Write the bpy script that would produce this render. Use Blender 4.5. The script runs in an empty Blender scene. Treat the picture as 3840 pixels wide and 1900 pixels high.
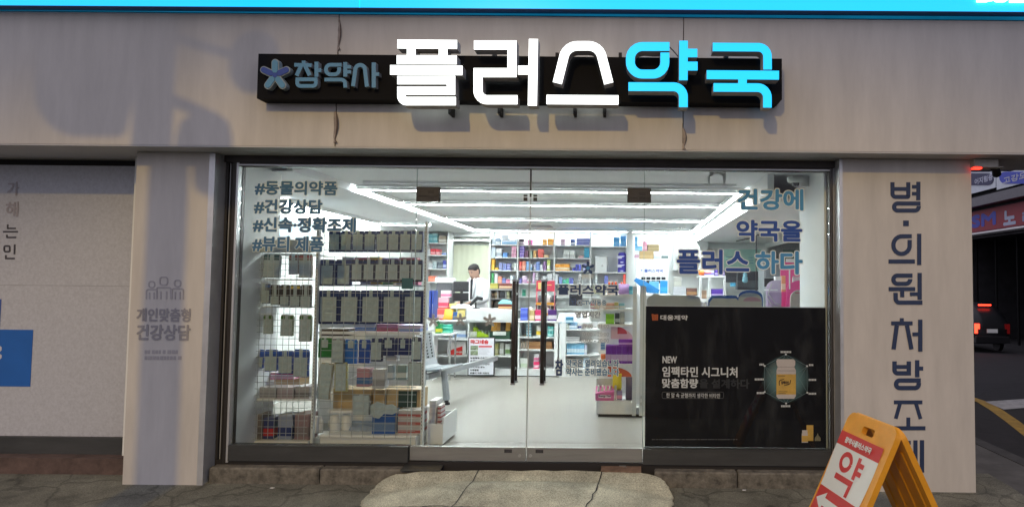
import bpy, bmesh, math, random
from mathutils import Vector, Matrix
random.seed(7)
S = bpy.context.scene
COL = S.collection

# ------------------------------------------------------------------ camera
F, CX, CY = 2534.0, 2354.0, 939.0          # focal length and principal point in photo pixels (3840 wide)
PIT, ROL = math.atan(0.0489), 0.0095
CAM = Vector((0, -5.38, 1.4))
fw = Vector((0, math.cos(PIT), math.sin(PIT)))
r0 = Vector((1, 0, 0)); u0 = r0.cross(fw)
RV = math.cos(ROL) * r0 + math.sin(ROL) * u0
UV = math.cos(ROL) * u0 - math.sin(ROL) * r0
cd = bpy.data.cameras.new('camera'); co = bpy.data.objects.new('camera', cd); COL.objects.link(co)
cd.sensor_width = 36; cd.lens = 36 * F / 3840
cd.shift_x = -(CX - 1920) / 3840; cd.shift_y = (CY - 950) / 3840
cd.clip_start = 0.05; cd.clip_end = 400
co.matrix_world = Matrix(((RV.x, UV.x, -fw.x, CAM.x), (RV.y, UV.y, -fw.y, CAM.y), (RV.z, UV.z, -fw.z, CAM.z), (0, 0, 0, 1)))
S.camera = co

# ------------------------------------------------------------------ world, night
w = bpy.data.worlds.new('World'); S.world = w; w.use_nodes = True
nt = w.node_tree; nt.nodes.clear()
out = nt.nodes.new('ShaderNodeOutputWorld'); add = nt.nodes.new('ShaderNodeAddShader')
b1 = nt.nodes.new('ShaderNodeBackground'); b2 = nt.nodes.new('ShaderNodeBackground')
sky = nt.nodes.new('ShaderNodeTexSky'); sky.sky_type = 'NISHITA'; sky.sun_disc = False
sky.sun_elevation = math.radians(-4); sky.sun_rotation = math.radians(200)
nt.links.new(sky.outputs[0], b1.inputs[0]); b1.inputs[1].default_value = 0.05
b2.inputs[0].default_value = (0.80, 0.765, 0.91, 1); b2.inputs[1].default_value = 0.76     # city glow
nt.links.new(b1.outputs[0], add.inputs[0]); nt.links.new(b2.outputs[0], add.inputs[1]); nt.links.new(add.outputs[0], out.inputs[0])

S.view_settings.view_transform = 'Standard'; S.view_settings.look = 'None'
S.view_settings.exposure = 0.0; S.view_settings.gamma = 1.0
S.cycles.use_denoising = True
try: S.cycles.denoiser = 'OPENIMAGEDENOISE'
except Exception: pass
S.cycles.max_bounces = 10; S.cycles.transparent_max_bounces = 24; S.cycles.diffuse_bounces = 5
S.cycles.sample_clamp_indirect = 6.0
S.cycles.caustics_reflective = False; S.cycles.caustics_refractive = False

# ------------------------------------------------------------------ picture -> place
def ray(px, py): return RV * ((px - CX) / F) - UV * ((py - CY) / F) + fw
def W(px, py, Y): d = ray(px, py); return CAM + d * ((Y - CAM.y) / d.y)
def WX(px, py, X): d = ray(px, py); return CAM + d * ((X - CAM.x) / d.x)
def WZ(px, py, Z): d = ray(px, py); return CAM + d * ((Z - CAM.z) / d.z)
def q(x): return x * 1.4907                 # 2576-wide reading -> photo pixels
def Q(px, py, Y): return W(q(px), q(py), Y)

# ------------------------------------------------------------------ materials
MC = {}
def mat(name, col, rough=0.5, metal=0.0, var=0.06, scale=6.0, bump=0.0, emit=0.0, stretch=None, alpha=None):
    if name in MC: return MC[name]
    m = bpy.data.materials.new(name); m.use_nodes = True; MC[name] = m
    n = m.node_tree; p = n.nodes['Principled BSDF']
    c = tuple(col) + (1,)
    p.inputs['Roughness'].default_value = rough; p.inputs['Metallic'].default_value = metal
    p.inputs['Base Color'].default_value = c
    if emit:
        p.inputs['Emission Color'].default_value = c; p.inputs['Emission Strength'].default_value = emit
    if var or bump:
        tc = n.nodes.new('ShaderNodeTexCoord'); no = n.nodes.new('ShaderNodeTexNoise')
        no.inputs['Scale'].default_value = scale; no.inputs['Detail'].default_value = 6; no.inputs['Roughness'].default_value = 0.65
        src = tc.outputs['Object']
        if stretch:
            mp = n.nodes.new('ShaderNodeMapping'); mp.inputs['Scale'].default_value = stretch
            n.links.new(src, mp.inputs[0]); src = mp.outputs[0]
        n.links.new(src, no.inputs['Vector'])
        if var:
            rp = n.nodes.new('ShaderNodeValToRGB')
            rp.color_ramp.elements[0].position = 0.3; rp.color_ramp.elements[1].position = 0.7
            rp.color_ramp.elements[0].color = tuple(max(0, x * (1 - var)) for x in col) + (1,)
            rp.color_ramp.elements[1].color = tuple(min(1, x * (1 + var)) for x in col) + (1,)
            n.links.new(no.outputs['Fac'], rp.inputs[0]); n.links.new(rp.outputs[0], p.inputs['Base Color'])
            mr = n.nodes.new('ShaderNodeMapRange'); mr.inputs['To Min'].default_value = max(0.02, rough - 0.08); mr.inputs['To Max'].default_value = min(1, rough + 0.08)
            n.links.new(no.outputs['Fac'], mr.inputs[0]); n.links.new(mr.outputs[0], p.inputs['Roughness'])
        if bump:
            bp = n.nodes.new('ShaderNodeBump'); bp.inputs['Strength'].default_value = bump; bp.inputs['Distance'].default_value = 0.01
            n.links.new(no.outputs['Fac'], bp.inputs['Height']); n.links.new(bp.outputs[0], p.inputs['Normal'])
    return m
def srgb(r, g, b):
    f = lambda v: (v / 255 / 12.92) if v < 10 else ((v / 255 + 0.055) / 1.055) ** 2.4
    return (f(r), f(g), f(b))
def cm(r, g, b, rough=0.45):                # plain coloured print or plastic
    return mat('print_%d_%d_%d_%d' % (r, g, b, int(rough * 100)), srgb(r, g, b), rough, var=0.05, scale=25)
def glassmat(name, tint, refl=1.0, rough=0.0):
    if name in MC: return MC[name]
    m = bpy.data.materials.new(name); m.use_nodes = True; MC[name] = m
    n = m.node_tree; n.nodes.clear()
    o = n.nodes.new('ShaderNodeOutputMaterial'); mx = n.nodes.new('ShaderNodeMixShader')
    t = n.nodes.new('ShaderNodeBsdfTransparent'); g = n.nodes.new('ShaderNodeBsdfGlossy'); fr = n.nodes.new('ShaderNodeFresnel')
    fr.inputs['IOR'].default_value = 1.45; g.inputs['Roughness'].default_value = rough; t.inputs[0].default_value = tint + (1,)
    if name == 'window_glass':                # faint dried smears
        df = n.nodes.new('ShaderNodeBsdfDiffuse'); df.inputs[0].default_value = (.75, .8, .8, 1); m2 = n.nodes.new('ShaderNodeMixShader')
        tc = n.nodes.new('ShaderNodeTexCoord'); mp = n.nodes.new('ShaderNodeMapping'); mp.inputs['Scale'].default_value = (3.5, 1, 1.2); mp.inputs['Rotation'].default_value = (0, .35, 0)
        nz = n.nodes.new('ShaderNodeTexNoise'); nz.inputs['Scale'].default_value = 1.6; nz.inputs['Detail'].default_value = 8; nz.inputs['Roughness'].default_value = .7
        mr = n.nodes.new('ShaderNodeMapRange'); mr.inputs['From Min'].default_value = .48; mr.inputs['From Max'].default_value = .75; mr.inputs['To Max'].default_value = .022
        n.links.new(tc.outputs['Object'], mp.inputs[0]); n.links.new(mp.outputs[0], nz.inputs['Vector']); n.links.new(nz.outputs['Fac'], mr.inputs[0]); n.links.new(mr.outputs[0], m2.inputs[0])
        n.links.new(t.outputs[0], m2.inputs[1]); n.links.new(df.outputs[0], m2.inputs[2]); t = m2
    ml = n.nodes.new('ShaderNodeMath'); ml.operation = 'MULTIPLY'; ml.inputs[1].default_value = refl
    n.links.new(fr.outputs[0], ml.inputs[0]); n.links.new(ml.outputs[0], mx.inputs[0])
    n.links.new(t.outputs[0], mx.inputs[1]); n.links.new(g.outputs[0], mx.inputs[2]); n.links.new(mx.outputs[0], o.inputs[0])
    return m

# ------------------------------------------------------------------ mesh building
class MB:
    def __init__(s): s.v = []; s.f = []; s.m = []
    def face(s, pts, mi=0):
        b = len(s.v); s.v += [Vector(p) for p in pts]; s.f.append(tuple(range(b, b + len(pts)))); s.m.append(mi); return s
    def hexa(s, p, mi=0):                   # p: 8 corners, bottom loop then top loop
        b = len(s.v); s.v += [Vector(x) for x in p]
        for fc in ((3, 2, 1, 0), (4, 5, 6, 7), (0, 1, 5, 4), (1, 2, 6, 5), (2, 3, 7, 6), (3, 0, 4, 7)):
            s.f.append(tuple(b + i for i in fc)); s.m.append(mi)
        return s
    def box(s, x0, x1, y0, y1, z0, z1, mi=0):
        x0, x1 = sorted((x0, x1)); y0, y1 = sorted((y0, y1)); z0, z1 = sorted((z0, z1))
        return s.hexa([(x0, y0, z0), (x1, y0, z0), (x1, y1, z0), (x0, y1, z0), (x0, y0, z1), (x1, y0, z1), (x1, y1, z1), (x0, y1, z1)], mi)
    def bbox(s, x0, x1, y0, y1, z0, z1, b=0.01, mi=0):   # box with its vertical edges chamfered and top edge eased
        x0, x1 = sorted((x0, x1)); y0, y1 = sorted((y0, y1)); z0, z1 = sorted((z0, z1))
        o = [(x0 + b, y0), (x1 - b, y0), (x1, y0 + b), (x1, y1 - b), (x1 - b, y1), (x0 + b, y1), (x0, y1 - b), (x0, y0 + b)]
        cx, cy = (x0 + x1) / 2, (y0 + y1) / 2
        def ins(p): return (p[0] + (b if p[0] < cx else -b) * .7, p[1] + (b if p[1] < cy else -b) * .7)
        rings = [[(p[0], p[1], z0) for p in o], [(p[0], p[1], z1 - b) for p in o], [ins(p) + (z1,) for p in o]]
        return s.loft(rings, mi)
    def loft(s, rings, mi=0, cap=True, closed=True):
        n = len(rings[0]); b = len(s.v)
        for r in rings: s.v += [Vector(p) for p in r]
        for i in range(len(rings) - 1):
            for j in range(n if closed else n - 1):
                k = (j + 1) % n
                s.f.append((b + i * n + j, b + i * n + k, b + (i + 1) * n + k, b + (i + 1) * n + j)); s.m.append(mi)
        if cap and closed:
            s.f.append(tuple(b + j for j in reversed(range(n)))); s.m.append(mi)
            e = b + (len(rings) - 1) * n; s.f.append(tuple(e + j for j in range(n))); s.m.append(mi)
        return s
    def tube(s, pts, r, n=8, mi=0, r2=None):
        pts = [Vector(p) for p in pts]; rings = []
        for i, p in enumerate(pts):
            t = (pts[min(i + 1, len(pts) - 1)] - pts[max(i - 1, 0)]).normalized()
            a = t.cross(Vector((0, 0, 1)) if abs(t.z) < .9 else Vector((1, 0, 0))).normalized(); c = t.cross(a)
            rr = r if not isinstance(r, (list, tuple)) else r[i]
            rings.append([p + (a * math.cos(2 * math.pi * k / n) + c * math.sin(2 * math.pi * k / n)) * rr for k in range(n)])
        return s.loft(rings, mi)
    def prism(s, poly, y0, y1, mi=0, mside=None):   # poly of (x, z) pushed from y0 (front) to y1
        n = len(poly); b = len(s.v); ms = mi if mside is None else mside
        s.v += [Vector((x, y0, z)) for x, z in poly] + [Vector((x, y1, z)) for x, z in poly]
        s.f.append(tuple(b + i for i in range(n))); s.m.append(mi)
        s.f.append(tuple(b + n + i for i in reversed(range(n)))); s.m.append(ms)
        for i in range(n):
            k = (i + 1) % n; s.f.append((b + k, b + i, b + n + i, b + n + k)); s.m.append(ms)
        return s
    def lathe(s, c, prof, n=16, mi=0):      # prof of (r, z)
        c = Vector(c)
        return s.loft([[c + Vector((r * math.cos(2 * math.pi * k / n), r * math.sin(2 * math.pi * k / n), z)) for k in range(n)] for r, z in prof], mi)
def wloc(o):
    v = Vector((0, 0, 0))
    while o is not None: v += o.location; o = o.parent
    return v
def obj(name, mb, m, parent=None, local=False, smooth=False, fix=True):
    me = bpy.data.meshes.new(name); off = Vector((0, 0, 0)) if (parent is None or local) else wloc(parent)
    me.from_pydata([tuple(v - off) for v in mb.v], [], mb.f)
    for x in (m if isinstance(m, (list, tuple)) else [m]): me.materials.append(x)
    for i, p in enumerate(me.polygons): p.material_index = mb.m[i]; p.use_smooth = smooth
    if fix:
        bm = bmesh.new(); bm.from_mesh(me); bmesh.ops.recalc_face_normals(bm, faces=bm.faces); bm.to_mesh(me); bm.free()
    o = bpy.data.objects.new(name, me); COL.objects.link(o)
    if parent is not None: o.parent = parent
    return o
def tag(o, label=None, cat=None, group=None, kind=None):
    if label: o['label'] = label
    if cat: o['category'] = cat
    if group: o['group'] = group
    if kind: o['kind'] = kind
    return o
def thing(name, label, cat, loc, group=None, rz=0):
    o = bpy.data.objects.new(name, None); COL.objects.link(o); o.location = loc; o.rotation_euler = (0, 0, rz)
    o.empty_display_size = 0.1
    return tag(o, label, cat, group)
def struct(name, mb, m): return tag(obj(name, mb, m), kind='structure')
def single(name, mb, m, label, cat, group=None, smooth=False):   # a thing that is one mesh; origin moved to its base
    c = Vector((0, 0, 0))
    for v in mb.v: c += v
    c /= len(mb.v); c.z = min(v.z for v in mb.v)
    mb.v = [v - c for v in mb.v]
    o = obj(name, mb, m, smooth=smooth); o.location = c
    return tag(o, label, cat, group)
def copy_tree(o, parent=None):
    c = o.copy(); COL.objects.link(c); c.parent = parent
    for ch in list(o.children): copy_tree(ch, c)
    return c

# ------------------------------------------------------------------ writing
TC = {}
def glyphs(body):
    if body in TC: return TC[body]
    c = bpy.data.curves.new('text', 'FONT'); c.body = body; c.size = 1; c.resolution_u = 3
    o = bpy.data.objects.new('text', c); COL.objects.link(o)
    dg = bpy.context.evaluated_depsgraph_get(); me = bpy.data.meshes.new_from_object(o.evaluated_get(dg))
    v = [(p.co.x, p.co.y) for p in me.vertices]; f = [tuple(p.vertices) for p in me.polygons]
    bpy.data.objects.remove(o); bpy.data.curves.remove(c); bpy.data.meshes.remove(me)
    TC[body] = (v, f); return TC[body]
def put_text(mb, body, org, ux, uz, wd, ht, nrm, bold=0.0, mi=0, lift=0.0, n=8):
    """body fills a wd x ht rectangle from org (bottom left) along ux and uz; bold is in metres"""
    v, f = glyphs(body)
    x0 = min(a for a, _ in v); x1 = max(a for a, _ in v); y0 = min(b for _, b in v); y1 = max(b for _, b in v)
    kx = (wd - 2 * bold) / (x1 - x0); ky = (ht - 2 * bold) / (y1 - y0)
    offs = [(0, 0)] + ([(bold * math.cos(2 * math.pi * k / n), bold * math.sin(2 * math.pi * k / n)) for k in range(n)] if bold else [])
    for i, (dx, dy) in enumerate(offs):
        b = len(mb.v); e = lift + i * 0.00012
        mb.v += [org + ux * ((a - x0) * kx + bold + dx) + uz * ((c - y0) * ky + bold + dy) + nrm * e for a, c in v]
        mb.f += [tuple(b + k for k in t) for t in f]; mb.m += [mi] * len(f)
    return mb
X_, Z_, N_ = Vector((1, 0, 0)), Vector((0, 0, 1)), Vector((0, -1, 0))
def sign_text(body, x0, y0, x1, y1, Y, m, parent, bold=0.0, edge=None, edge_m=None, lift=0.001, name='lettering', k=1.0):
    """upright lettering on the plane y=Y filling the photo rectangle x0..x1, y0..y1"""
    a = W(x0 * k, y1 * k, Y); b = W(x1 * k, y0 * k, Y)
    p = obj(name, put_text(MB(), body, Vector((a.x, Y, a.z)), X_, Z_, b.x - a.x, b.z - a.z, N_, bold, 0, lift + 0.0015), m, parent, fix=False)
    if edge:
        e = edge
        obj('lettering_outline', put_text(MB(), body, Vector((a.x - e, Y, a.z - e)), X_, Z_, b.x - a.x + 2 * e, b.z - a.z + 2 * e, N_, bold + e, 0, lift, 12), edge_m, p, fix=False)
    return p
def fillet(pts, n=6):
    """polyline of (x, y[, r]) with rounded corners"""
    res = []
    for i, p in enumerate(pts):
        r = p[2] if len(p) > 2 else 0
        if r and 0 < i < len(pts) - 1:
            P, A, B = Vector(p[:2]), Vector(pts[i - 1][:2]), Vector(pts[i + 1][:2])
            a = (A - P).normalized(); b = (B - P).normalized(); ang = a.angle(b); t = min(r / math.tan(ang / 2), (A - P).length * (.98 if i == 1 else .49), (B - P).length * (.98 if i == len(pts) - 2 else .49))
            s, e = P + a * t, P + b * t
            c = P + (a + b).normalized() * (math.hypot(t, t * math.tan(ang / 2)))
            for k in range(n + 1):
                u = k / n; v = (s - c).lerp(e - c, u).normalized() * (t * math.tan(ang / 2)); res.append(c + v)
        else: res.append(Vector(p[:2]))
    return res
def stroke_poly(pts, wd):
    P = fillet(pts); L, R = [], []
    for i, p in enumerate(P):
        a = (P[i] - P[i - 1]).normalized() if i else None; b = (P[i + 1] - P[i]).normalized() if i < len(P) - 1 else None
        if a is None: a = b
        if b is None: b = a
        n = Vector((-(a.y + b.y), a.x + b.x)).normalized(); h = wd / 2 / max(0.35, n.dot(Vector((-a.y, a.x))))
        L.append(p + n * h); R.append(p - n * h)
    return L, R
def strokes(mb, lst, conv, y0, y1, mi=0, mside=None):
    """each stroke (width, points) in reading pixels; conv -> (x, z) world; solid from y0 (front) to y1"""
    for i, (wd, pts) in enumerate(lst):
        L, R = stroke_poly(pts, wd); e = i * 0.0002; n = len(L)
        lw = [conv(p) for p in L]; rw = [conv(p) for p in R]
        b = len(mb.v)
        for yy in (y0 - e, y1):
            mb.v += [Vector((x, yy, z)) for x, z in lw] + [Vector((x, yy, z)) for x, z in rw]
        ms = mi if mside is None else mside
        for k in range(n - 1):
            mb.f.append((b + k, b + k + 1, b + n + k + 1, b + n + k)); mb.m.append(mi)
            mb.f.append((b + k, b + 2 * n + k, b + 2 * n + k + 1, b + k + 1)); mb.m.append(ms)
            mb.f.append((b + n + k, b + n + k + 1, b + 3 * n + k + 1, b + 3 * n + k)); mb.m.append(ms)
        mb.f.append((b, b + n, b + 3 * n, b + 2 * n)); mb.m.append(ms)
        mb.f.append((b + n - 1, b + 3 * n - 1, b + 4 * n - 1, b + 2 * n - 1)); mb.m.append(ms)
    return mb

GL = {  # strokes of the shop sign's letters, read at 2.3418 x from photo pixel (860, 100)
 'pl': [(78, [(1475, 154), (2000, 158)]), (78, [(1470, 291), (1997, 294)]), (76, [(1597, 180), (1597, 262)]), (76, [(1877, 180), (1877, 262)]),
        (84, [(1412, 381), (2047, 386)]), (74, [(1475, 471), (1947, 471), (1947, 564), (1512, 564), (1512, 655, 62), (1990, 655)])],
 'reo': [(80, [(2148, 163), (2482, 163), (2482, 405), (2184, 405), (2184, 643, 80), (2530, 643)]), (78, [(2535, 383), (2640, 383)]), (80, [(2671, 110), (2661, 695)])],
 'seu': [(82, [(2880, 497), (2962, 170, 120), (3247, 170, 120), (3332, 500)]), (82, [(2785, 641), (3417, 645)])],
 'yak': [(78, [(3865, 176), (3522, 176, 105), (3522, 418, 105), (3825, 418, 105), (3825, 229)]), (75, [(3989, 125), (3987, 472)]),
         (75, [(4020, 233), (4110, 233)]), (78, [(4020, 348), (4112, 348)]), (77, [(3505, 528), (3987, 530, 85), (3987, 708)])],
 'guk': [(75, [(4245, 180), (4725, 183, 80), (4727, 378)]), (78, [(4192, 423), (4827, 428)]), (75, [(4507, 455), (4507, 510)]),
         (75, [(4252, 535), (4725, 537, 85), (4725, 712)])]}
SM = {  # the small unlit letters and flower, same reading
 'cham': [(32, [(652, 300), (652, 330)]), (32, [(570, 336), (722, 340)]), (34, [(628, 350), (590, 432)]), (34, [(668, 350), (706, 430)]), (34, [(765, 310), (765, 442)]),
          (32, [(775, 385), (808, 385)]), (32, [(582, 464), (774, 464)]), (32, [(597, 470), (597, 522, 26), (760, 522, 26), (760, 470)])],
 'yak': [(32, [(985, 336), (848, 336, 40), (848, 420, 40), (964, 420, 40), (964, 358)]), (34, [(1018, 313), (1018, 440)]), (30, [(1030, 355), (1068, 355)]), (30, [(1030, 398), (1068, 398)]),
         (32, [(835, 466), (1015, 466, 35), (1018, 536)])],
 'sa': [(34, [(1086, 524), (1112, 338, 55), (1186, 338, 55), (1208, 528)]), (36, [(1268, 316), (1268, 536)]), (32, [(1280, 418), (1314, 418)])]}
def capsule(c, ang, r0_, r1_, rad, n=8):
    d = (math.cos(ang), math.sin(ang)); pts = []
    a, b = (c[0] + d[0] * r0_, c[1] + d[1] * r0_), (c[0] + d[0] * r1_, c[1] + d[1] * r1_)
    for (o, st) in ((b, ang - math.pi / 2), (a, ang + math.pi / 2)):
        for k in range(n + 1):
            t = st + math.pi * k / n; pts.append((o[0] + rad * math.cos(t), o[1] + rad * math.sin(t)))
    return pts
def petals(): return [math.radians(a) for a in (90, 18 + 7, 162 - 7, 234, 306)]

# ------------------------------------------------------------------ common materials
M_panel = mat('cream_panel', (0.605, 0.585, 0.548), 0.55, var=0.10, scale=2.4, bump=0.05, stretch=(2.6, 1, .45))
M_white = mat('white_paint', (0.80, 0.81, 0.81), 0.45, var=0.02, scale=3)
M_ceil = mat('ceiling_paint', (0.86, 0.88, 0.89), 0.7, var=0.02, scale=2)
M_shelf = mat('shelf_white', (0.82, 0.84, 0.84), 0.35, var=0.02, scale=4)
M_bronze = mat('bronze_steel', (0.052, 0.047, 0.042), 0.4, metal=0.35, var=0.25, scale=5, stretch=(1, 1, 0.1))
M_black = mat('black_plastic', (0.012, 0.012, 0.014), 0.4, var=0.1)
M_dark = mat('dark_gap', (0.02, 0.018, 0.017), 0.7)
M_steel = mat('brushed_steel', (0.55, 0.55, 0.54), 0.3, metal=0.9, var=0.12, scale=12, stretch=(0.2, 0.2, 4))
M_alu = mat('silver_trim', (0.62, 0.64, 0.65), 0.35, metal=0.55, var=0.1, scale=7)
M_sill = mat('sill_steel', (0.085, 0.088, 0.085), 0.5, metal=0.6, var=0.22, scale=3, stretch=(0.5, 1, 3), bump=0.04)
M_glass = glassmat('window_glass', (0.955, 0.975, 0.97), .5)
M_gedge = mat('glass_edge', (0.25, 0.36, 0.34), 0.2)
def vinyl(name, col, tr=.5):
    m = mat(name, col, .5, var=.06, scale=14)
    return m
M_navy = vinyl('navy_vinyl', srgb(50, 76, 116))
M_blue = vinyl('blue_vinyl', srgb(74, 150, 200))
M_edge = vinyl('pale_vinyl_edge', (0.78, 0.87, 0.84))
M_cyan = mat('cyan_lightbox', (0.010, 0.53, 1.0), 0.3, var=0, emit=1.1)
M_wlet = mat('white_lightbox', (0.93, 1.0, 1.0), 0.3, var=0, emit=2.0)
M_side = mat('letter_side', (0.50, 0.50, 0.50), 0.5, var=0.1)
M_led = mat('led_diffuser', (0.94, 1.0, 1.0), 0.3, var=0, emit=80)

# ================================================================== GROUND AND STREET
def crack_mat(name, col, ck, scale, bump):
    m = mat(name, col, 0.85, var=0.45, scale=3.0, bump=bump); n = m.node_tree; p = n.nodes['Principled BSDF']
    base = p.inputs['Base Color'].links[0].from_socket
    tc = n.nodes.new('ShaderNodeTexCoord'); nz = n.nodes.new('ShaderNodeTexNoise'); nz.inputs['Scale'].default_value = 2.2; nz.inputs['Detail'].default_value = 5
    ad = n.nodes.new('ShaderNodeVectorMath'); ad.operation = 'MULTIPLY_ADD'; ad.inputs[1].default_value = (.55, .55, .55)
    n.links.new(tc.outputs['Object'], nz.inputs['Vector']); n.links.new(nz.outputs['Color'], ad.inputs[0]); n.links.new(tc.outputs['Object'], ad.inputs[2])
    vo = n.nodes.new('ShaderNodeTexVoronoi'); vo.feature = 'DISTANCE_TO_EDGE'; vo.inputs['Scale'].default_value = scale
    n.links.new(ad.outputs[0], vo.inputs['Vector'])
    mr = n.nodes.new('ShaderNodeMapRange'); mr.inputs['From Max'].default_value = 0.035; mr.inputs['To Min'].default_value = ck; mr.inputs['To Max'].default_value = 1.0
    n.links.new(vo.outputs['Distance'], mr.inputs[0])
    g = n.nodes.new('ShaderNodeTexNoise'); g.inputs['Scale'].default_value = 120; g.inputs['Detail'].default_value = 3; n.links.new(tc.outputs['Object'], g.inputs['Vector'])
    g2 = n.nodes.new('ShaderNodeMapRange'); g2.inputs['From Min'].default_value = .3; g2.inputs['From Max'].default_value = .7; g2.inputs['To Min'].default_value = .6; g2.inputs['To Max'].default_value = 1.4
    n.links.new(g.outputs['Fac'], g2.inputs[0])
    m1 = n.nodes.new('ShaderNodeMath'); m1.operation = 'MULTIPLY'; n.links.new(mr.outputs[0], m1.inputs[0]); n.links.new(g2.outputs[0], m1.inputs[1])
    mx = n.nodes.new('ShaderNodeVectorMath'); mx.operation = 'SCALE'; n.links.new(base, mx.inputs[0]); n.links.new(m1.outputs[0], mx.inputs['Scale'])
    n.links.new(mx.outputs[0], p.inputs['Base Color'])
    return m
M_pave = crack_mat('old_pavement', (0.16, 0.162, 0.130), 0.55, 2.0, 0.5)
M_conc = crack_mat('ramp_concrete', (0.42, 0.42, 0.325), 0.9, 1.2, 0.2)
M_road = crack_mat('asphalt', (0.018, 0.0175, 0.019), 0.7, 0.8, 0.4)
M_kerb = mat('kerb_stone', (0.155, 0.145, 0.12), 0.9, var=0.6, scale=14, bump=0.8)
def sloped(xa, xb, dz):                     # level by the shop, falling away down the side alley
    m = MB(); P_ = [(-150, -.285), (4, -.285), (7, -.33), (17, -.72), (60, -1.1), (200, -1.3)]
    for (y0, z0), (y1, z1) in zip(P_[:-1], P_[1:]): m.face([(xa, y0, z0 + dz), (xb, y0, z0 + dz), (xb, y1, z1 + dz), (xa, y1, z1 + dz)])
    return m
struct('ground', sloped(-150, 150, -.015), M_road)
struct('road', sloped(2.95, 40, 0), M_road)
pv = MB()
xs = [-9 + i * .5 for i in range(25)]
ys = [0.3, 0.0, -0.35, -0.8, -1.6, -3.0]; zs = [-0.14, -0.145, -0.175, -0.205, -0.24, -0.27]
for i in range(len(ys) - 1):
    for j in range(len(xs) - 1):
        pv.face([(xs[j], ys[i + 1], zs[i + 1]), (xs[j + 1], ys[i + 1], zs[i + 1]), (xs[j + 1], ys[i], zs[i]), (xs[j], ys[i], zs[i])])
pv.box(-9, 3.0, -3.12, -3.0, -0.40, -0.27)
struct('pavement', pv, M_pave)
# pavement running back beside the shop, with its kerb
sd = MB(); sd.box(2.72, 3.55, -0.8, 30, -0.40, -0.19); struct('side_pavement', sd, mat('side_concrete', (0.10, 0.10, 0.098), 0.85, var=0.35, scale=4, bump=0.4))
sk = MB(); sk.box(3.552, 3.70, -0.8, 30, -0.40, -0.185); struct('side_kerb', sk, mat('dark_kerb', (0.06, 0.06, 0.06), 0.8, var=0.4, scale=6, bump=0.3))
# yellow edge line and white stop marking on the side road
ym = MB(); yc = [WZ(q(a), q(b), -0.281) for a, b in ((2450, 1003), (2474, 1011), (2506, 1030), (2546, 1058), (2588, 1090))]
yc = [yc[0] + (yc[0] - yc[1]).normalized() * 5, yc[0] + (yc[0] - yc[1]).normalized() * 1.2] + yc + [yc[-1] + (yc[-1] - yc[-2]).normalized() * d_ for d_ in (1.0, 3.5)]
for k in range(len(yc) - 1):
    n0 = [Vector((-(yc[min(i_ + 1, len(yc) - 1)] - yc[max(i_ - 1, 0)]).y, (yc[min(i_ + 1, len(yc) - 1)] - yc[max(i_ - 1, 0)]).x, 0)).normalized() * .085 for i_ in (k, k + 1)]
    ym.face([yc[k] - n0[0], yc[k + 1] - n0[1], yc[k + 1] + n0[1], yc[k] + n0[0]])
struct('road_marking', ym, mat('yellow_road_paint', (0.42, 0.26, 0.04), 0.7, var=0.35, scale=9))
wm = MB(); wm.face([WZ(q(2525), q(1029), -0.277), WZ(q(2640), q(1020), -0.277), WZ(q(2640), q(998), -0.277), WZ(q(2478), q(1009), -0.277)])
struct('road_marking', wm, mat('white_road_paint', (0.42, 0.42, 0.42), 0.7, var=0.3, scale=9))

# concrete pad in front of the doors
pad = [(-1.80, -.13), (-0.8, -.115), (.24, -.12), (.33, -.24), (.36, -.42), (.27, -.60), (.05, -.70), (-.35, -.735), (-.75, -.70), (-1.0, -.73), (-1.35, -.72), (-1.62, -.70), (-1.80, -.62), (-1.89, -.50), (-1.90, -.34)]
for _ in range(2): pad = [tuple(Vector(pad[i]).lerp(Vector(pad[(i + 1) % len(pad)]), f_)) for i in range(len(pad)) for f_ in (.25, .75)]
rim = []
for i in range(len(pad)):
    a, b = Vector(pad[i]), Vector(pad[(i + 1) % len(pad)])
    for k in range(2):
        u = a.lerp(b, k / 2); rim.append((u.x + random.uniform(-.008, .008), u.y + random.uniform(-.008, .008)))
def padz(y): return -0.035 + 0.17 * (y + .12)
def groundz(y):
    for i in range(len(ys) - 1):
        if y >= ys[i + 1]: return zs[i + 1] + (zs[i] - zs[i + 1]) * (y - ys[i + 1]) / (ys[i] - ys[i + 1])
    return zs[-1]
def padsurf(x, y, s):                         # s: 0 at the middle, 1 at the rim; the slab thins to the pavement except at the door
    k = 1 - max(0, (s - .12) / .88) ** 1.25; k = max(k, min(1, max(0, (y + .36) / .24)))
    return (groundz(y) + .014) * (1 - k) + padz(y) * k
m = MB(); c = Vector((-.75, -.36)); rr = []
for s_, dz in ((1.015, -.12), (1.0, -.008), (.99, 0.0), (.93, 0), (.85, 0), (.75, 0), (.62, 0), (.5, 0), (.2, .002)):
    rr.append([(c.x + (x - c.x) * s_, c.y + (y - c.y) * s_, padsurf(c.x + (x - c.x) * s_, c.y + (y - c.y) * s_, min(s_, 1)) + dz) for x, y in rim])
def pad_s(x, y):
    d = Vector((x, y)) - c
    if d.length < 1e-4: return 0
    best = min(rim, key=lambda p: -((Vector(p) - c).normalized().dot(d.normalized())))
    return min(1, d.length / (Vector(best) - c).length)
ramp = single('concrete_ramp', m.loft(rr), M_conc, 'worn pale concrete ramp pad on the pavement before the glass doors', 'ramp')
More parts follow.
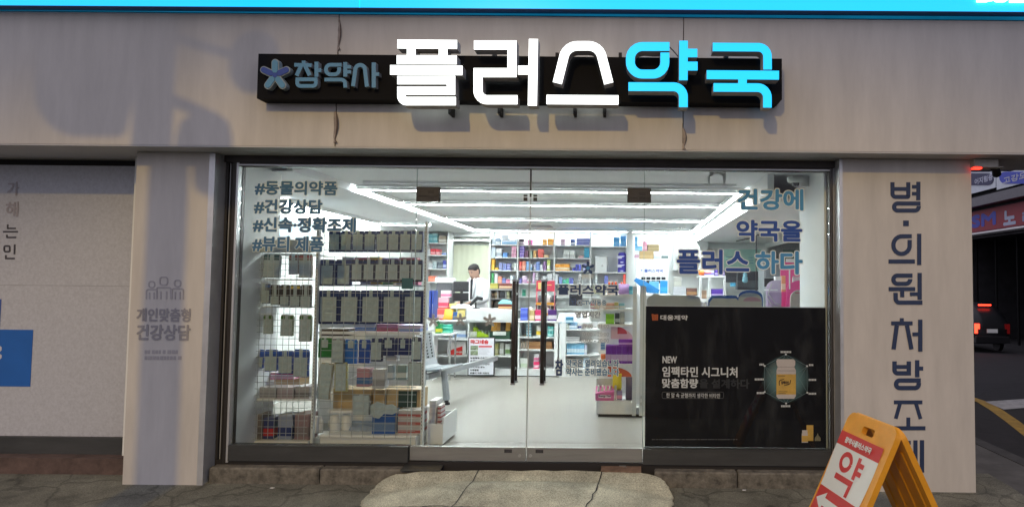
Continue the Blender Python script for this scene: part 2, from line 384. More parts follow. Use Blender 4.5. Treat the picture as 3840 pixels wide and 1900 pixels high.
def crack(pts, wd):
    m = MB()
    for (a, b) in zip(pts[:-1], pts[1:]):
        pa, pb = Vector((a[0], a[1], padsurf(a[0], a[1], pad_s(*a)) + .006)), Vector((b[0], b[1], padsurf(b[0], b[1], pad_s(*b)) + .006)); d = (pb - pa).normalized(); n = Vector((-d.y, d.x, 0)) * wd
        m.face([pa - n, pb - n * random.uniform(.4, 1.3), pb + n * random.uniform(.4, 1.3), pa + n])
    return m
for x0, y0, x1, y1, wd, n in ((-1.12, -.125, -1.2, -.70, .004, 9), (-.18, -.125, -.28, -.70, .005, 9), (-1.72, -.60, -.1, -.66, .006, 22), (-1.42, -.625, -1.0, -.635, .016, 5)):
    pts = [(x0 + (x1 - x0) * k / n + random.uniform(-.014, .014), y0 + (y1 - y0) * k / n + random.uniform(-.008, .008)) for k in range(n + 1)]
    obj('crack', crack(pts, wd), M_dark, ramp)

# ================================================================== SHOP BUILDING (outer shell)
YF, YP, YL = -0.38, -0.16, 0.20              # fascia, pillar and side panel fronts
bld = thing('shop_building', 'pharmacy shop building with wide cream fascia above a lit glass front', 'building', (-0.7, 0.3, -0.15))
ZS = 2.40
mb = MB(); a = [-8.0, -2.19, 0.405, 3.35]
for i in range(3): mb.box(a[i] + (.0035 if i else 0), a[i + 1] - .0035, YF, YF + .03, ZS, 3.40)
fas = obj('fascia', mb, M_panel, bld)
obj('fascia_backing', MB().box(-8.0, 3.35, YF + .032, 0.5, ZS + .012, 3.42), M_dark, bld)
obj('soffit', MB().box(-8.0, 3.35, YF + .002, 0.30, ZS - .012, ZS - .001), mat('soffit_sheet', (0.52, 0.52, 0.52), 0.5, var=0.08, scale=3), bld)
obj('upper_storeys', MB().box(-12, 3.3, -0.30, 9.0, 3.95, 12).box(-12, 3.3, -0.28, -.2, 3.42, 3.95), mat('upper_wall', (0.25, 0.24, 0.23), 0.8, var=0.2, scale=2), bld)
# torn foil along the two fascia joints
M_foil = mat('torn_foil', (0.36, 0.31, 0.28), 0.6, var=0.4, scale=20); M_foilb = mat('foil_dirt', (0.13, 0.10, 0.085), 0.8, var=.4, scale=25)
def peel(x, zt, zb, wd, curl, n=9):
    m = MB(); prev = None
    for i in range(n + 1):
        z = zt + (zb - zt) * i / n; k = math.sin(math.pi * min(1, i / n * 1.15)) if i < n else .9
        c = [(x + random.uniform(-.003, .003), YF - .002, z), (x + wd * (.4 + .6 * k), YF - .004 - curl * k, z + random.uniform(-.004, .004)), (x + wd * (.55 + .75 * k), YF - .003 - curl * .5 * k, z)]
        if prev:
            for j in range(2): m.face([prev[j], prev[j + 1], c[j + 1], c[j]], j)
        prev = c
    return m
for x, zt, zb, wd, cu in ((-2.205, 2.665, 2.425, .030, .022), (-2.195, 3.36, 3.13, .022, .014), (.400, 2.56, 2.40, .024, .02)):
    obj('peeling_foil', peel(x, zt, zb, wd, cu), [M_foil, M_foilb], fas, fix=False)
for x in (-2.192, .403):
    m = MB()
    zz = [2.40 + i * .05 for i in range(21)]
    for i in range(20): m.box(x - random.uniform(.001, .004), x + random.uniform(.001, .003), YF - .0012, YF - .0005, zz[i], zz[i + 1])
    obj('seam_dirt', m, M_foilb, fas)
# pillars
def pillar(x0, x1, zb, nm='pillar'):
    m = MB(); n = 1
    m.box(x0, x1, YP, YP + .012, zb, ZS - .014).box(x0 + .006, x1 - .006, YP + .013, .35, zb + .02, ZS - .014)
    return obj(nm, m, M_panel, bld)
pl_ = pillar(-3.826, -3.245, -.185); pr_ = pillar(1.665, 2.665, -.205)
obj('corner_trim', MB().box(-3.244, -3.215, YP - .003, .0, -.17, ZS - .016).box(-3.26, -3.244, YP - .003, YP - .001, -.17, ZS - .016), M_alu, pl_)
rt = obj('corner_trim', MB().box(1.640, 1.664, YP - .004, .0, -.19, ZS - .016), M_alu, pr_)
m = MB()
for z in (2.31, 1.7, .95, .2): obj('screw', MB().tube([(1.652, YP - .0045, z), (1.652, YP - .007, z)], .004, 8), M_steel, rt)

obj('pillar_base', MB().box(1.60, 2.655, -.13, .3, -.30, -.2055), M_dark, pr_)
# side poster panel at the left and its plinth
pan = obj('side_panel', MB().box(-8.0, -3.83, YL, YL + .04, 0.115, 2.335), mat('side_panel_sheet', (0.515, 0.535, 0.58), 0.5, var=0.13, scale=55), bld)
obj('panel_backing', MB().box(-8.0, -3.827, YL + .05, .6, -.2, ZS), M_dark, bld)
obj('plinth', MB().box(-8.0, -3.84, YL - .03, YL + .05, -.16, .113), M_sill, bld)
obj('kerb_ledge', MB().box(-8, -3.84, YL - .16, YL - .031, -.2, -.02), mat('kerb_red', (.11, .075, .065), .85, var=.4, scale=10), bld)
jt = MB().box(-5.7, -3.86, YL - .0015, YL - .0003, 1.338, 1.342); obj('panel_seam', jt, mat('pale_seam', (.36, .37, .40), .6), pan)

# writing on the left panel
G1 = mat('grey_print', (0.20, 0.185, 0.195), 0.55); G2 = mat('pale_grey_print', (0.37, 0.345, 0.365), 0.55); G3 = mat('charcoal_print', (0.05, 0.045, 0.05), 0.5)
for ch, x0, y0, x1, y1, gm in (('가', 18, 457, 50, 492, G2), ('해', 14, 507, 48, 545, G2)):
    sign_text(ch, x0, y0, x1, y1, YL, gm, pan, bold=.003, k=1.4907)
def cv(fn, Y): return lambda p: (lambda v: (v.x, v.z))(W(*fn(p), Y))
fL = lambda p: (p[0] * 420 / 630, 600 + p[1] * 850 / 1275)
obj('lettering', strokes(MB(), [(9, [(44, 362), (44, 384), (90, 384)]), (9, [(18, 403), (102, 403)]), (9, [(40, 435), (92, 435)]), (9, [(40, 420), (40, 438)]),
    (9, [(25, 497, ), (25, 515, 8), (56, 515, 8), (56, 483, 8), (25, 483, 8), (25, 500)]), (9, [(84, 474), (82, 530)]), (9, [(34, 534), (34, 553), (84, 553)])], cv(fL, YL), YL - .002, YL - .0005), G3, pan)
blq = MB(); p0, p1 = Q(-60, 970, YL), Q(84, 829, YL); blq.box(p0.x - .5, p1.x, YL - .004, YL - .0008, p0.z, p1.z)
bs = obj('blue_square', blq, mat('blue_print', srgb(30, 100, 185), .5), pan)
m = MB()
for y0, y1 in ((868, 886), (888, 905)):
    a, b = Q(-14, y1, YL), Q(6, y0, YL); m.prism([(a.x, a.z), (b.x - .02, a.z), (b.x, a.z + .02), (b.x, b.z - .015), (b.x - .02, b.z), (a.x, b.z)], YL - .0055, YL - .0042)
obj('mark', m, mat('pale_print', (.62, .62, .66), .5), bs)
a, b = Q(-20, 822, YL), Q(4, 752, YL); obj('mark', MB().box(a.x, b.x, YL - .003, YL - .0006, a.z, b.z), mat('blue_print2', srgb(60, 90, 170), .5), pan)

# writing on the left pillar
G4 = mat('faded_grey_print', (0.31, 0.30, 0.315), 0.55)
sign_text('개인맞춤형', 343, 775, 481, 808, YP, G4, pl_, bold=.0035, k=1.4907)
sign_text('건강상담', 343, 816, 481, 855, YP, G4, pl_, bold=.004, k=1.4907)
m = MB(); G5 = mat('very_faded_print', (0.40, 0.38, 0.385), 0.55)
for yy in (884, 899):
    x = 364
    while x < 452:
        wd = random.choice((5, 7, 9)); a, b = Q(x, yy + 5, YP), Q(x + wd, yy - 4, YP); m.box(a.x, b.x, YP - .002, YP - .0006, a.z, b.z); x += wd + random.choice((1.5, 1.5, 5))
obj('small_print', m, G5, pl_)
fI = lambda p: q(p[0]) and (q(p[0]), q(p[1]))
ic = []
for cx, cy, s in ((382, 715, .8), (412, 706, 1.05), (447, 712, .85)):
    ic += [(3, [(cx - 9 * s, cy), (cx - 9 * s, cy + 10 * s, 6), (cx + 9 * s, cy + 10 * s, 6), (cx + 9 * s, cy - 9 * s, 6), (cx - 9 * s, cy - 9 * s, 6), (cx - 9 * s, cy)]),
           (3, [(cx - 17 * s, 752), (cx - 17 * s, cy + 16 * s, 5), (cx + 17 * s, cy + 16 * s, 5), (cx + 17 * s, 752)]), (3, [(cx - 7 * s, 752), (cx - 7 * s, cy + 25 * s)]), (3, [(cx + 7 * s, 752), (cx + 7 * s, cy + 25 * s)])]
obj('people_icon', strokes(MB(), ic, cv(fI, YP), YP - .002, YP - .0005), G5, pl_)

# writing on the right pillar: upright strokes
f5 = lambda p: (3100 + p[0] / 1.8216, 600 + p[1] / 1.8216)
f4 = lambda p: (2900 + p[0] / 3.187, 1500 + p[1] / 3.187)
PIL = [(28, [(449, 152), (449, 252, 22), (557, 252, 6), (557, 152)]), (26, [(455, 198), (550, 198)]), (28, [(626, 149), (625, 275)]), (24, [(582, 183), (616, 183)]), (24, [(582, 230), (616, 230)]),
       (28, [(640, 297), (460, 297, 26), (460, 345, 26), (628, 345, 26), (628, 314)]), (38, [(522, 432), (560, 432)]),
       (28, [(580, 520), (455, 520, 60), (455, 640, 60), (566, 640, 60), (566, 545)]), (28, [(422, 692), (601, 692)]), (28, [(631, 503), (631, 716)]),
       (28, [(585, 788), (455, 788, 40), (455, 844, 40), (570, 844, 40), (570, 812)]), (27, [(423, 880), (603, 880)]), (27, [(515, 892), (515, 935)]), (25, [(568, 914), (621, 914)]), (28, [(634, 770), (634, 952)]),
       (28, [(470, 905), (470, 972, 26), (652, 972)]),
       (26, [(512, 1078), (512, 1100)]), (26, [(440, 1113), (585, 1113)]), (28, [(478, 1127), (456, 1290)]), (28, [(547, 1127), (578, 1290)]), (25, [(585, 1188), (624, 1188)]), (28, [(638, 1088), (638, 1305)])]
fP = lambda p: (q(p[0]), q(p[1]))
PIL2 = [(11, [(2250, 908), (2250, 938, 8), (2286, 938), (2286, 908)]), (10, [(2252, 922), (2284, 922)]), (11, [(2307, 905), (2307, 948)]), (10, [(2312, 926), (2322, 926)]),
        (11, [(2316, 956), (2254, 956, 10), (2254, 975, 10), (2311, 975, 10), (2311, 962)])]
PIL3 = [(46, [(1440, 22), (1780, 22)]), (44, [(1512, 40), (1462, 218)]), (44, [(1704, 40), (1758, 220)]), (46, [(1612, 203), (1612, 315)]), (48, [(1412, 331), (1816, 331)]),
        (44, [(1430, 503), (1640, 503)]), (40, [(1500, 520), (1455, 830)]), (40, [(1570, 520), (1620, 830)]), (44, [(1645, 650), (1680, 650)]), (48, [(1697, 475), (1697, 840)]), (50, [(1775, 473), (1775, 858)])]
M_ptext = mat('navy_pillar_print', srgb(42, 58, 92), 0.5, var=0.12, scale=14)
m = strokes(MB(), PIL, cv(f5, YP), YP - .0025, YP - .0005); strokes(m, PIL2, cv(fP, YP), YP - .0025, YP - .0005); strokes(m, PIL3, cv(f4, YP), YP - .0025, YP - .0005)
obj('lettering', m, M_ptext, pr_)

# kerb ledges under the windows, in pieces of stone
for (xa, xb, cuts) in ((-3.2, -1.62, (-2.35,)), (.22, 1.66, (.86,))):
    m = MB(); e = [xa] + list(cuts) + [xb]
    for i in range(len(e) - 1): m.bbox(e[i] + .003, e[i + 1] - .003, -.125, .06, -.2, -.035 - random.uniform(0, .006), .012)
    obj('kerb_ledge', m, M_kerb, bld)
# bronze frame round the glass
m = MB(); m.box(-3.213, 1.638, -.05, .05, 2.335, ZS - .013).box(-3.10, 1.60, -.035, .035, 2.305, 2.334)
hd = obj('frame_header', m, M_bronze, bld)
m = MB(); m.box(-3.10, 1.60, -.051, -.0352, 2.308, 2.318); obj('header_bead', m, M_alu, hd)
m = MB()
for x0, x1, y in ((-3.213, -3.196, -.02), (-3.178, -3.166, -.012), (-3.152, -3.122, -.03)): m.box(x0, x1, y, .05, -.13, 2.334)
m.box(-3.213, -3.10, .02, .055, -.13, 2.334)
j = obj('frame_jamb', m, M_bronze, bld)
m = MB()
for x0, x1, y in ((-3.190, -3.183, -.004), (-3.163, -3.156, -.006), (-3.120, -3.104, -.036)): m.box(x0, x1, y, .019, -.02, 2.333)
obj('bright_bead', m, M_alu, j)
m = MB()
for x0, x1, y in ((1.603, 1.613, -.03), (1.622, 1.632, -.02)): m.box(x0, x1, y, .05, -.03, 2.334)
m.box(1.60, 1.639, .02, .055, -.03, 2.334)
j = obj('frame_jamb', m, M_bronze, bld)
obj('bright_bead', MB().box(1.614, 1.621, -.012, .019, .0, 2.333).box(1.633, 1.638, -.015, .019, .0, 2.333), M_alu, j)

# ================================================================== INTERIOR SHELL
YB = 7.52                                     # back wall
M_floor = mat('vinyl_floor', (0.265, 0.250, 0.222), 0.38, var=0.05, scale=1.6)
M_wall = mat('interior_wall', (0.84, 0.87, 0.86), 0.6, var=0.02, scale=2)
struct('interior_floor', MB().box(-4.9, 2.63, .665, 9.6, -.14, 0.0).box(-3.20, 1.63, .1205, .664, -.14, 0.0), M_floor)
fj = MB()
for y in (.62,): fj.box(-3.1, 1.6, y, y + .006, .001, .002)
for x in (-1.0, -.1): fj.box(x, x + .005, 0.06, .62, .001, .002)
struct('floor_seam', fj, mat('floor_seam', (.40, .37, .34), .5))
struct('interior_ceiling', MB().box(-5.0, 3.0, .056, 9.6, 2.42, 2.55), M_ceil)
m = MB(); m.box(-2.97, -2.92, .45, 7.4, 2.352, 2.419).box(-4.9, -2.92, .45, 7.4, 2.345, 2.3515)
m.box(1.28, 1.34, .8, 7.5, 2.20, 2.419).box(1.28, 2.95, .8, 7.5, 2.19, 2.1995)
struct('ceiling_bulkhead', m, M_ceil)
# shallow recess edges in the ceiling between the light bars
m = MB()
for y in (1.45, 3.35, 5.3): m.box(-2.7, 1.1, y, y + .03, 2.395, 2.4195)
struct('ceiling_batten', m, M_ceil)
m = MB(); m.box(-5.0, -4.0, .66, 9.6, 0, 2.42)                       # left
m.box(2.62, 2.66, -.12, 4.2, -.14, 2.42).box(2.62, 2.66, 7.3, 9.6, -.14, 2.42).box(2.62, 2.66, 4.2, 7.3, -.14, .9).box(2.62, 2.66, 4.2, 7.3, 2.1, 2.42)   # right, with a window gap
struct('side_wall', m, M_wall)
m = MB(); m.box(-4.0, -3.46, YB, YB + .1, 0, 2.42).box(-2.61, 2.62, YB, YB + .1, 0, 2.42).box(-3.46, -2.61, YB, YB + .1, 2.27, 2.42)
struct('back_wall', m, M_wall)
struct('back_room_wall', MB().box(-5, 0, 9.5, 9.6, 0, 2.42).box(-5, -4, YB + .1, 9.5, 0, 2.42).box(-1.6, -1.55, YB + .1, 9.5, 0, 2.42), M_wall)
m = MB(); m.box(-4.0, -3.10, .06, .12, 0, 2.42).box(-3.16, -3.10, .12, .62, 0, 2.42); m.box(1.585, 2.62, .06, .10, 0, 2.42).box(1.585, 1.64, .10, .84, 0, 2.42)
struct('front_return_wall', m, M_wall)
struct('front_wall_core', MB().box(-5.0, -3.83, .62, .66, -.14, 2.42).box(-3.83, -3.22, .12, .16, -.14, 2.42).box(2.6, 2.66, -.14, .2, -.14, 2.39), M_dark)
g = single('side_window', MB().box(2.632, 2.644, 4.2, 7.3, .9, 2.1), glassmat('side_glass', (.9, .95, .93)), 'wide side window looking out to the dark alley behind the pink display', 'window')

# ceiling lights: bars with white housings
def led_bar(p0, p1, wd=.055):
    """a lit diffuser under a thin white housing, along x or y"""
    (x0, y0, z), (x1, y1, _) = p0, p1
    d, h = MB(), MB()
    if abs(x1 - x0) > abs(y1 - y0):
        d.box(x0, x1, y0 - wd / 2, y0 + wd / 2, z, z + .03); h.box(x0 - .01, x1 + .01, y0 - wd / 2 - .006, y0 + wd / 2 + .006, z + .031, z + .055).box(x0, x1, y0 - wd / 2 - .005, y0 - wd / 2 - .0005, z + .002, z + .0305).box(x0, x1, y0 + wd / 2 + .0005, y0 + wd / 2 + .005, z + .002, z + .0305)
    else:
        d.box(x0 - wd / 2, x0 + wd / 2, y0, y1, z, z + .03); h.box(x0 - wd / 2 - .006, x0 + wd / 2 + .006, y0, y1, z + .031, z + .055).box(x0 - wd / 2 - .005, x0 - wd / 2 - .0005, y0, y1, z + .002, z + .0305).box(x0 + wd / 2 + .0005, x0 + wd / 2 + .005, y0, y1, z + .002, z + .0305)
    return d, h
def led(label, p0, p1, group=None, wd=.055):
    t = thing('ceiling_light', label, 'light', ((p0[0] + p1[0]) / 2, (p0[1] + p1[1]) / 2, p0[2]), group)
    d, h = led_bar(p0, p1, wd); obj('diffuser', d, M_led, t); obj('housing', h, M_shelf, t); return t
zl = 2.362
led('long white ceiling light bar nearest the shop window', (-2.87, 1.76, zl), (1.22, 1.76, zl))
led('long ceiling light bar running back along the left side of the rectangle', (-2.84, 1.80, zl), (-2.84, 7.22, zl))
led('long ceiling light bar running back along the white bulkhead on the right', (1.19, 1.80, zl), (1.19, 7.22, zl))
led('ceiling light bar crossing the rectangle second from the window', (-2.80, 3.05, zl), (1.15, 3.05, zl))
led('ceiling light bar crossing the rectangle third from the window', (-2.80, 5.05, zl), (1.15, 5.05, zl))
led('ceiling light bar at the back just above the medicine shelves', (-2.87, 7.26, zl), (1.22, 7.26, zl))
led('slanting light bar above the beauty rack at the far left', (-3.95, 2.4, 2.29), (-3.95, 5.3, 2.29))
led('short light bar above the mask rack, ending the left hand light run', (-3.9, 5.34, 2.29), (-3.15, 5.34, 2.29))
led('light bar seen through the doorway behind the pharmacist', (-3.7, 8.4, 2.25), (-2.5, 8.4, 2.25))

# ================================================================== LIT SHOP SIGN
YB0 = YF - .13                                # front of the black box
fa = lambda p: (860 + p[0] / 2.3418, 100 + p[1] / 2.3418)
sg = thing('shop_sign', 'black sign box carrying white and cyan lit raised letters on the fascia', 'sign', (-0.5, YF, 2.6))
a, b = Q(646, 248, YB0), Q(1967, 148, YB0)
bx = [(a.x, a.z + .035), (a.x + .0, b.z), (b.x, b.z), (b.x, a.z + .03), (b.x - .03, a.z), (a.x + .0, a.z)]
m = MB().prism([(a.x, a.z), (b.x - .03, a.z), (b.x, a.z + .03), (b.x, b.z), (a.x, b.z)], YB0, YF - .002)
obj('backing_box', m, mat('sign_box_black', (0.008, 0.008, 0.009), 0.7, var=.2, scale=4), sg); MC['sign_box_black'].node_tree.nodes['Principled BSDF'].inputs['Specular IOR Level'].default_value = .12
m = MB()
for px in (1240, 1400, 1560, 1830): 
    c = Q(px, 146, YB0); m.box(c.x - .012, c.x + .012, YF - .10, YF - .001, c.z, c.z + .05)
for px in (1130, 1255, 1445, 1520): 
    c = Q(px, 268, YB0); m.box(c.x - .01, c.x + .01, YF - .12, YF - .001, c.z - .05, c.z + .01)
c0, c1 = Q(1030, 140, YB0), Q(1640, 140, YB0); m.box(c0.x, c1.x, YF - .06, YF - .02, c0.z, c0.z + .025)
obj('mounting_bracket', m, M_dark, sg)
YLF = YB0 - .135
def big(key, mt, lab):
    m = strokes(MB(), GL[key], cv(fa, YLF), YLF, YB0 - .03, 0, 1)
    o = obj('letter', m, [mt, M_side], sg, fix=False); o['label'] = lab
for k, l in (('pl', 'white lit letter 플'), ('reo', 'white lit letter 러'), ('seu', 'white lit letter 스')): big(k, M_wlet, l)
for k, l in (('yak', 'cyan lit letter 약'), ('guk', 'cyan lit letter 국')): big(k, M_cyan, l)
YS = YB0 - .05
M_sblue = mat('unlit_blue_letter', srgb(92, 150, 186), .45, var=.06); M_dblue = mat('unlit_deep_blue', srgb(50, 78, 160), .45, var=.06); M_sgrey = mat('unlit_letter_side', (.30, .32, .33), .5, var=.1)
for k in SM:
    obj('letter', strokes(MB(), SM[k], cv(fa, YS), YS, YB0 - .001, 0, 1), [M_sblue, M_sgrey], sg, fix=False)['label'] = 'small unlit blue letter'
m = MB(); c2 = cv(fa, YS); cc = (403, 428)
for i, an in enumerate(petals()):
    m.prism([c2((x, 2 * 428 - y)) for x, y in capsule(cc, an, 34, 110, 33)], YS - .0002 * i, YB0 - .001, 0, 0)
fl = obj('flower_emblem', m, mat('unlit_emblem_edge', srgb(150, 165, 172), .5), sg)
for i, an in enumerate(petals()):
    m = MB().prism([c2((x, 2 * 428 - y)) for x, y in capsule(cc, an, 44, 108, 25)], YS - .006, YS - .0015)
    obj('petal', m, M_dblue if i in (1, 2) else M_sblue, fl)
obj('flower_centre', MB().prism([c2((cc[0] + 22 * math.cos(t * .4488), cc[1] + 22 * math.sin(t * .4488))) for t in range(14)], YS - .007, YS - .0016), M_dblue, fl)
# loose cables behind the cyan letters
m = MB()
c = [W(*fa(p), YF - .08) for p in ((3865, 180), (3900, 215), (3940, 262), (3960, 285))]; m.tube(c, .004, 6)
c = [W(*fa(p), YF - .08) for p in ((3570, 272), (3640, 255), (3720, 262), (3780, 262))]; m.tube(c, .003, 6)
obj('cable', m, M_black, sg)
# cyan light box of the storey above
t = thing('upper_sign', 'glowing cyan light box sign along the top edge above the fascia', 'sign', (-1, -.45, 3.41))
zq_ = lambda x: 3.404 + .0032 * (x + 8)
m = MB()
for x0, x1 in ((-8.0, -2.01), (-2.004, 3.34)): m.hexa([(x0, -.46, zq_(x0)), (x1, -.46, zq_(x1)), (x1, -.385, zq_(x1)), (x0, -.385, zq_(x0)), (x0, -.46, 4.2), (x1, -.46, 4.2), (x1, -.385, 4.2), (x0, -.385, 4.2)])
obj('light_panel', m, M_cyan, t)
obj('lower_rail', MB().hexa([(-8, -.463, 3.398), (3.34, -.463, 3.434), (3.34, -.385, 3.434), (-8, -.385, 3.398), (-8, -.463, 3.4035), (3.34, -.463, 3.4397), (3.34, -.385, 3.4397), (-8, -.385, 3.4035)]), mat('blue_rail', (.02, .10, .30), .4), t)
m = MB(); cu = cv(fP, -.47)
strokes(m, [(9, [(2462, -20), (2462, 1), (2484, 1)]), (9, [(2492, -20), (2492, 3)]), (9, [(2505, -20), (2505, 1, 4), (2530, 1, 4), (2530, -20)]), (9, [(2540, 2), (2585, 2)])], cu, -.485, -.4605)
obj('letter', m, M_wlet, t)

# ================================================================== GLASS FRONT
def fw_text(rows, Y, parent, m, edge, bold, ew=.006):
    for body, x0, y0, x1, y1 in rows: sign_text(body, x0, y0, x1, y1, Y, m, parent, bold=bold, edge=ew, edge_m=M_edge, k=1.4907)
# left fixed window
lw = thing('shop_window', 'fixed shop window at the left with blue hashtag lettering', 'window', (-2.4, 0, 0))
pane = obj('glass_pane', MB().box(-3.10, -1.694, -.006, .006, .116, 2.304), M_glass, lw)
obj('sill', MB().box(-3.10, -1.70, -.045, .045, -.005, .115).box(-3.10, -1.70, -.05, -.0455, .108, .1145), M_sill, lw)
M_hash = vinyl('slate_blue_vinyl', srgb(68, 118, 156))
fw_text([('#동물의약품', 641, 456, 850, 490), ('#건강상담', 639, 502, 812, 537), ('#신속·정확조제', 636, 548, 896, 583), ('#뷰티 제품', 634, 595, 815, 632)], -.0065, pane, M_hash, True, .0045, .005)
# right fixed window
rw = thing('shop_window', 'fixed shop window at the right with blue slogan above a black poster', 'window', (.9, 0, 0))
pane2 = obj('glass_pane', MB().box(.132, 1.60, -.006, .006, .116, 2.304), M_glass, rw)
obj('sill', MB().box(.135, 1.60, -.045, .045, -.005, .115).box(.135, 1.60, -.05, -.0455, .108, .1145), M_sill, rw)
fw_text([('건강에', 1855, 476, 2021, 528)], -.0065, pane2, M_blue, True, .0065, .008)
fw_text([('약국을', 1852, 554, 2018, 607), ('플러스', 1702, 628, 1885, 689)], -.0065, pane2, vinyl('royal_blue_vinyl', srgb(44, 84, 165)), True, .0065, .008)
fw_text([('하다', 1900, 632, 2019, 689)], -.0065, pane2, M_blue, True, .0065, .008)
fl5 = cv(fP, -.0065)
# doors
def flower(parent, cx, cy, s, Y, ms, nm='flower_emblem'):
    c3 = cv(fP, Y); o = None
    for i, an in enumerate(petals()):
        pass
    m = MB()
    for i, an in enumerate(petals()):
        m.prism([c3((x, 2 * cy - y)) for x, y in capsule((cx, cy), an, s * .30, s * .80, s * .21)], Y - .0015 - .0002 * i, Y - .0003)
    o = obj(nm, m, ms, parent)
    return o
M_rail = mat('door_rail_steel', (0.36, 0.36, 0.34), 0.38, metal=0.7, var=0.18, scale=4, stretch=(.3, 1, 3), bump=.03)
M_grip = mat('dark_wood_grip', (0.036, 0.028, 0.026), 0.35, var=.3, scale=9, stretch=(1, 1, .05))
def door(x0, x1, label, hx, sx):
    t = thing('glass_door', label, 'door', ((x0 + x1) / 2, 0, 0))
    p = obj('glass_pane', MB().box(x0, x1, -.006, .006, .112, 2.075), M_glass, t)
    obj('bottom_rail', MB().box(x0, x1, -.022, .022, .008, .113).box(x0, x1, -.0245, -.0222, .105, .1125), M_rail, t)
    r = [o for o in t.children if o.name.startswith('bottom_rail')][0]
    lx = x1 - .075 if sx < 0 else x0 + .06
    obj('lock', MB().tube([(lx - sx * .03, -.0223, .05), (lx - sx * .03, -.027, .05)], .012, 12), M_steel, r)
    obj('rail_sticker', MB().box(lx - .09 + (.0 if sx < 0 else .10), lx - .03 + (.0 if sx < 0 else .10), -.0235, -.0222, .072, .098), mat('worn_sticker', (.04, .04, .045), .6, var=.6, scale=60), r)
    for y, nm in ((-1, 'handle'), (1, 'handle')):
        m = MB(); m.tube([(hx, y * .065, .62), (hx, y * .065, 1.41)], .0165 if y < 0 else .014, 14)
        h = obj(nm, m, M_grip, t, smooth=True)
        m = MB()
        for z in (.72, 1.31): m.tube([(hx, y * .0065, z), (hx, y * .05, z)], .011, 10)
        m.tube([(hx, y * .065, 1.4102), (hx, y * .065, 1.425)], .021, 14); m.tube([(hx, y * .065, .605), (hx, y * .065, .6198)], .021, 14)
        obj('mount', m, M_steel, h)
    return t, p
dl, dlp = door(-1.690, -.786, 'left glass door with a pharmacist seen behind it', -.888, -1)
dr, drp = door(-.776, .128, 'right glass door with opening hours lettering on its pane', -.660, 1)
tp = thing('transom_window', 'clear glass transom strip above the two glass doors', 'window', (-.78, 0, 2.085))
obj('glass_pane', MB().box(-1.690, -.786, -.006, .006, 2.082, 2.304).box(-.776, .128, -.006, .006, 2.082, 2.304), M_glass, tp)
obj('centre_post', MB().box(-.786, -.776, -.012, .012, 2.0825, 2.304), M_bronze, tp)
M_patch = mat('patch_fitting', (0.035, 0.034, 0.036), 0.45, metal=.2, var=.15)
def patch(x0, x1, z0, z1, par, nm='hinge_patch'):
    m = MB(); m.bbox(x0, x1, -.017, -.0065, z0, z1, .004).bbox(x0, x1, .0065, .017, z0, z1, .004)
    o = obj(nm, m, M_patch, par)
    obj('screw_cover', MB().box((x0 + x1) / 2, (x0 + x1) / 2 + .05, -.019, -.0172, z0 + .018, z0 + .045), M_black, o)
a = Q(1048, 507, 0); b = Q(1108, 471, 0); patch(a.x, b.x, a.z, 2.081, dl); patch(a.x, b.x, 2.083, b.z, tp)
a = Q(1578, 509, 0); b = Q(1638, 474, 0); patch(a.x, b.x, a.z, 2.081, dr); patch(a.x, b.x, 2.083, b.z, tp)
m = MB()
for x in (-.835, -.757): m.box(x, x + .03, -.016, -.0065, 2.05, 2.078).box(x, x + .03, -.016, -.0065, 2.086, 2.10)
obj('latch', m, M_patch, tp)
obj('glass_seam', MB().box(-1.6935, -1.6905, -.006, .006, .12, 2.30), M_gedge, lw); obj('glass_seam', MB().box(.1285, .1315, -.006, .006, .12, 2.30), M_gedge, rw)
obj('edge_trim', MB().box(-.7855, -.7765, -.004, .004, .114, 2.074), mat('clear_seal', (.45, .48, .47), .3), dr)
# lettering on the doors
fw_text([('플러스약국', 1402, 716, 1557, 741)], -.0065, drp, M_navy, True, .004, .004)
fl_ = flower(drp, 1479, 674, 17, -.0066, M_navy)
obj('emblem_outline', MB().prism([fl5((1479 + 4.6 * math.cos(k * .5236), 674 + 4.6 * math.sin(k * .5236))) for k in range(12)], -.0095, -.0084), M_blue, fl_)
sign_text('참약사', 1463, 690, 1494, 701, -.0065, M_edge, drp, .002, k=1.4907)
sign_text('CCTV작동중', 1452, 754, 1526, 767, -.0065, M_hash, drp, .001, .003, M_edge, k=1.4907)
sign_text('영업시간', 1447, 783, 1511, 799, -.0065, vinyl('grey_vinyl', (.22, .26, .30)), drp, .0012, .003, M_edge, k=1.4907)
for tx, y in (('09:00 - 21:00', 815), ('10:00 - 20:00', 835), ('10:00 - 20:00', 851)):
    sign_text(tx, 1463, y, 1532, y + 10, -.0065, vinyl('grey_vinyl2', (.40, .44, .47)), drp, .0006, .002, M_edge, k=1.4907)
sign_text('약국은 열려있습니다', 1424, 904, 1557, 922, -.0065, M_hash, drp, .0016, .004, M_edge, k=1.4907)
sign_text('약사는 준비됐습니다', 1424, 926, 1557, 944, -.0065, M_hash, drp, .0016, .004, M_edge, k=1.4907)
sign_text('참', 1396, 903, 1417, 944, -.0065, M_navy, drp, .004, .004, M_edge, k=1.4907)
M_dot = vinyl('grey_sticker', (.36, .38, .37))
for cx, cy in ((1090, 806), (1158, 804), (1232, 806)): flower(dlp, cx, cy, 17, -.0066, M_dot)
ct = MB(); strokes(ct, [(1.6, [(1433, 757), (1433, 751, 2), (1448, 751, 2), (1448, 766, 2), (1433, 766, 2), (1433, 756)]), (4, [(1436, 756), (1445, 758)]), (1.6, [(1440, 759), (1440, 763), (1445, 763)])], fl5, -.0082, -.0066)
obj('camera_icon', ct, M_navy, drp)
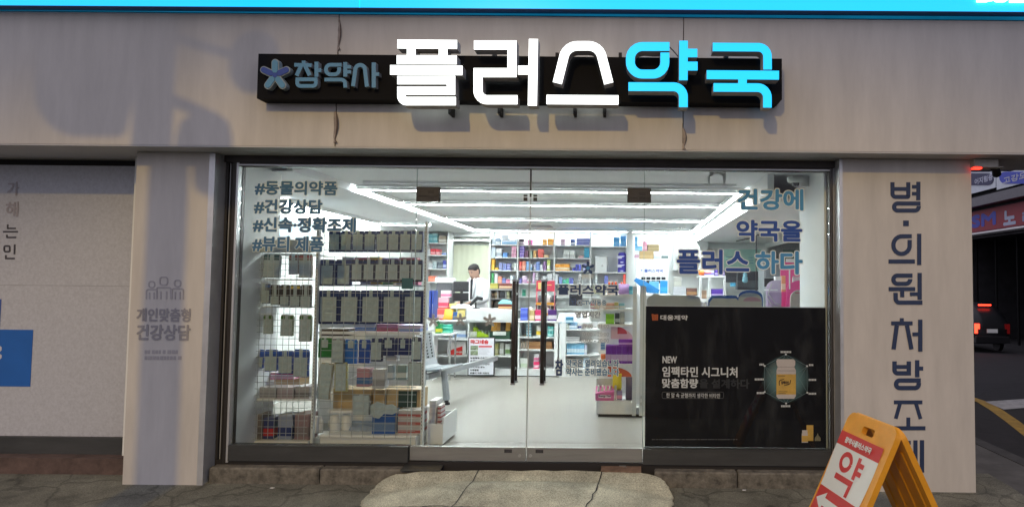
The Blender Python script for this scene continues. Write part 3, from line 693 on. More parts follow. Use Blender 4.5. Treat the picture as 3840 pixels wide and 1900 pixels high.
# threshold bits
single('threshold', MB().box(-3.20, 1.63, -.028, .12, -.139, -.002).box(-1.70, .14, -.03, -.0285, -.035, -.004), M_dark, 'dark worn threshold strip under the glass doors and windows', 'threshold')
m = MB(); m.hexa([(-1.72, -.15, -.042), (-1.42, -.14, -.045), (-1.42, -.03, -.03), (-1.72, -.03, -.03), (-1.72, -.15, -.034), (-1.42, -.14, -.037), (-1.42, -.031, -.02), (-1.72, -.031, -.02)])
single('metal_plate', m, M_sill, 'bent metal plate on the ground at the left door corner', 'plate')
m = MB(); m.hexa([(-.19, -.13, -.04), (.12, -.13, -.045), (.12, -.03, -.03), (-.19, -.03, -.03), (-.19, -.13, -.03), (.12, -.13, -.033), (.12, -.031, -.02), (-.19, -.031, -.02)])
single('metal_plate', m, mat('rusty_steel', (.20, .13, .09), .7, var=.4, scale=20), 'rusty metal plate on the ground at the right door corner', 'plate')

# ------------------------------------------------------------------ black poster inside the right window
YPO = .03
po = thing('poster', 'large black vitamin poster covering the lower right shop window', 'poster', (.85, YPO, .12))
a, b = Q(1622, 1122, YPO), Q(2078, 774, YPO)
obj('sheet', MB().box(a.x, 1.583, YPO, YPO + .006, .118, b.z), mat('poster_black', (.008, .008, .012), .55, var=.2, scale=3), po)
MC['poster_black'].node_tree.nodes['Principled BSDF'].inputs['Specular IOR Level'].default_value = .15
MC['poster_black'].node_tree.nodes['Principled BSDF'].inputs['Specular IOR Level'].default_value = .15
fr = obj('frame_edge', MB().box(a.x, 1.583, YPO - .002, YPO + .007, b.z + .0005, b.z + .006), M_alu, po)
M_pw = mat('poster_white', (.86, .86, .92), .4); M_pg = mat('poster_grey', (.035, .035, .04), .4)
fp = lambda p: (2380 + p[0] / 2.2365, 1130 + p[1] / 2.2365)
def ptext(body, x0, y0, x1, y1, m_, bold=0.0):
    u0_, u1_ = fp((x0, y0)), fp((x1, y1)); sign_text(body, u0_[0], u0_[1], u1_[0], u1_[1], YPO, m_, po, bold)
ptext('대웅제약', 215, 114, 445, 156, M_pw, .0015)
ptext('NEW', 233, 458, 355, 515, M_pw, .002)
ptext('임팩타민 시그니처', 230, 548, 862, 630, M_pw, .0025)
ptext('맞춤함량', 230, 645, 532, 722, M_pw, .0025); ptext('을 설계하다', 540, 648, 962, 726, M_pg, .003)
ptext('한 알 속 균형까지 생각한 비타민', 265, 768, 715, 804, M_pw, .0004)
cp = cv(fp, YPO)
obj('text_border', strokes(MB(), [(3, [(400, 757), (230, 757, 14), (230, 811, 14), (746, 811, 14), (746, 757, 14), (400, 757)])], cp, YPO - .002, YPO - .0003), mat('poster_mid', (.16, .16, .17), .4), po)
m = MB()                                                   # orange emblem: plain rounded pair of bars
strokes(m, [(16, [(150, 104), (156, 158)]), (16, [(172, 108), (172, 158)]), (14, [(190, 108), (188, 158)]), (12, [(146, 118), (194, 112)])], cp, YPO - .002, YPO - .0003)
obj('emblem', m, mat('poster_orange', srgb(196, 98, 48), .4), po)
x = 145; m = MB()
while x < 860:
    wd = random.choice((8, 12, 16)); u, v = cp((x, 1158)), cp((x + wd, 1151)); m.box(u[0], v[0], YPO - .0015, YPO - .0003, u[1], v[1]); x += wd + random.choice((3, 3, 9))
obj('small_print', m, mat('poster_dim', (.13, .13, .14), .4), po)
# halo print, hexagon, bottle
hm = mat('poster_halo', (.10, .22, .27), .4, var=0); n = hm.node_tree
tc = n.nodes.new('ShaderNodeTexCoord'); gr = n.nodes.new('ShaderNodeTexGradient'); gr.gradient_type = 'SPHERICAL'
mp = n.nodes.new('ShaderNodeMapping'); mp.inputs['Location'].default_value = (-1, -.5, -1); mp.inputs['Scale'].default_value = (2, 1, 2)
n.links.new(tc.outputs['Generated'], mp.inputs[0]); n.links.new(mp.outputs[0], gr.inputs[0])
rp = n.nodes.new('ShaderNodeValToRGB'); rp.color_ramp.elements[0].color = (.009, .009, .013, 1); rp.color_ramp.elements[0].position = .16; rp.color_ramp.elements[1].color = (.50, .92, 1.0, 1); rp.color_ramp.elements[1].position = .9
n.links.new(gr.outputs['Fac'], rp.inputs[0]); n.links.new(rp.outputs[0], n.nodes['Principled BSDF'].inputs['Base Color']); n.nodes['Principled BSDF'].inputs['Specular IOR Level'].default_value = .15; n.nodes['Principled BSDF'].inputs['Roughness'].default_value = .55; rp.color_ramp.elements[0].color = (.008, .008, .012, 1)
obj('halo_print', MB().prism([cp((1268 + 300 * math.cos(k * .19635), 650 + 300 * math.sin(k * .19635))) for k in range(32)], YPO - .0009, YPO - .0003), hm, po)
hx = [(1267, 442), (1445, 540), (1447, 762), (1269, 852), (1090, 756), (1089, 538)]
ls = [(2.4, [hx[i], hx[(i + 1) % 6]]) for i in range(6)] + [(1.6, [hx[0], hx[2]]), (1.6, [hx[0], hx[4]]), (1.6, [hx[1], hx[3]]), (1.6, [hx[3], hx[5]]), (1.6, [hx[5], (1400, 780)]), (1.6, [hx[1], (1130, 780)])]
obj('line_print', strokes(MB(), ls, cp, YPO - .0022, YPO - .001), mat('poster_teal', (.22, .32, .36), .4), po)
m = MB()
for px, py in hx: obj('dot', MB().prism([cp((px + 8 * math.cos(k * .785), py + 8 * math.sin(k * .785))) for k in range(8)], YPO - .005, YPO - .0008), M_pw, po)
for px, py, ww in ((1267, 422, 86), (1062, 527, 32), (1475, 531, 28), (1042, 651, 70), (1490, 655, 62), (1052, 765, 56), (1488, 771, 58), (1266, 875, 74)):
    x = px - ww / 2
    while x < px + ww / 2:
        u, v = cp((x, py + 8)), cp((x + 10, py - 8)); m.box(u[0], v[0], YPO - .0015, YPO - .0009, u[1], v[1]); x += 13
    obj('small_print', m, M_pw, po); m = MB()
bt = obj('bottle_print', MB().prism([cp(p) for p in ((1196, 482), (1330, 482), (1345, 496), (1345, 530), (1336, 545), (1350, 575), (1350, 790), (1335, 812), (1205, 812), (1188, 796), (1188, 575), (1200, 545), (1190, 530), (1186, 496))], YPO - .0065, YPO - .0052), mat('poster_pink', (.80, .70, .70), .4), po)
lb = obj('label_print', MB().prism([cp(p) for p in ((1187, 607), (1350, 607), (1350, 776), (1187, 776))], YPO - .0078, YPO - .0067), mat('poster_gold', srgb(238, 190, 96), .4, var=.15, scale=12), bt)
m = strokes(MB(), [(6, [(1213, 700), (1208, 660, 20), (1250, 648)]), (6, [(1250, 702), (1300, 690, 20), (1306, 655)]), (3, [(1205, 752), (1280, 752)]), (3, [(1205, 768), (1265, 768)]), (4, [(1200, 620), (1260, 620)])], cp, YPO - .0092, YPO - .008)
put = cp((1226, 690)), cp((1290, 664)); put_text(m, '임팩타민', Vector((put[0][0], YPO, put[0][1])), X_, Z_, put[1][0] - put[0][0], put[1][1] - put[0][1], N_, .001, 0, .0095)
obj('label_lettering', m, mat('poster_brown', (.05, .02, .012), .4), lb, fix=False)
obj('cap_ribs', strokes(MB(), [(3, [(1190, 546), (1345, 546)]), (3, [(1196, 578), (1345, 578)])], cp, YPO - .0078, YPO - .0067), mat('poster_mauve', (.34, .28, .30), .4), bt)
m = MB().prism([cp(p) for p in ((1441, 1034), (1498, 1034), (1498, 1166), (1441, 1166))], YPO - .002, YPO - .0003)
obj('carton_print', m, MC['poster_gold'], po)
m = MB().prism([cp(p) for p in ((1404, 1076), (1448, 1076), (1448, 1098), (1452, 1110), (1452, 1180), (1400, 1180), (1400, 1110), (1404, 1098))], YPO - .004, YPO - .0023)
o2 = obj('bottle_print', m, MC['poster_pink'], po)
obj('label_print', MB().prism([cp(p) for p in ((1401, 1122), (1452, 1122), (1452, 1172), (1401, 1172))], YPO - .0052, YPO - .0042), MC['poster_gold'], o2)
obj('sachet_print', MB().prism([cp(p) for p in ((1510, 1166), (1512, 1138), (1530, 1118), (1534, 1100), (1540, 1118), (1558, 1140), (1560, 1166))], YPO - .002, YPO - .0003), mat('poster_sachet', (.28, .25, .16), .4, var=.4, scale=40), po)

# ================================================================== STREET LAMP ACROSS THE ROAD AND POLE BESIDE IT (behind the camera)
LP = Vector((-2.9, -11.4, 7.9))
t = thing('street_lamp', 'tall street lamp across the road lighting the shop front', 'street lamp', (-2.9, -12.6, -.28))
m = MB().tube([(-2.9, -12.6, -.28), (-2.9, -12.6, 7.6)], [.09, .055], 12).tube([(-2.9, -12.6, 7.6), (-2.9, -12.4, 7.95), (-2.9, -11.7, 8.08)], .04, 10); obj('post', m, M_steel, t, smooth=True)
hd_ = obj('lamp_head', MB().hexa([(-3.05, -11.75, 7.97), (-2.75, -11.75, 7.97), (-2.72, -11.1, 7.99), (-3.08, -11.1, 7.99), (-3.0, -11.75, 8.08), (-2.8, -11.75, 8.08), (-2.82, -11.1, 8.05), (-2.98, -11.1, 8.05)]), M_steel, t)
ld = bpy.data.lights.new('lamp_light', 'SPOT'); ld.energy = 2100; ld.color = (1.0, .66, .17); ld.shadow_soft_size = .14; ld.spot_size = math.radians(100); ld.spot_blend = .22
lo = bpy.data.objects.new('lamp_light', ld); COL.objects.link(lo); lo.location = LP; lo.rotation_euler = Vector((.12, math.cos(math.radians(71)), -math.sin(math.radians(71)))).to_track_quat('-Z', 'Y').to_euler()

# ================================================================== PRODUCTS
def carton_mb(wd, dp, ht, b=.004):
    """carton with bevelled uprights; the front and sides are split in bands: 0 body, 1 print band, 2 lid"""
    m = MB(); b = min(b, wd * .08, ht * .08)
    o = [(-wd / 2 + b, 0), (wd / 2 - b, 0), (wd / 2, b), (wd / 2, dp - b), (wd / 2 - b, dp), (-wd / 2 + b, dp), (-wd / 2, dp - b), (-wd / 2, b)]
    zs = [0, ht * .14, ht * .5, ht * .93, ht]
    base = len(m.v)
    for z in zs: m.v += [Vector((x, y, z)) for x, y in o]
    for i in range(4):
        for j in range(8):
            k = (j + 1) % 8; m.f.append((base + i * 8 + j, base + i * 8 + k, base + (i + 1) * 8 + k, base + (i + 1) * 8 + j)); m.m.append((0, 1, 0, 2)[i])
    m.f.append(tuple(reversed(range(base, base + 8)))); m.m.append(0); m.f.append(tuple(base + 32 + j for j in range(8))); m.m.append(2)
    return m
def run(x0, x1, yt, yb, Y, dp, cols, rows, c0, c1, label, name='medicine_box', cat='box', rz=0.0, zb=None):
    """cols x rows equal cartons whose fronts stand on the plane y=Y"""
    a, b = W(x0, yb, Y), W(x1, yt, Y); wd, ht = (b.x - a.x) / cols, (b.z - a.z) / rows; z0 = a.z if zb is None else zb
    label = label.replace('blue and white striped', 'blue white striped')
    for p_, q_ in ((' stack ', ' in a stack '), (' pair ', ' in a pair '), (' block ', ' in a block '), (' pile ', ' in a pile '), ('box of ', 'box in row of ')): label = label.replace(p_, q_, 1)
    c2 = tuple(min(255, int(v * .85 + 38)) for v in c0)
    me = None; first = None; many = cols * rows > 1
    for r in range(rows):
        for c in range(cols):
            loc = (a.x + wd * (c + .5), Y + random.uniform(0, .012), z0 + ht * r + .0006)
            if first is None:
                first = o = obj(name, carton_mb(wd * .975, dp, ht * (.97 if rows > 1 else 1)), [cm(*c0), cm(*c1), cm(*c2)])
                tag(o, label, cat, label if many else None)
            else:
                o = first.copy(); COL.objects.link(o)
            o.location = loc; o.rotation_euler = (0, 0, rz + random.uniform(-.03, .03))
    return first
def conv(ox, oy, k): return lambda x, y: (ox + x / k, oy + y / k)
def shelf_run(cv_, base, Y, items, where, dp=.14, zb=None):
    for it in items:
        x0, x1, yt, cols, rows, c0, c1, what = it[:8]
        a = cv_(x0, yt); b = cv_(x1, base); nm = it[8] if len(it) > 8 else 'medicine_box'
        run(a[0], b[0], a[1], b[1], Y, dp, cols, rows, c0, c1, what + ' ' + where, nm, {'medicine_box': 'box', 'pouch': 'pouch', 'bottle': 'bottle', 'carton': 'carton'}[nm], zb=zb)
WH, LB, RD, PK, OR, YE, GR, NV, TE, VI, BK, TN = (225, 230, 235), (120, 175, 215), (205, 65, 60), (225, 130, 165), (235, 150, 60), (230, 185, 50), (60, 165, 90), (45, 60, 140), (60, 170, 170), (130, 95, 185), (40, 36, 40), (175, 150, 110)

# ------------------------------------------------------------------ medicine shelving on the back wall
YSH = 7.18
sh = thing('wall_shelving', 'white wall shelving packed with medicine boxes behind the counter', 'shelving', (-.9, 7.3, 0))
def vx(px): return W(px, 1000, YSH).x
def vz(py, px=2080): return W(px, py, YSH).z
cols_ = [1836, 1941, 2078, 2214, 2352]
m = MB()
for i, px in enumerate(cols_): m.box(vx(px) - .012, vx(px) + .012, YSH - .01, YB - .002, 0, 2.36)
m.box(vx(2352) + .013, vx(2372), YSH - .02, YB - .002, 0, 2.36); m.box(vx(1594) - .01, vx(1594) + .01, YSH - .01, YB - .002, 0, 2.36); m.box(vx(1678) - .012, vx(1678) + .012, YSH - .01, YB - .002, 0, 2.36)
obj('upright', m, M_shelf, sh)
SZ = [vz(918.6), vz(966), vz(1014.5), vz(1063), vz(1112), vz(1160)]
for i in range(4):
    zz = SZ if i < 3 else [vz(921), vz(1018), vz(1062), vz(1112), vz(1160)]
    for z in zz: obj('shelf', MB().box(vx(cols_[i]) + .013, vx(cols_[i + 1]) - .013, YSH, YB - .004, z - .018, z), M_shelf, sh)
LZ = [vz(910, 1640), vz(955, 1640), vz(1006.5, 1640), vz(1055, 1640)]
for z in LZ: obj('shelf', MB().box(vx(1594) + .011, vx(1678) - .013, YSH, YB - .004, z - .018, z), M_shelf, sh)
obj('cornice', MB().box(vx(1836) - .012, vx(2372), YSH - .015, YSH + .01, 2.3605, 2.40), M_shelf, sh)
m = MB()
for px in (1941, 2078, 2214, 2352):
    for py in (895, 913, 929, 938): p = W(px - 1, py, YSH - .012); obj('clip', MB().box(p.x - .012, p.x + .006, YSH - .028, YSH - .0105, p.z - .012, p.z + .012), M_shelf, sh)
c7 = conv(1840, 860, 3.542); c5 = conv(1580, 860, 3.5417); cB = conv(2060, 860, 3.5417); Y7 = YSH + .02
w2 = 'of bay right of doorway'; w3 = 'of second bay from doorway'; w4 = 'of bay beside the indigo box'; w5 = 'of bay holding the indigo box'
N1, N2, N3, N4 = 'on top shelf ', 'on second shelf ', 'on third shelf ', 'on fourth shelf '
shelf_run(c7, 207, Y7, [(8, 64, 130, 1, 4, (175, 190, 205), WH, 'pale grey blue box stack'), (66, 125, 125, 1, 1, (150, 170, 190), WH, 'slate blue box'), (145, 340, 140, 1, 1, (205, 215, 228), LB, 'wide pale carton')], N1 + w2, zb=SZ[0])
shelf_run(c7, 138, Y7, [(145, 240, 78, 1, 1, (210, 218, 230), WH, 'small pale carton atop the wide one')], N1 + w2, zb=vz(860 + 139 / 3.542))
shelf_run(c7, 372, Y7, [(6, 66, 240, 1, 5, (222, 228, 235), (150, 180, 210), 'white box stack'), (72, 145, 258, 1, 1, (228, 230, 232), (160, 170, 180), 'plain white box'), (160, 220, 310, 1, 2, (75, 130, 200), (120, 170, 220), 'blue box pair'), (275, 340, 228, 2, 3, (222, 150, 180), (235, 190, 210), 'pink box block')], N2 + w2, zb=SZ[1])
shelf_run(c7, 540, Y7, [(6, 52, 392, 1, 1, (225, 170, 40), (235, 190, 70), 'tall yellow box'), (54, 102, 507, 1, 1, (230, 180, 50), (240, 200, 90), 'low yellow box'), (108, 158, 442, 1, 7, (60, 70, 160), WH, 'blue and white striped box stack'), (162, 208, 452, 1, 7, (150, 165, 215), (70, 80, 160), 'light blue striped box stack'), (212, 262, 455, 1, 4, (45, 50, 170), WH, 'deep blue box stack'), (303, 340, 445, 1, 1, (215, 222, 215), WH, 'pale grey box')], N3 + w2, zb=SZ[2])
shelf_run(c7, 690, Y7, [(6, 40, 560, 1, 7, (40, 140, 70), (110, 190, 130), 'green box stack'), (46, 90, 560, 1, 1, (225, 228, 232), WH, 'tall white box'), (94, 148, 600, 1, 1, (230, 145, 115), (240, 175, 150), 'salmon box'), (150, 200, 625, 1, 1, (95, 105, 165), (130, 140, 190), 'slate violet box'), (202, 250, 640, 1, 1, (222, 125, 165), (240, 170, 195), 'rose pink box'), (258, 303, 585, 1, 1, (210, 225, 230), WH, 'pale box'), (305, 340, 640, 1, 1, (205, 215, 225), WH, 'short pale box')], N4 + w2, zb=SZ[3])
shelf_run(c7, 203, Y7, [(372, 440, 125, 1, 1, (60, 45, 60), (215, 205, 215), 'dark purple box with pale label'), (495, 550, 135, 1, 1, (205, 85, 155), (225, 140, 190), 'magenta pink box'), (685, 745, 130, 1, 1, (235, 165, 80), (245, 195, 120), 'light orange box'), (755, 826, 118, 1, 1, (235, 160, 50), (245, 190, 90), 'bright orange box')], N1 + w3, zb=SZ[0])
shelf_run(c7, 372, Y7, [(380, 446, 222, 2, 4, (120, 95, 185), (190, 175, 225), 'violet box block'), (450, 500, 277, 1, 4, (75, 30, 60), (150, 100, 130), 'maroon box stack'), (515, 552, 285, 1, 5, (190, 215, 200), (160, 195, 175), 'pale green box stack'), (565, 605, 278, 1, 1, (205, 160, 90), (225, 190, 130), 'gold box'), (625, 700, 258, 1, 4, (225, 95, 85), (235, 125, 110), 'coral box stack'), (702, 765, 335, 1, 2, (225, 190, 140), (235, 210, 170), 'beige box pair')], N2 + w3, zb=SZ[1])
shelf_run(c7, 540, Y7, [(375, 411, 420, 1, 1, (220, 80, 75), (235, 130, 120), 'red box'), (415, 465, 415, 1, 1, (230, 140, 115), (240, 180, 160), 'salmon box'), (470, 516, 420, 1, 7, (50, 120, 190), (190, 215, 235), 'blue and white striped box stack'), (520, 545, 455, 1, 1, (205, 220, 240), LB, 'slim pale blue box'), (570, 596, 460, 1, 1, (190, 180, 220), WH, 'slim lilac box'), (600, 650, 425, 1, 4, (110, 140, 215), (170, 190, 235), 'periwinkle box stack'), (655, 692, 462, 1, 1, (222, 226, 235), WH, 'white box'), (698, 740, 415, 1, 8, (110, 60, 125), (180, 150, 195), 'purple striped box stack'), (746, 786, 397, 1, 1, (185, 200, 110), (235, 240, 215), 'lime and white box')], N3 + w3, zb=SZ[2])
shelf_run(c7, 712, Y7, [(370, 412, 645, 1, 3, (95, 90, 170), (160, 155, 215), 'small violet box stack'), (420, 478, 615, 1, 1, (226, 205, 225), (205, 160, 205), 'pale pink box'), (480, 530, 660, 1, 1, (232, 222, 235), PK, 'short white pink box'), (555, 588, 567, 1, 1, (205, 165, 205), (225, 200, 228), 'tall lilac box'), (595, 630, 570, 1, 4, (226, 226, 228), (160, 160, 165), 'white and grey box stack'), (690, 742, 615, 1, 1, (220, 222, 226), WH, 'plain white box'), (745, 822, 580, 2, 1, (225, 228, 232), (205, 210, 215), 'tall white box pair')], N4 + w3, zb=SZ[3])
shelf_run(c7, 210, Y7, [(928, 990, 128, 1, 1, (195, 165, 185), (215, 190, 205), 'mauve box'), (1060, 1115, 132, 1, 1, (70, 90, 150), (220, 225, 235), 'navy and white box'), (1135, 1316, 115, 2, 5, (65, 75, 165), (215, 220, 240), 'blue and white striped box block')], N1 + w4, zb=SZ[0])
shelf_run(c7, 377, Y7, [(970, 1046, 280, 2, 1, (222, 224, 222), (175, 178, 175), 'white box pair'), (1052, 1115, 285, 2, 1, (228, 230, 228), (190, 192, 190), 'off white box pair'), (1165, 1236, 345, 1, 2, (225, 215, 215), (170, 60, 70), 'white box with red stripe'), (1240, 1312, 240, 1, 5, (60, 185, 225), (20, 60, 80), 'cyan box stack')], N2 + w4, zb=SZ[1])
shelf_run(c7, 545, Y7, [(855, 1048, 457, 3, 1, (240, 160, 45), (245, 225, 190), 'orange box of three'), (1085, 1116, 507, 1, 3, (45, 50, 175), (120, 125, 215), 'short blue box stack'), (1124, 1156, 458, 1, 5, (40, 50, 180), (130, 140, 220), 'tall blue box stack'), (1162, 1195, 458, 1, 5, (55, 60, 190), (150, 155, 225), 'bright blue box stack'), (1225, 1290, 450, 1, 1, (165, 170, 225), (190, 195, 235), 'pale violet box')], N3 + w4, zb=SZ[2])
shelf_run(c7, 716, Y7, [(832, 896, 592, 1, 1, (224, 228, 232), WH, 'big white box'), (905, 950, 630, 1, 6, (55, 90, 185), (210, 225, 245), 'blue striped box stack'), (955, 998, 660, 1, 2, (60, 170, 155), (120, 205, 190), 'teal box pair'), (1000, 1036, 645, 1, 2, (60, 185, 130), (130, 215, 175), 'mint green box pair'), (1040, 1096, 640, 1, 6, (45, 60, 165), (160, 175, 225), 'navy striped box stack'), (1166, 1200, 587, 1, 7, (230, 232, 230), (120, 122, 125), 'slim white box stack')], N4 + w4, zb=SZ[3])
shelf_run(cB, 216, Y7, [(850, 935, 95, 1, 1, (75, 155, 215), (110, 180, 230), 'smaller sky blue box'), (940, 1018, 75, 1, 1, (70, 150, 215), (100, 170, 225), 'taller sky blue box')], N1 + w5, zb=vz(921))
shelf_run(cB, 705, Y7, [(605, 636, 575, 1, 6, (222, 226, 225), (180, 190, 190), 'slim white box stack'), (730, 780, 597, 1, 6, (55, 70, 180), (170, 180, 230), 'blue striped box stack'), (978, 1016, 575, 1, 1, (225, 75, 60), (235, 110, 90), 'tall red box')], 'on lowest shelf ' + w5, zb=vz(1062))
a, b = W(*cB(605, 550), Y7), W(*cB(770, 355), Y7); zb5 = vz(1018)
t = thing('first_aid_cabinet', 'white box cabinet standing beside the indigo box on the back shelf', 'cabinet', ((a.x + b.x) / 2, Y7, zb5 + .001))
obj('body', MB().bbox(a.x, b.x, Y7, Y7 + .2, zb5 + .001, b.z, .012), M_white, t); obj('door', MB().box(a.x + .03, b.x - .03, Y7 - .012, Y7 - .0005, zb5 + .05, b.z - .03), M_shelf, t)
obj('keyhole', MB().tube([(b.x - .09, Y7 - .0125, b.z - .18), (b.x - .09, Y7 - .02, b.z - .18)], .02, 10), M_steel, t)
a, b = W(*cB(910, 555), Y7), W(*cB(1018, 305), Y7); indigo = cm(45, 35, 150)
m = MB().bbox(a.x, b.x, Y7, Y7 + .2, zb5 + .001, b.z, .03)
t = thing('display_box', 'tall indigo blue double display box with white car print', 'box', ((a.x + b.x) / 2, Y7, zb5 + .001)); obj('body', m, indigo, t)
m = MB()
for zz in (.12, .56):
    h = b.z - zb5; m.box(a.x + .1, b.x - .1, Y7 - .003, Y7 - .0004, zb5 + h * (zz - .08), zb5 + h * zz - .01)
    z = zb5 + h * (zz + .13); m.prism([(a.x + .07, z), (b.x - .16, z), (b.x - .16, z + .03), (b.x - .22, z + .05), (a.x + .14, z + .05), (a.x + .07, z + .02)], Y7 - .003, Y7 - .0004)
obj('car_print', m, cm(225, 225, 245), t)
w1 = 'of bay left of doorway'
shelf_run(c5, 165, Y7, [(88, 150, 42, 1, 2, (150, 205, 215), (90, 170, 185), 'pale teal box pair'), (152, 215, 42, 1, 2, (165, 215, 222), (100, 180, 190), 'light teal box pair'), (226, 330, 72, 1, 1, (150, 138, 118), (215, 210, 200), 'tan carton with white label')], N1 + w1, zb=LZ[0])
shelf_run(c5, 325, Y7, [(92, 118, 255, 1, 1, (225, 228, 232), WH, 'slim white box'), (121, 185, 247, 1, 1, (205, 45, 60), (235, 170, 175), 'crimson box'), (190, 246, 252, 1, 1, (215, 60, 75), (240, 190, 195), 'lighter red box'), (272, 330, 290, 2, 1, (200, 215, 235), (70, 110, 190), 'white and blue box pair')], N2 + w1, zb=LZ[1])
shelf_run(c5, 510, Y7, [(92, 146, 427, 1, 1, (222, 226, 228), (190, 195, 198), 'wide white box'), (150, 200, 415, 1, 5, (222, 230, 232), (110, 150, 165), 'white striped box stack'), (206, 275, 420, 1, 1, (75, 85, 95), (120, 130, 140), 'dark grey box'), (282, 330, 402, 1, 1, (50, 60, 150), (190, 200, 235), 'navy blue box')], N3 + w1, zb=LZ[2])
shelf_run(c5, 682, Y7, [(90, 186, 610, 4, 1, (238, 130, 100), (245, 165, 140), 'salmon box of four'), (188, 215, 620, 1, 1, (200, 190, 220), WH, 'small lilac box')], N4 + w1, zb=LZ[3])

# doorway with curtain rail and pale curtain
t = thing('doorway_screen', 'pale green screen hanging in the doorway behind the pharmacist', 'screen', (-3.05, 7.9, 0))
n = 46; rr = []
for k in range(2):
    pass
m = MB(); x0, x1 = W(1700, 1000, 7.9).x, W(1836, 1000, 7.9).x; ztop = W(1760, 918, 7.9).z
pr = None
for i in range(n + 1):
    x = x0 + (x1 - x0) * i / n; y = 7.9 + .003 * math.sin(i * .9); c = [(x, y, .05), (x, y, ztop)]
    if pr: m.face([pr[0], c[0], c[1], pr[1]])
    pr = c
obj('fabric', m, mat('curtain_cloth', (.82, .84, .66), .8, var=.03, scale=3), t, fix=False)
m = MB().tube([(x0 - .05, 7.88, ztop + .03), (x1 + .06, 7.88, ztop + .03)], .016, 10)
for i in range(6): xx = x0 + (x1 - x0) * (i + .3) / 6; m.tube([(xx, 7.88, ztop + .012), (xx, 7.885, ztop - .01)], .007, 6)
obj('rail', m, M_steel, t)

# ------------------------------------------------------------------ counter
YC = 4.80
c6 = conv(1580, 1180, 3.355); c8 = conv(1880, 1160, 3.355)
ct_ = thing('service_counter', 'long white pharmacy counter with open cubby shelves in front', 'counter', (-1.6, 5.0, 0))
xl, xr = W(1590, 1300, YC).x, W(2092, 1300, YC).x
xa, xb_, xc, xd = W(1697, 1300, YC).x, W(1757, 1300, YC).x, W(1920, 1300, YC).x, W(1947, 1300, YC).x; xe = W(2078, 1300, YC).x
zt = W(1840, 1201, YC).z
def upright(x0, x1): return MB().box(x0, x1, YC, YC + .42, .09, zt - .0255)
for x0, x1 in ((xl, xl + .02), (xb_ - .02, xb_), (xc, xd), (xe, xr)): obj('upright', upright(x0, x1), M_shelf, ct_)
obj('back_panel', MB().box(xl, xr, YC + .421, YC + .44, .09, zt - .0255), M_white, ct_)
obj('countertop', MB().bbox(xl - .01, xr + .02, YC - .015, YC + .62, zt - .025, zt, .004), M_shelf, ct_)
obj('plinth', MB().box(xl, xr, YC + .012, YC + .44, 0, .0895), M_shelf, ct_)
def zc(cv_, x, y): return W(*cv_(x, y), YC).z
for x0, x1, z in ((xl + .021, xb_ - .021, zc(c6, 480, 300)), (xl + .021, xb_ - .021, zc(c6, 480, 512)), (xb_ + .001, xc - .001, zc(c6, 850, 310)), (xb_ + .001, xc - .001, zc(c6, 850, 512)), (xd + .001, xe - .001, zc(c8, 450, 344)), (xd + .001, xe - .001, zc(c8, 450, 502)), (xb_ + .001, xc - .001, .11), (xd + .001, xe - .001, .11), (xl + .021, xb_ - .021, .11)):
    obj('shelf', MB().box(x0, x1, YC + .004, YC + .42, z - .02, z), M_shelf, ct_)
a, b = W(1748, 1200, YC), W(1924, 1160, YC)
obj('raised_top', MB().bbox(a.x, b.x, YC - .03, YC + .45, zt + .001, b.z, .01), M_white, ct_); ztop_ = b.z
obj('toe_line', MB().box(xl, xr, YC + .006, YC + .0115, .001, .012), M_dark, ct_)
# angled counter to the right
t = thing('side_counter', 'white counter unit with blue product shelves right of the door handles', 'counter', (-.75, 4.8, 0))
x0, x1, x2 = W(2094, 1300, YC).x, W(2121, 1300, YC).x, W(2246, 1300, YC + .2).x
zt2 = W(2100, 1212, YC).z
obj('end_panel', MB().box(x0 + .012, x1, YC + .005, YC + .5, 0, zt2 - .001), M_shelf, t)
obj('back_panel', MB().box(x1 + .001, x2, YC + .46, YC + .48, 0, zt2), M_white, t)
sz2 = [W(*c8(940, y), YC + .05).z for y in (245, 402, 565)] + [.12]
for z in sz2[0:]: obj('shelf', MB().hexa([(x1 + .001, YC + .01, z - .02), (x2, YC + .13, z - .02), (x2, YC + .459, z - .02), (x1 + .001, YC + .459, z - .02), (x1 + .001, YC + .01, z), (x2, YC + .13, z), (x2, YC + .459, z), (x1 + .001, YC + .459, z)]), M_shelf, t)
obj('plinth', MB().hexa([(x1 + .001, YC + .012, 0), (x2, YC + .132, 0), (x2, YC + .455, 0), (x1 + .001, YC + .455, 0), (x1 + .001, YC + .012, .0995), (x2, YC + .132, .0995), (x2, YC + .455, .0995), (x1 + .001, YC + .455, .0995)]), M_shelf, t)

# goods in the cubbies
zA, zB_, zC = zc(c6, 850, 310), zc(c6, 850, 512), .11
shelf_run(c6, 300, YC + .10, [(600, 690, 208, 1, 1, (225, 228, 215), (190, 200, 170), 'small white box')], 'beside the lime tray in the counter cubby', zb=zA)
t = thing('product_tray', 'lime green sloping product tray in the left counter cubby', 'tray', (W(*c6(725, 250), YC + .15).x, YC + .15, zA + .001))
a, b = W(*c6(630, 300), YC + .15), W(*c6(850, 150), YC + .15)
m = MB(); h = b.z - a.z
for yy in (YC + .15, YC + .30): m.prism([(a.x, zA + .001), (b.x, zA + .001), (b.x, zA + .05), (a.x + .1, zA + .12), (a.x + .03, zA + h)], yy, yy + .008)
m.box(a.x + .001, b.x - .001, YC + .159, YC + .299, zA + .002, zA + .012)
obj('side', m, cm(170, 205, 40), t)
for k in range(4): 
    xx = a.x + .10 + k * .05; obj('bottle', MB().lathe((xx, YC + .22, zA + .0125), [(.017, 0), (.02, .004), (.02, .07), (.01, .09), (.011, .1), (.011, .115)], 10), cm(190, 205, 185), t, smooth=True)
t = thing('snack_tray', 'dark green tray of gold wrapped pouches in the counter cubby', 'tray', (W(*c6(985, 280), YC + .08).x, YC + .08, zA + .001))
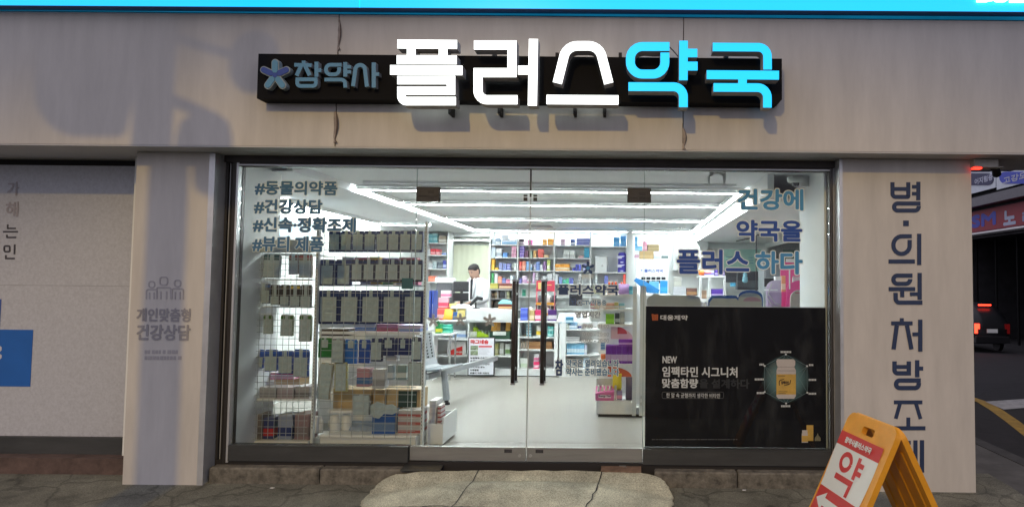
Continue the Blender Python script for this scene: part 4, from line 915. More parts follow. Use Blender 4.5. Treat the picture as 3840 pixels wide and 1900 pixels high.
a, b = W(*c6(858, 308), YC + .08), W(*c6(1115, 235), YC + .08)
m = MB().hexa([(a.x, YC + .08, zA + .001), (b.x, YC + .08, zA + .001), (b.x, YC + .28, zA + .001), (a.x, YC + .28, zA + .001), (a.x, YC + .08, zA + .10), (b.x, YC + .08, zA + .10), (b.x, YC + .28, zA + .17), (a.x, YC + .28, zA + .17)])
bb = obj('box', m, cm(25, 60, 40), t); obj('price_strip', MB().box(a.x + .05, b.x - .06, YC + .075, YC + .0795, zA + .06, zA + .115), cm(215, 220, 215), t)
def pouch_mb(c, wd, ht, dp, tilt=.1):
    m = MB(); rings = []
    for z, k, d in ((0, .9, .35), (.12, 1, 1), (.5, .97, 1), (.85, .95, .5), (.93, 1, .08), (1, 1, .06)):
        rings.append([Vector((c[0] + wd / 2 * k * math.copysign(abs(math.cos(t)) ** .6, math.cos(t)), c[1] + dp / 2 * d * math.sin(t) + tilt * ht * z, c[2] + ht * z)) for t in [i * math.pi / 6 for i in range(12)]])
    return m.loft(rings)
for k in range(4):
    c = (a.x + .05 + k * (b.x - a.x - .1) / 3, YC + .15 + .012 * (k % 2), zA + .101)
    o = single('pouch', pouch_mb(c, .085, .15, .04), cm(*((222, 160, 70), (205, 150, 80), (60, 45, 35), (225, 170, 85))[k]), ('orange foil pouch leftmost in the dark green tray', 'amber foil pouch second in the dark green tray', 'dark brown pouch third in the dark green tray', 'golden pouch rightmost in the dark green tray')[k], 'pouch', smooth=True)
shelf_run(c6, 508, YC + .1, [(922, 970, 362, 1, 1, (205, 200, 130), (225, 222, 180), 'pale yellow box'), (980, 1035, 355, 1, 1, (190, 190, 180), (235, 235, 230), 'grey and white box'), (1053, 1115, 368, 2, 1, (222, 226, 222), (120, 150, 90), 'white box with leaf print')], 'on the cubby shelf right of the framed notice', zb=zB_)
shelf_run(c6, 306, YC + .1, [(395, 560, 208, 1, 1, (222, 226, 230), (150, 175, 215), 'long white box')], 'on the upper left counter shelf', zb=zc(c6, 480, 300))
shelf_run(c6, 200, YC + .15, [(450, 572, 142, 1, 1, (150, 118, 80), (170, 140, 100), 'brown carton')], 'standing on the long white box', 'x' and .14, zb=zc(c6, 480, 206)) if False else None
t = thing('gift_box', 'white and red gift box on the counter shelf behind the bench', 'box', (W(*c6(440, 500), YC + .08).x, YC + .08, zc(c6, 480, 512) + .001))
a, b = W(*c6(325, 512), YC + .08), W(*c6(560, 342), YC + .08)
zz = zc(c6, 480, 512) + .001
bd = obj('carton', carton_mb(1, 1, 1), cm(228, 226, 226), t, local=True); bd.data.transform(Matrix.Diagonal((b.x - a.x, .2, b.z - a.z, 1)))
m = MB().prism([(a.x + .03, zz + .004), (b.x - .05, zz + .004), (b.x - .05, b.z - .06), (a.x + .35 * (b.x - a.x), zz + .09), (a.x + .03, zz + .06)], YC + .074, YC + .0795)
rp_ = obj('red_print', m, cm(205, 35, 30), t)
sign_text('미니온', *c6(428, 455), *c6(518, 478), YC + .0735, cm(235, 225, 215), rp_, .003)
zD, zE = zc(c8, 450, 344), zc(c8, 450, 502)
shelf_run(c8, 340, YC + .1, [(312, 372, 158, 1, 5, (215, 230, 235), (60, 160, 185), 'teal banded white box stack'), (438, 498, 205, 1, 1, (228, 228, 225), (230, 195, 60), 'white box with yellow corner'), (580, 658, 212, 2, 2, (110, 205, 200), (190, 230, 228), 'aqua box of four')], 'in the cubby between the door handles', zb=zD)
shelf_run(c8, 498, YC + .1, [(318, 640, 412, 1, 1, (165, 120, 78), (140, 98, 60), 'long brown kraft carton', 'carton')], 'on the lower shelf between the door handles', zb=zE)
for k in range(3):
    c = W(*c8(252 + k * 34, 490), YC + .12); o = single('pouch', pouch_mb((c.x, c.y, zE + .001), .032, .11, .03), cm(190, 175, 160), 'striped paper pouch beside the kraft carton behind the left handle', 'pouch', 'striped pouches beside the kraft carton', True)
shelf_run(c8, 735, YC + .06, [(232, 330, 610, 1, 1, (222, 226, 220), (200, 215, 190), 'white box with green leaf foot'), (402, 474, 645, 1, 1, (215, 45, 100), (240, 200, 215), 'hot pink box'), (408, 474, 548, 1, 1, (225, 222, 226), (215, 90, 140), 'white pink box behind') ][:2], 'on the bottom shelf between the handles', zb=.111)
shelf_run(c8, 640, YC + .06, [(408, 472, 548, 1, 1, (228, 224, 228), (215, 110, 150), 'white and pink box')], 'standing atop the hot pink box', zb=.111 + (W(*c8(400, 645), YC + .06).z - W(*c8(400, 735), YC + .06).z) + .002)
# blue goods on the side counter
shelf_run(c8, 575, YC + .10, [(820, 1042, 442, 6, 1, (130, 190, 225), (215, 232, 242), 'pale blue box of six'), (1046, 1075, 455, 1, 1, (185, 190, 215), WH, 'slim lilac box')], 'on the third shelf of the side counter', zb=sz2[2])
shelf_run(c8, 405, YC + .12, [(815, 980, 345, 1, 3, (150, 150, 150), (225, 225, 225), 'flat grey striped box pile')], 'on the second shelf of the side counter', zb=sz2[1])
shelf_run(c8, 240, YC + .08, [(695, 760, 160, 1, 1, (170, 205, 225), (225, 235, 240), 'pale blue box'), (765, 850, 172, 1, 1, (205, 212, 200), (225, 228, 220), 'cream white box'), (855, 955, 155, 2, 1, (140, 180, 215), (220, 230, 240), 'blue and white box pair'), (960, 1020, 170, 1, 1, (225, 225, 228), (60, 70, 130), 'white box with navy logo')], 'on the top shelf of the side counter', zb=sz2[0])
shelf_run(c8, 705, YC + .12, [(1030, 1100, 588, 2, 1, (190, 215, 235), (225, 235, 242), 'light blue box pair'), (820, 930, 590, 3, 1, (165, 160, 155), (205, 205, 205), 'grey box of three')], 'on the bottom shelf of the side counter', zb=sz2[3])
shelf_run(c8, 118, YC + .05, [(812, 905, 42, 1, 1, (60, 130, 165), (200, 225, 235), 'teal blue box')], 'on top of the side counter', zb=zt2 + .001)
# framed notice leaning on the counter
t = thing('framed_notice', 'black framed paper notice headed in red leaning on the counter', 'notice', (W(*c6(740, 760), 4.62).x, 4.66, 0))
lean = .09
def lp(px, py, off=0.0):
    p = W(*c6(px, py), 4.66); return Vector((p.x, 4.66 - off + max(0, p.z) * lean, p.z))
def lquad(m, x0, y0, x1, y1, off, th, mi=0):
    a, b, c, d = lp(x0, y1, off), lp(x1, y1, off), lp(x1, y0, off), lp(x0, y0, off); e = Vector((0, th, 0))
    return m.hexa([a, b, b + e, a + e, d, c, c + e, d + e], mi)
dx = lambda y: -18 * (y - 285) / 475
obj('frame', lquad(MB(), 580, 283, 918, 764, 0, .014), M_black, t)
pa = obj('paper', lquad(MB(), 592, 296, 906, 752, .0035, .003), cm(222, 222, 230), t)
def ltext(body, x0, y0, x1, y1, m_, bold):
    a, b, d = lp(x0, y1, .0045), lp(x1, y1, .0045), lp(x0, y0, .0045); uz = (d - a)
    obj('lettering', put_text(MB(), body, a, X_, uz.normalized(), (b - a).length, uz.length, N_, bold), m_, pa, fix=False)
ltext('마그네슘', 612, 312, 838, 368, cm(200, 40, 45), .004)
for i, s in enumerate(('눈밑떨림,근육경련', '손,발저림,쥐가잘남', '피로를 빨리 느낀다', '변비,비만,당뇨', '어깨결림', '온몸이 자주 아프다')): ltext(s, 612, 530 + i * 37.5, (852, 858, 856, 798, 720, 854)[i], 555 + i * 37.5, cm(30, 30, 32), .0016)
m = MB(); lquad(m, 612, 388, 708, 446, .005, .001); lquad(m, 612, 452, 708, 508, .005, .001); obj('photo_print', m, mat('notice_photo', (.22, .27, .17), .5, var=.8, scale=38), pa)
m = MB(); lquad(m, 714, 390, 882, 410, .005, .001); obj('red_strip', m, cm(195, 50, 60), pa)
m = MB()
for i in range(6): lquad(m, 716, 420 + i * 15, 870 - (i * 37) % 50, 423 + i * 15, .005, .001)
obj('small_print', m, cm(150, 150, 165), pa)

# ================================================================== PHARMACIST
def ring(c, rx, ry, n=16, tz=0.0): return [Vector((c[0] + rx * math.cos(2 * math.pi * k / n), c[1] + ry * math.sin(2 * math.pi * k / n), c[2] + tz * math.sin(2 * math.pi * k / n))) for k in range(n)]
def limb(m, pts, rad, n=10): m.tube(pts, rad, n)
def hand(m, wrist, d, side):
    w_ = Vector(wrist); d = Vector(d).normalized(); s = d.cross(Vector((0, 0, 1))).normalized(); u = s.cross(d)
    m.loft([[w_ + d * t + s * (a * math.cos(k * .785)) + u * (b * math.sin(k * .785)) for k in range(8)] for t, a, b in ((-.01, .026, .02), (.03, .038, .017), (.085, .042, .014))])
    for i, (o, l) in enumerate(((-.030, .068), (-.010, .078), (.011, .074), (.030, .058))):
        p = w_ + d * .08 + s * o; m.tube([p - d * .015, p + d * l * .45 - u * .006, p + d * l * .78 - u * .022, p + d * l * .9 - u * .04], [.0098, .0092, .0086, .007], 8)
    p = w_ + d * .025 - s * side * .034; m.tube([p + s * side * .01, p - s * side * .02 + d * .028, p - s * side * .024 + d * .06 - u * .012], [.012, .011, .008], 8)
def remeshed(name, m, vox, mats, parent, sm=2):
    o = obj(name, m, mats[0], parent, local=True)
    md = o.modifiers.new('r', 'REMESH'); md.mode = 'VOXEL'; md.voxel_size = vox
    ms = o.modifiers.new('s', 'SMOOTH'); ms.iterations = sm; ms.factor = .5
    bpy.context.view_layer.update()
    me = bpy.data.meshes.new_from_object(o.evaluated_get(bpy.context.evaluated_depsgraph_get())); o.modifiers.clear(); o.data = me
    me.materials.clear()
    for x in mats: me.materials.append(x)
    for p in me.polygons: p.use_smooth = True
    return o
pc = W(1790, 1000, 5.72)
ps = thing('person', 'pharmacist in a white coat over a black top, looking down behind the counter', 'person', (pc.x, 5.72, 0), rz=-.55)
m = MB()
m.loft([ring((0, 0, z), a, b) for z, a, b in ((.88, .15, .11), (.98, .165, .12), (1.10, .145, .105), (1.25, .165, .115), (1.36, .185, .11), (1.43, .15, .09), (1.46, .07, .065))])
for s in (-1, 1): limb(m, [(s * .085, 0, .95), (s * .09, .01, .5), (s * .095, .02, .09)], [.095, .065, .045]); m.loft([ring((s * .1, -.05, z), a, b) for z, a, b in ((0.0, .045, .12), (.05, .045, .11), (.09, .035, .06))])
HD = Vector((0, -.075, 1.575))
m.tube([(0, -.0, 1.42), (0, -.03, 1.50), (0, -.05, 1.55)], [.062, .056, .056], 12)
til = Matrix.Rotation(math.radians(22), 3, 'X')
def hp(v): return til @ Vector(v) + HD
m.loft([[hp(v) for v in ring((0, oy, z), a, b)] for z, a, b, oy in ((-.118, .028, .03, -.035), (-.105, .046, .055, -.022), (-.06, .066, .082, -.008), (0, .076, .094, 0), (.05, .077, .098, .004), (.09, .062, .08, .006), (.112, .03, .04, .006))])
m.loft([[hp(v) for v in ring((0, y, z), a, b, 8)] for z, a, b, y in ((-.04, .017, .02, -.094), (-.01, .011, .016, -.094), (.02, .007, .008, -.092))])
for s in (-1, 1): m.loft([[hp(v) for v in ring((s * x, .01, z), .008, .02, 8)] for z, x in ((-.035, .073), (0, .081), (.03, .078))])
arms = [[(s * .185, 0, 1.385), (s * .235, -.03, 1.13), (s * .11, -.27, 1.075)] for s in (-1, 1)]
for s, A in zip((-1, 1), arms): limb(m, A, [.052, .042, .028]); hand(m, A[2], Vector(A[2]) - Vector(A[1]) + Vector((0, 0, -.02)), s)
skin = mat('skin', (.50, .30, .22), .5, var=.06, scale=20); trou = mat('dark_trousers', (.03, .03, .04), .8)
bo = remeshed('body', m, .0085, [skin, trou], ps)
for p in bo.data.polygons:
    if p.center.z < 1.0 and p.center.y > -.2: p.material_index = 1
# hair: short dark cap
m = MB()
m.loft([[hp(v) for v in ring((0, oy, z), a, b, 20)] for z, a, b, oy in ((-.01, .080, .078, .028), (.035, .083, .098, .010), (.075, .078, .098, .006), (.105, .055, .070, .008), (.122, .02, .03, .008))])
m.loft([[hp(v) for v in ring((0, .05, z), a, b, 14)] for z, a, b in ((-.075, .05, .035), (-.04, .068, .05), (0, .076, .055), (.05, .07, .05))])
remeshed('hair', m, .008, [mat('dark_hair', (.010, .008, .007), .85, var=.3, scale=60)], ps)
for s in (-1, 1):
    obj('eye', MB().loft([[hp(v) for v in ring((s * .03, -.083, z + .008), r, .008, 8)] for z, r in ((-.006, .004), (0, .011), (.006, .004))]), M_black, ps, local=True, smooth=True)
    obj('eyebrow', MB().tube([hp((s * .016, -.092, .028)), hp((s * .032, -.092, .032)), hp((s * .048, -.083, .028))], .0032, 6), MC['dark_hair'], ps, local=True)
obj('mouth', MB().tube([hp((-.02, -.081, -.068)), hp((0, -.087, -.07)), hp((.02, -.081, -.068))], .0042, 6), mat('lips', (.36, .16, .14), .5), ps, local=True)
# black top and open white coat
m = MB().loft([ring((0, 0, z), a, b, 20) for z, a, b in ((.86, .165, .125), (.98, .178, .132), (1.10, .158, .117), (1.25, .178, .127), (1.36, .19, .122), (1.425, .145, .098), (1.455, .075, .078))])
obj('top', m, mat('black_cotton', (.012, .012, .016), .85, var=.15, scale=40), ps, local=True, smooth=True)
M_coat = mat('white_coat', (.72, .73, .76), .8, var=.04, scale=12, bump=.25)
rr = []
for z, a, b, gap in ((.70, .225, .165, .22), (.85, .205, .16, .22), (1.0, .20, .155, .24), (1.12, .185, .142, .28), (1.25, .198, .146, .36), (1.36, .212, .138, .42), (1.43, .172, .116, .5), (1.475, .10, .098, .65)):
    st, en = -math.pi / 2 + gap, 1.5 * math.pi - gap
    rr.append([Vector((a * math.cos(st + (en - st) * k / 28), b * math.sin(st + (en - st) * k / 28) + .006 * math.sin(k * 1.7 + z * 9), z)) for k in range(29)])
coat = obj('coat', MB().loft(rr, cap=False, closed=False), M_coat, ps, local=True, smooth=True, fix=False)
md = coat.modifiers.new('t', 'SOLIDIFY'); md.thickness = .006
for s, A in zip((-1, 1), arms):
    A = [Vector(p) for p in A]; m = MB()
    m.tube([A[0] + Vector((-s * .03, 0, .015)), A[0] + Vector((s * .008, 0, -.02)), A[0].lerp(A[1], .5), A[1], A[1].lerp(A[2], .25), A[1].lerp(A[2], .6), A[1].lerp(A[2], .92)], [.06, .071, .063, .060, .056, .049, .044], 14)
    obj('sleeve', m, M_coat, ps, local=True, smooth=True)
for s in (-1, 1):
    m = MB(); pts = [(s * .055, -.098, 1.475), (s * .10, -.128, 1.40), (s * .085, -.150, 1.27), (s * .05, -.152, 1.14), (s * .045, -.15, 1.14), (s * .03, -.115, 1.45)]
    m.loft([[Vector(p) for p in pts], [Vector(p) + Vector((0, -.006, 0)) for p in pts]]); obj('lapel', m, M_coat, ps, local=True)

# ================================================================== ON AND BEHIND THE COUNTER
def bx_thing(cv_, x0, x1, yt, yb, Y, dp, c0, c1, name, label, cat, zb=None, group=None):
    return run(*[cv_(x0, yt)[0], cv_(x1, yb)[0], cv_(x0, yt)[1], cv_(x1, yb)[1]], Y, dp, 1, 1, c0, c1, label, name, cat, zb=zb)
# monitor pair on one stand, backs to us
a, b = W(*c5(418, 950), 5.26), W(*c5(632, 690), 5.26); mid = W(*c5(418, 832), 5.26).z
t = thing('monitor', 'two black monitor backs stacked on one stand in front of the pharmacist', 'monitor', ((a.x + b.x) / 2, 5.3, zt))
for z0, z1 in ((a.z, mid - .008), (mid + .008, b.z)):
    o = obj('screen', MB().bbox(a.x, b.x, 5.26, 5.30, z0, z1, .008), M_black, t)
obj('pale_edge', MB().box(b.x + .001, b.x + .014, 5.262, 5.298, a.z, b.z), M_white, t)
obj('stand', MB().box((a.x + b.x) / 2 - .02, (a.x + b.x) / 2 + .02, 5.301, 5.33, zt + .02, b.z - .1).bbox((a.x + b.x) / 2 - .12, (a.x + b.x) / 2 + .12, 5.24, 5.40, zt + .001, zt + .0195, .004), M_black, t)
# printer at the left end
a, b = W(*c5(170, 1000), 5.38), W(*c5(416, 640), 5.38); mz = W(*c5(170, 705), 5.38).z
t = thing('printer', 'grey and white label printer at the left end of the counter', 'printer', ((a.x + b.x) / 2, 5.5, zt))
obj('body', MB().bbox(a.x + .02, b.x - .01, 5.385, 5.60, zt + .001, mz, .015), mat('printer_grey', (.09, .09, .10), .5), t); obj('lid', MB().bbox(a.x, b.x, 5.37, 5.605, mz + .001, b.z, .02), M_shelf, t)
# goods piled on the left of the counter
zl_ = zt + .001
G_ = 'at the left end of the counter'
bx_thing(c5, 165, 300, 1060, 1200, 4.84, .12, (215, 90, 85), (232, 190, 185), 'medicine_box', 'red and pale pink box ' + G_, 'box', zl_)
bx_thing(c5, 218, 370, 1040, 1200, 4.99, .12, (210, 70, 60), (190, 60, 55), 'medicine_box', 'tall red box under the pink box ' + G_, 'box', zl_)
bx_thing(c5, 222, 350, 905, 1035, 4.99, .10, (228, 175, 190), (210, 70, 100), 'medicine_box', 'pink box standing on the tall red box by the printer', 'box', W(*c5(222, 1038), 4.99).z + .003)
bx_thing(c5, 255, 380, 812, 902, 5.0, .10, (226, 222, 228), (220, 120, 160), 'medicine_box', 'white and pink box topping the pile beside the monitor', 'box', W(*c5(255, 903), 5.0).z + .003)
bx_thing(c5, 262, 392, 866, 900, 5.12, .10, (225, 140, 55), (80, 180, 200), 'medicine_box', 'orange and aqua box behind the pile by the monitor', 'box', zl_)
c = W(*c5(385, 1180), 4.9)
o = single('pouch', pouch_mb((W(*c5(345, 1180), 4.86).x, 4.86, zl_), .16, .16, .06, .3), cm(235, 180, 60), 'crumpled bright yellow pouch on the counter by the red box', 'pouch', smooth=True)
o = single('pouch', pouch_mb((W(*c5(405, 1180), 5.02).x, 5.02, zl_), .12, .24, .06, .2), cm(225, 215, 120), 'pale yellow standing pouch behind the crumpled yellow pouch', 'pouch', smooth=True)
bx_thing(c5, 398, 480, 1080, 1180, 4.90, .08, (70, 115, 195), (150, 185, 225), 'medicine_box', 'small blue box on the counter beside the yellow pouch', 'box', zl_)
o = single('pouch', pouch_mb((W(*c5(525, 1180), 4.9).x, 4.9, zl_), .13, .17, .07, .25), cm(215, 195, 120), 'clear plastic bag of yellow sachets on the counter', 'bag', smooth=True)
bx_thing(c5, 163, 288, 1118, 1215, 4.60, .12, (25, 145, 110), (60, 175, 140), 'medicine_box', 'deep green box above the teal boxes by the bench', 'box', W(*c6(163, 68), 4.60).z) if False else None
# blue binders standing at the rack end
zb_ = W(*c5(120, 1185), 4.5).z
t = thing('side_table', 'low white side table with teal boxes behind the bench', 'table', (W(*c6(230, 230), 4.4).x, 4.5, 0))
ta, tb = W(*c6(20, 232), 4.4), W(*c6(400, 232), 4.4); tz_ = ta.z
obj('top', MB().bbox(ta.x, tb.x, 4.32, 4.70, tz_ - .02, tz_, .004), M_shelf, t)
for xx in (ta.x + .03, tb.x - .03):
    for yy in (4.35, 4.66): obj('leg', MB().tube([(xx, yy, 0), (xx, yy, tz_ - .0205)], .014, 8), M_steel, t)
run(*[c6(78, 118)[0], c6(250, 232)[0], c6(78, 118)[1], c6(250, 232)[1]], 4.40, .13, 1, 1, (30, 140, 80), (215, 200, 60), 'green box with yellow lettering band on the side table', zb=tz_ + .001)
m = MB().prism([(W(*c6(x, 100), 4.41).x, tz_ + .115 + d) for x, d in ((80, 0), (95, .05), (130, .03), (160, .09), (190, .05), (215, .07), (246, 0))], 4.41, 4.425)
single('display_card', m, cm(45, 110, 75), 'white and green shaped display card on the green box', 'card')
run(*[c6(248, 130)[0], c6(375, 232)[0], c6(248, 130)[1], c6(375, 232)[1]], 4.48, .13, 1, 2, (35, 155, 130), (120, 205, 185), 'teal box stack on the side table', zb=tz_ + .001)
run(*[c5(163, 1118)[0], c5(288, 1200)[0], c5(163, 1118)[1], c5(288, 1200)[1]], 4.52, .12, 1, 1, (25, 150, 115), (70, 185, 150), 'emerald box behind the green lettered box', zb=tz_ + .001) if False else None
for i, (x0, x1) in enumerate(((86, 120), (122, 158))):
    a, b = W(*c5(x0, 1180), 4.30), W(*c5(x1, 810), 4.30)
    t = thing('binder', ('blue ring binder nearest the mask rack', 'blue ring binder standing beside the counter goods')[i], 'binder', ((a.x + b.x) / 2, 4.34, 0))
    obj('cover', MB().bbox(a.x, b.x - .002, 4.335, 4.55, tz_ + .001 if False else a.z, b.z, .006), cm(50, 75, 160), t)
    h = b.z - a.z; obj('label', MB().box(a.x + .012, b.x - .014, 4.331, 4.3345, a.z + h * .12, a.z + h * .52), cm(220, 222, 228), t)
t = thing('binder_box', 'white holder under the blue binders', 'holder', (W(*c5(120, 1180), 4.3).x, 4.4, 0)); a, b = W(*c5(60, 1180), 4.30), W(*c5(162, 1180), 4.30)
obj('body', MB().bbox(a.x, b.x, 4.32, 4.56, .0, a.z - .002, .006), M_shelf, t)
# barcode scanner, paper tray, boxes on the raised top
zr = ztop_ + .001
c = W(*c5(705, 1060), 4.95)
t = thing('barcode_scanner', 'black handheld barcode scanner on its stand in front of the pharmacist', 'scanner', (c.x, 4.95, zr))
m = MB().lathe((c.x + .02, 4.95, zr), [(.07, 0), (.07, .008), (.02, .016), (.012, .03), (.012, .10)], 14); obj('stand', m, M_black, t)
m = MB().tube([(c.x - .06, 4.93, zr + .055), (c.x - .01, 4.93, zr + .11), (c.x + .05, 4.92, zr + .165), (c.x + .13, 4.92, zr + .15)], [.022, .024, .034, .026], 10); obj('grip', m, M_black, t, smooth=True)
m = MB().hexa([(c.x - .36, 4.9, zr), (c.x - .02, 4.88, zr), (c.x - .02, 5.15, zr), (c.x - .36, 5.15, zr), (c.x - .36, 4.9, zr + .012), (c.x - .02, 4.88, zr + .012), (c.x - .05, 5.15, zr + .06), (c.x - .36, 5.15, zr + .06)])
single('paper_tray', m, cm(215, 216, 220), 'pile of white papers lying beside the barcode scanner', 'papers')
bx_thing(c5, 1018, 1210, 1008, 1072, 4.90, .16, (110, 40, 28), (215, 175, 120), 'medicine_box', 'long maroon and cream box on the raised counter top', 'box', zr)
zz = zr + (W(*c5(1018, 1008), 4.9).z - W(*c5(1018, 1072), 4.9).z) + .003
m = MB().hexa([(W(*c5(1015, 1000), 4.9).x, 4.9, zz), (W(*c5(1212, 1000), 4.9).x, 4.9, zz), (W(*c5(1212, 1000), 4.9).x, 5.02, zz), (W(*c5(1030, 1000), 4.9).x, 5.02, zz), (W(*c5(1020, 1000), 4.9).x, 4.9, zz + .018), (W(*c5(1200, 1000), 4.9).x, 4.9, zz + .015), (W(*c5(1150, 1000), 4.9).x, 5.02, zz + .055), (W(*c5(1060, 1000), 4.9).x, 5.02, zz + .07)])
single('leaflet_pile', m, cm(120, 190, 200), 'loose white and aqua leaflets on the long maroon box', 'leaflets')
# pigeonhole cabinet behind, with goods
YK = 6.3; a, b = W(*c5(905, 1050), YK), W(*c5(1225, 790), YK)
t = thing('pigeonhole_cabinet', 'grey pigeonhole cabinet of brown packets behind the pharmacist', 'cabinet', ((a.x + b.x) / 2, YK, 0))
m = MB(); hx_ = [a.x + (b.x - a.x) * k / 3 for k in range(4)]; zz_ = [a.z + .0, W(*c5(905, 915), YK).z, b.z]
obj('body', MB().box(a.x, b.x, YK + .25, YK + .28, 0, b.z).box(a.x, a.x + .02, YK, YK + .249, 0, b.z).box(b.x - .02, b.x, YK, YK + .249, 0, b.z).box(a.x + .021, b.x - .021, YK, YK + .249, b.z - .025, b.z).box(a.x + .021, b.x - .021, YK, YK + .249, zz_[1] - .012, zz_[1]).box(a.x + .021, b.x - .021, YK, YK + .249, 0, a.z), mat('cabinet_grey', (.30, .30, .31), .5), t)
for k in (1, 2): obj('divider', MB().box(hx_[k] - .006, hx_[k] + .006, YK + .004, YK + .249, zz_[1] + .001, b.z - .026), MC['cabinet_grey'], t)
for i, (x0, x1, y0, y1, cc_) in enumerate(((915, 965, 845, 910, (120, 95, 70)), (970, 1030, 830, 910, (150, 130, 100)), (1035, 1110, 820, 905, (50, 52, 58)), (1130, 1172, 815, 905, (190, 190, 150)), (915, 950, 930, 1035, (100, 80, 62)), (965, 1030, 935, 1035, (85, 75, 65)))):
    bx_thing(c5, x0, x1, y0, y1, YK + .05, .15, cc_, tuple(int(v * .7) for v in cc_), 'medicine_box', ('brown packet upper left', 'tan packet upper second', 'black packet upper third', 'olive packet upper right', 'dark brown packet lower left', 'umber packet lower second')[i] + ' in the grey pigeonhole cabinet', 'packet', zz_[1] + .002 if i < 4 else a.z + .002)
bx_thing(c5, 892, 1018, 716, 786, YK + .02, .2, (165, 155, 60), (185, 175, 90), 'medicine_box', 'olive yellow box on top of the pigeonhole cabinet', 'box', b.z + .002)
bx_thing(c5, 1032, 1224, 716, 786, YK + .02, .2, (115, 45, 35), (220, 190, 150), 'medicine_box', 'dark red long box on top of the pigeonhole cabinet', 'box', b.z + .002)
# goods between and beside the door handles, on the counter top
G2_ = 'on the counter between the door handles'
bx_thing(c7, 392, 494, 1105, 1186, 4.9, .12, (75, 95, 205), (110, 130, 220), 'medicine_box', 'lower bright blue box ' + G2_, 'box', zl_)
bx_thing(c7, 394, 494, 1025, 1102, 4.9, .12, (85, 105, 210), (120, 140, 225), 'medicine_box', 'upper bright blue box ' + G2_, 'box', zl_ + .095)
bx_thing(c7, 502, 580, 1050, 1186, 4.88, .1, (190, 165, 110), (235, 215, 180), 'medicine_box', 'gold box with white flower print ' + G2_, 'box', zl_)
bx_thing(c7, 586, 672, 1048, 1186, 4.88, .1, (195, 45, 95), (240, 215, 225), 'medicine_box', 'magenta box with white print ' + G2_, 'box', zl_)
bx_thing(c7, 756, 874, 1048, 1190, 4.88, .1, (75, 35, 110), (215, 210, 215), 'medicine_box', 'dark purple box right of the right door handle', 'box', zl_)
a, b = W(*c7(600, 1045), 5.05), W(*c7(852, 680), 5.05)
t = thing('display_stand', 'red topped card display stand of photo sachets on the counter', 'display', ((a.x + b.x) / 2, 5.05, zl_))
hz = W(*c7(600, 818), 5.05).z
h_ = obj('header', MB().bbox(a.x, b.x, 5.05, 5.06, hz, b.z, .004), cm(205, 55, 80), t); obj('header_print', MB().box(a.x + .03, a.x + .13, 5.045, 5.0495, hz + .03, b.z - .03).box(b.x - .17, b.x - .05, 5.045, 5.0495, hz + .09, b.z - .06), cm(225, 200, 120), h_)
obj('side', MB().box(a.x, a.x + .006, 5.04, 5.2, zl_, hz - .001).box(b.x - .006, b.x, 5.04, 5.2, zl_, hz - .001), cm(215, 120, 135), t)
for z in (zl_ + .09, zl_ + .25): obj('tier', MB().box(a.x + .007, b.x - .007, 5.03, 5.2, z, z + .008).box(a.x + .007, b.x - .007, 5.024, 5.0299, z - .02, z + .02), cm(215, 150, 60), t)
for k in range(3):
    for z in (zl_ + .10, zl_ + .26):
        xx = a.x + .07 + k * .10; obj('sachet', pouch_mb((xx, 5.1, z), .085, .12, .03), cm(*((95, 95, 105), (205, 200, 200), (60, 58, 66))[k]), t, smooth=True)
for k, (x, zz, r) in enumerate(((500, 0, .05), (550, 0, .05), (525, .10, .045))):
    c = W(*c7(x, 1000), 5.0); single('bottle', MB().lathe((c.x, 5.0, zl_ + .10 + zz if False else zl_ + zz), [(r * .9, 0), (r, .01), (r, .07), (r * .6, .085), (r * .6, .097)], 12), cm(225, 215, 210), ('white jar at the left behind the bright blue boxes', 'white jar at the right behind the bright blue boxes', 'white jar stacked on the two other white jars')[k], 'jar', smooth=True)
bx_thing(c7, 415, 462, 795, 885, 5.3, .1, (25, 90, 75), (50, 130, 105), 'medicine_box', 'dark green box on the lower wall shelf left of the display', 'box', None)
bx_thing(c7, 402, 470, 940, 1020, 5.2, .1, (30, 30, 36), (60, 60, 70), 'medicine_box', 'black box behind the bright blue boxes', 'box', zl_ + .002)
# black machine and pamphlets right of the handles
bx_thing(c7, 1040, 1214, 858, 1010, 5.3, .1, (28, 28, 34), (48, 48, 56), 'card_terminal', 'black terminal box behind the white pamphlets', 'terminal', None)
a, b = W(*c7(880, 1075), 4.92), W(*c7(1330, 1000), 4.92)
t = thing('pamphlet_rack', 'low white rack of leaning pamphlets on the side counter', 'rack', ((a.x + b.x) / 2, 4.95, zt2))
obj('base', MB().box(a.x, b.x, 4.9, 5.2, zt2 + .001, zt2 + .02), M_shelf, t)
for k in range(5):
    x = a.x + .02 + k * (b.x - a.x - .04) / 5; wd = (b.x - a.x) / 5.6
    p = obj('pamphlet', MB().hexa([(x, 4.92, zt2 + .021), (x + wd, 4.92, zt2 + .021), (x + wd, 4.926, zt2 + .021), (x, 4.926, zt2 + .021), (x, 5.02, zt2 + .15), (x + wd, 5.02, zt2 + .15), (x + wd, 5.026, zt2 + .15), (x, 5.026, zt2 + .15)]), cm(*((222, 222, 228), (195, 200, 215), (215, 212, 222), (190, 195, 205), (222, 220, 215))[k]), t)

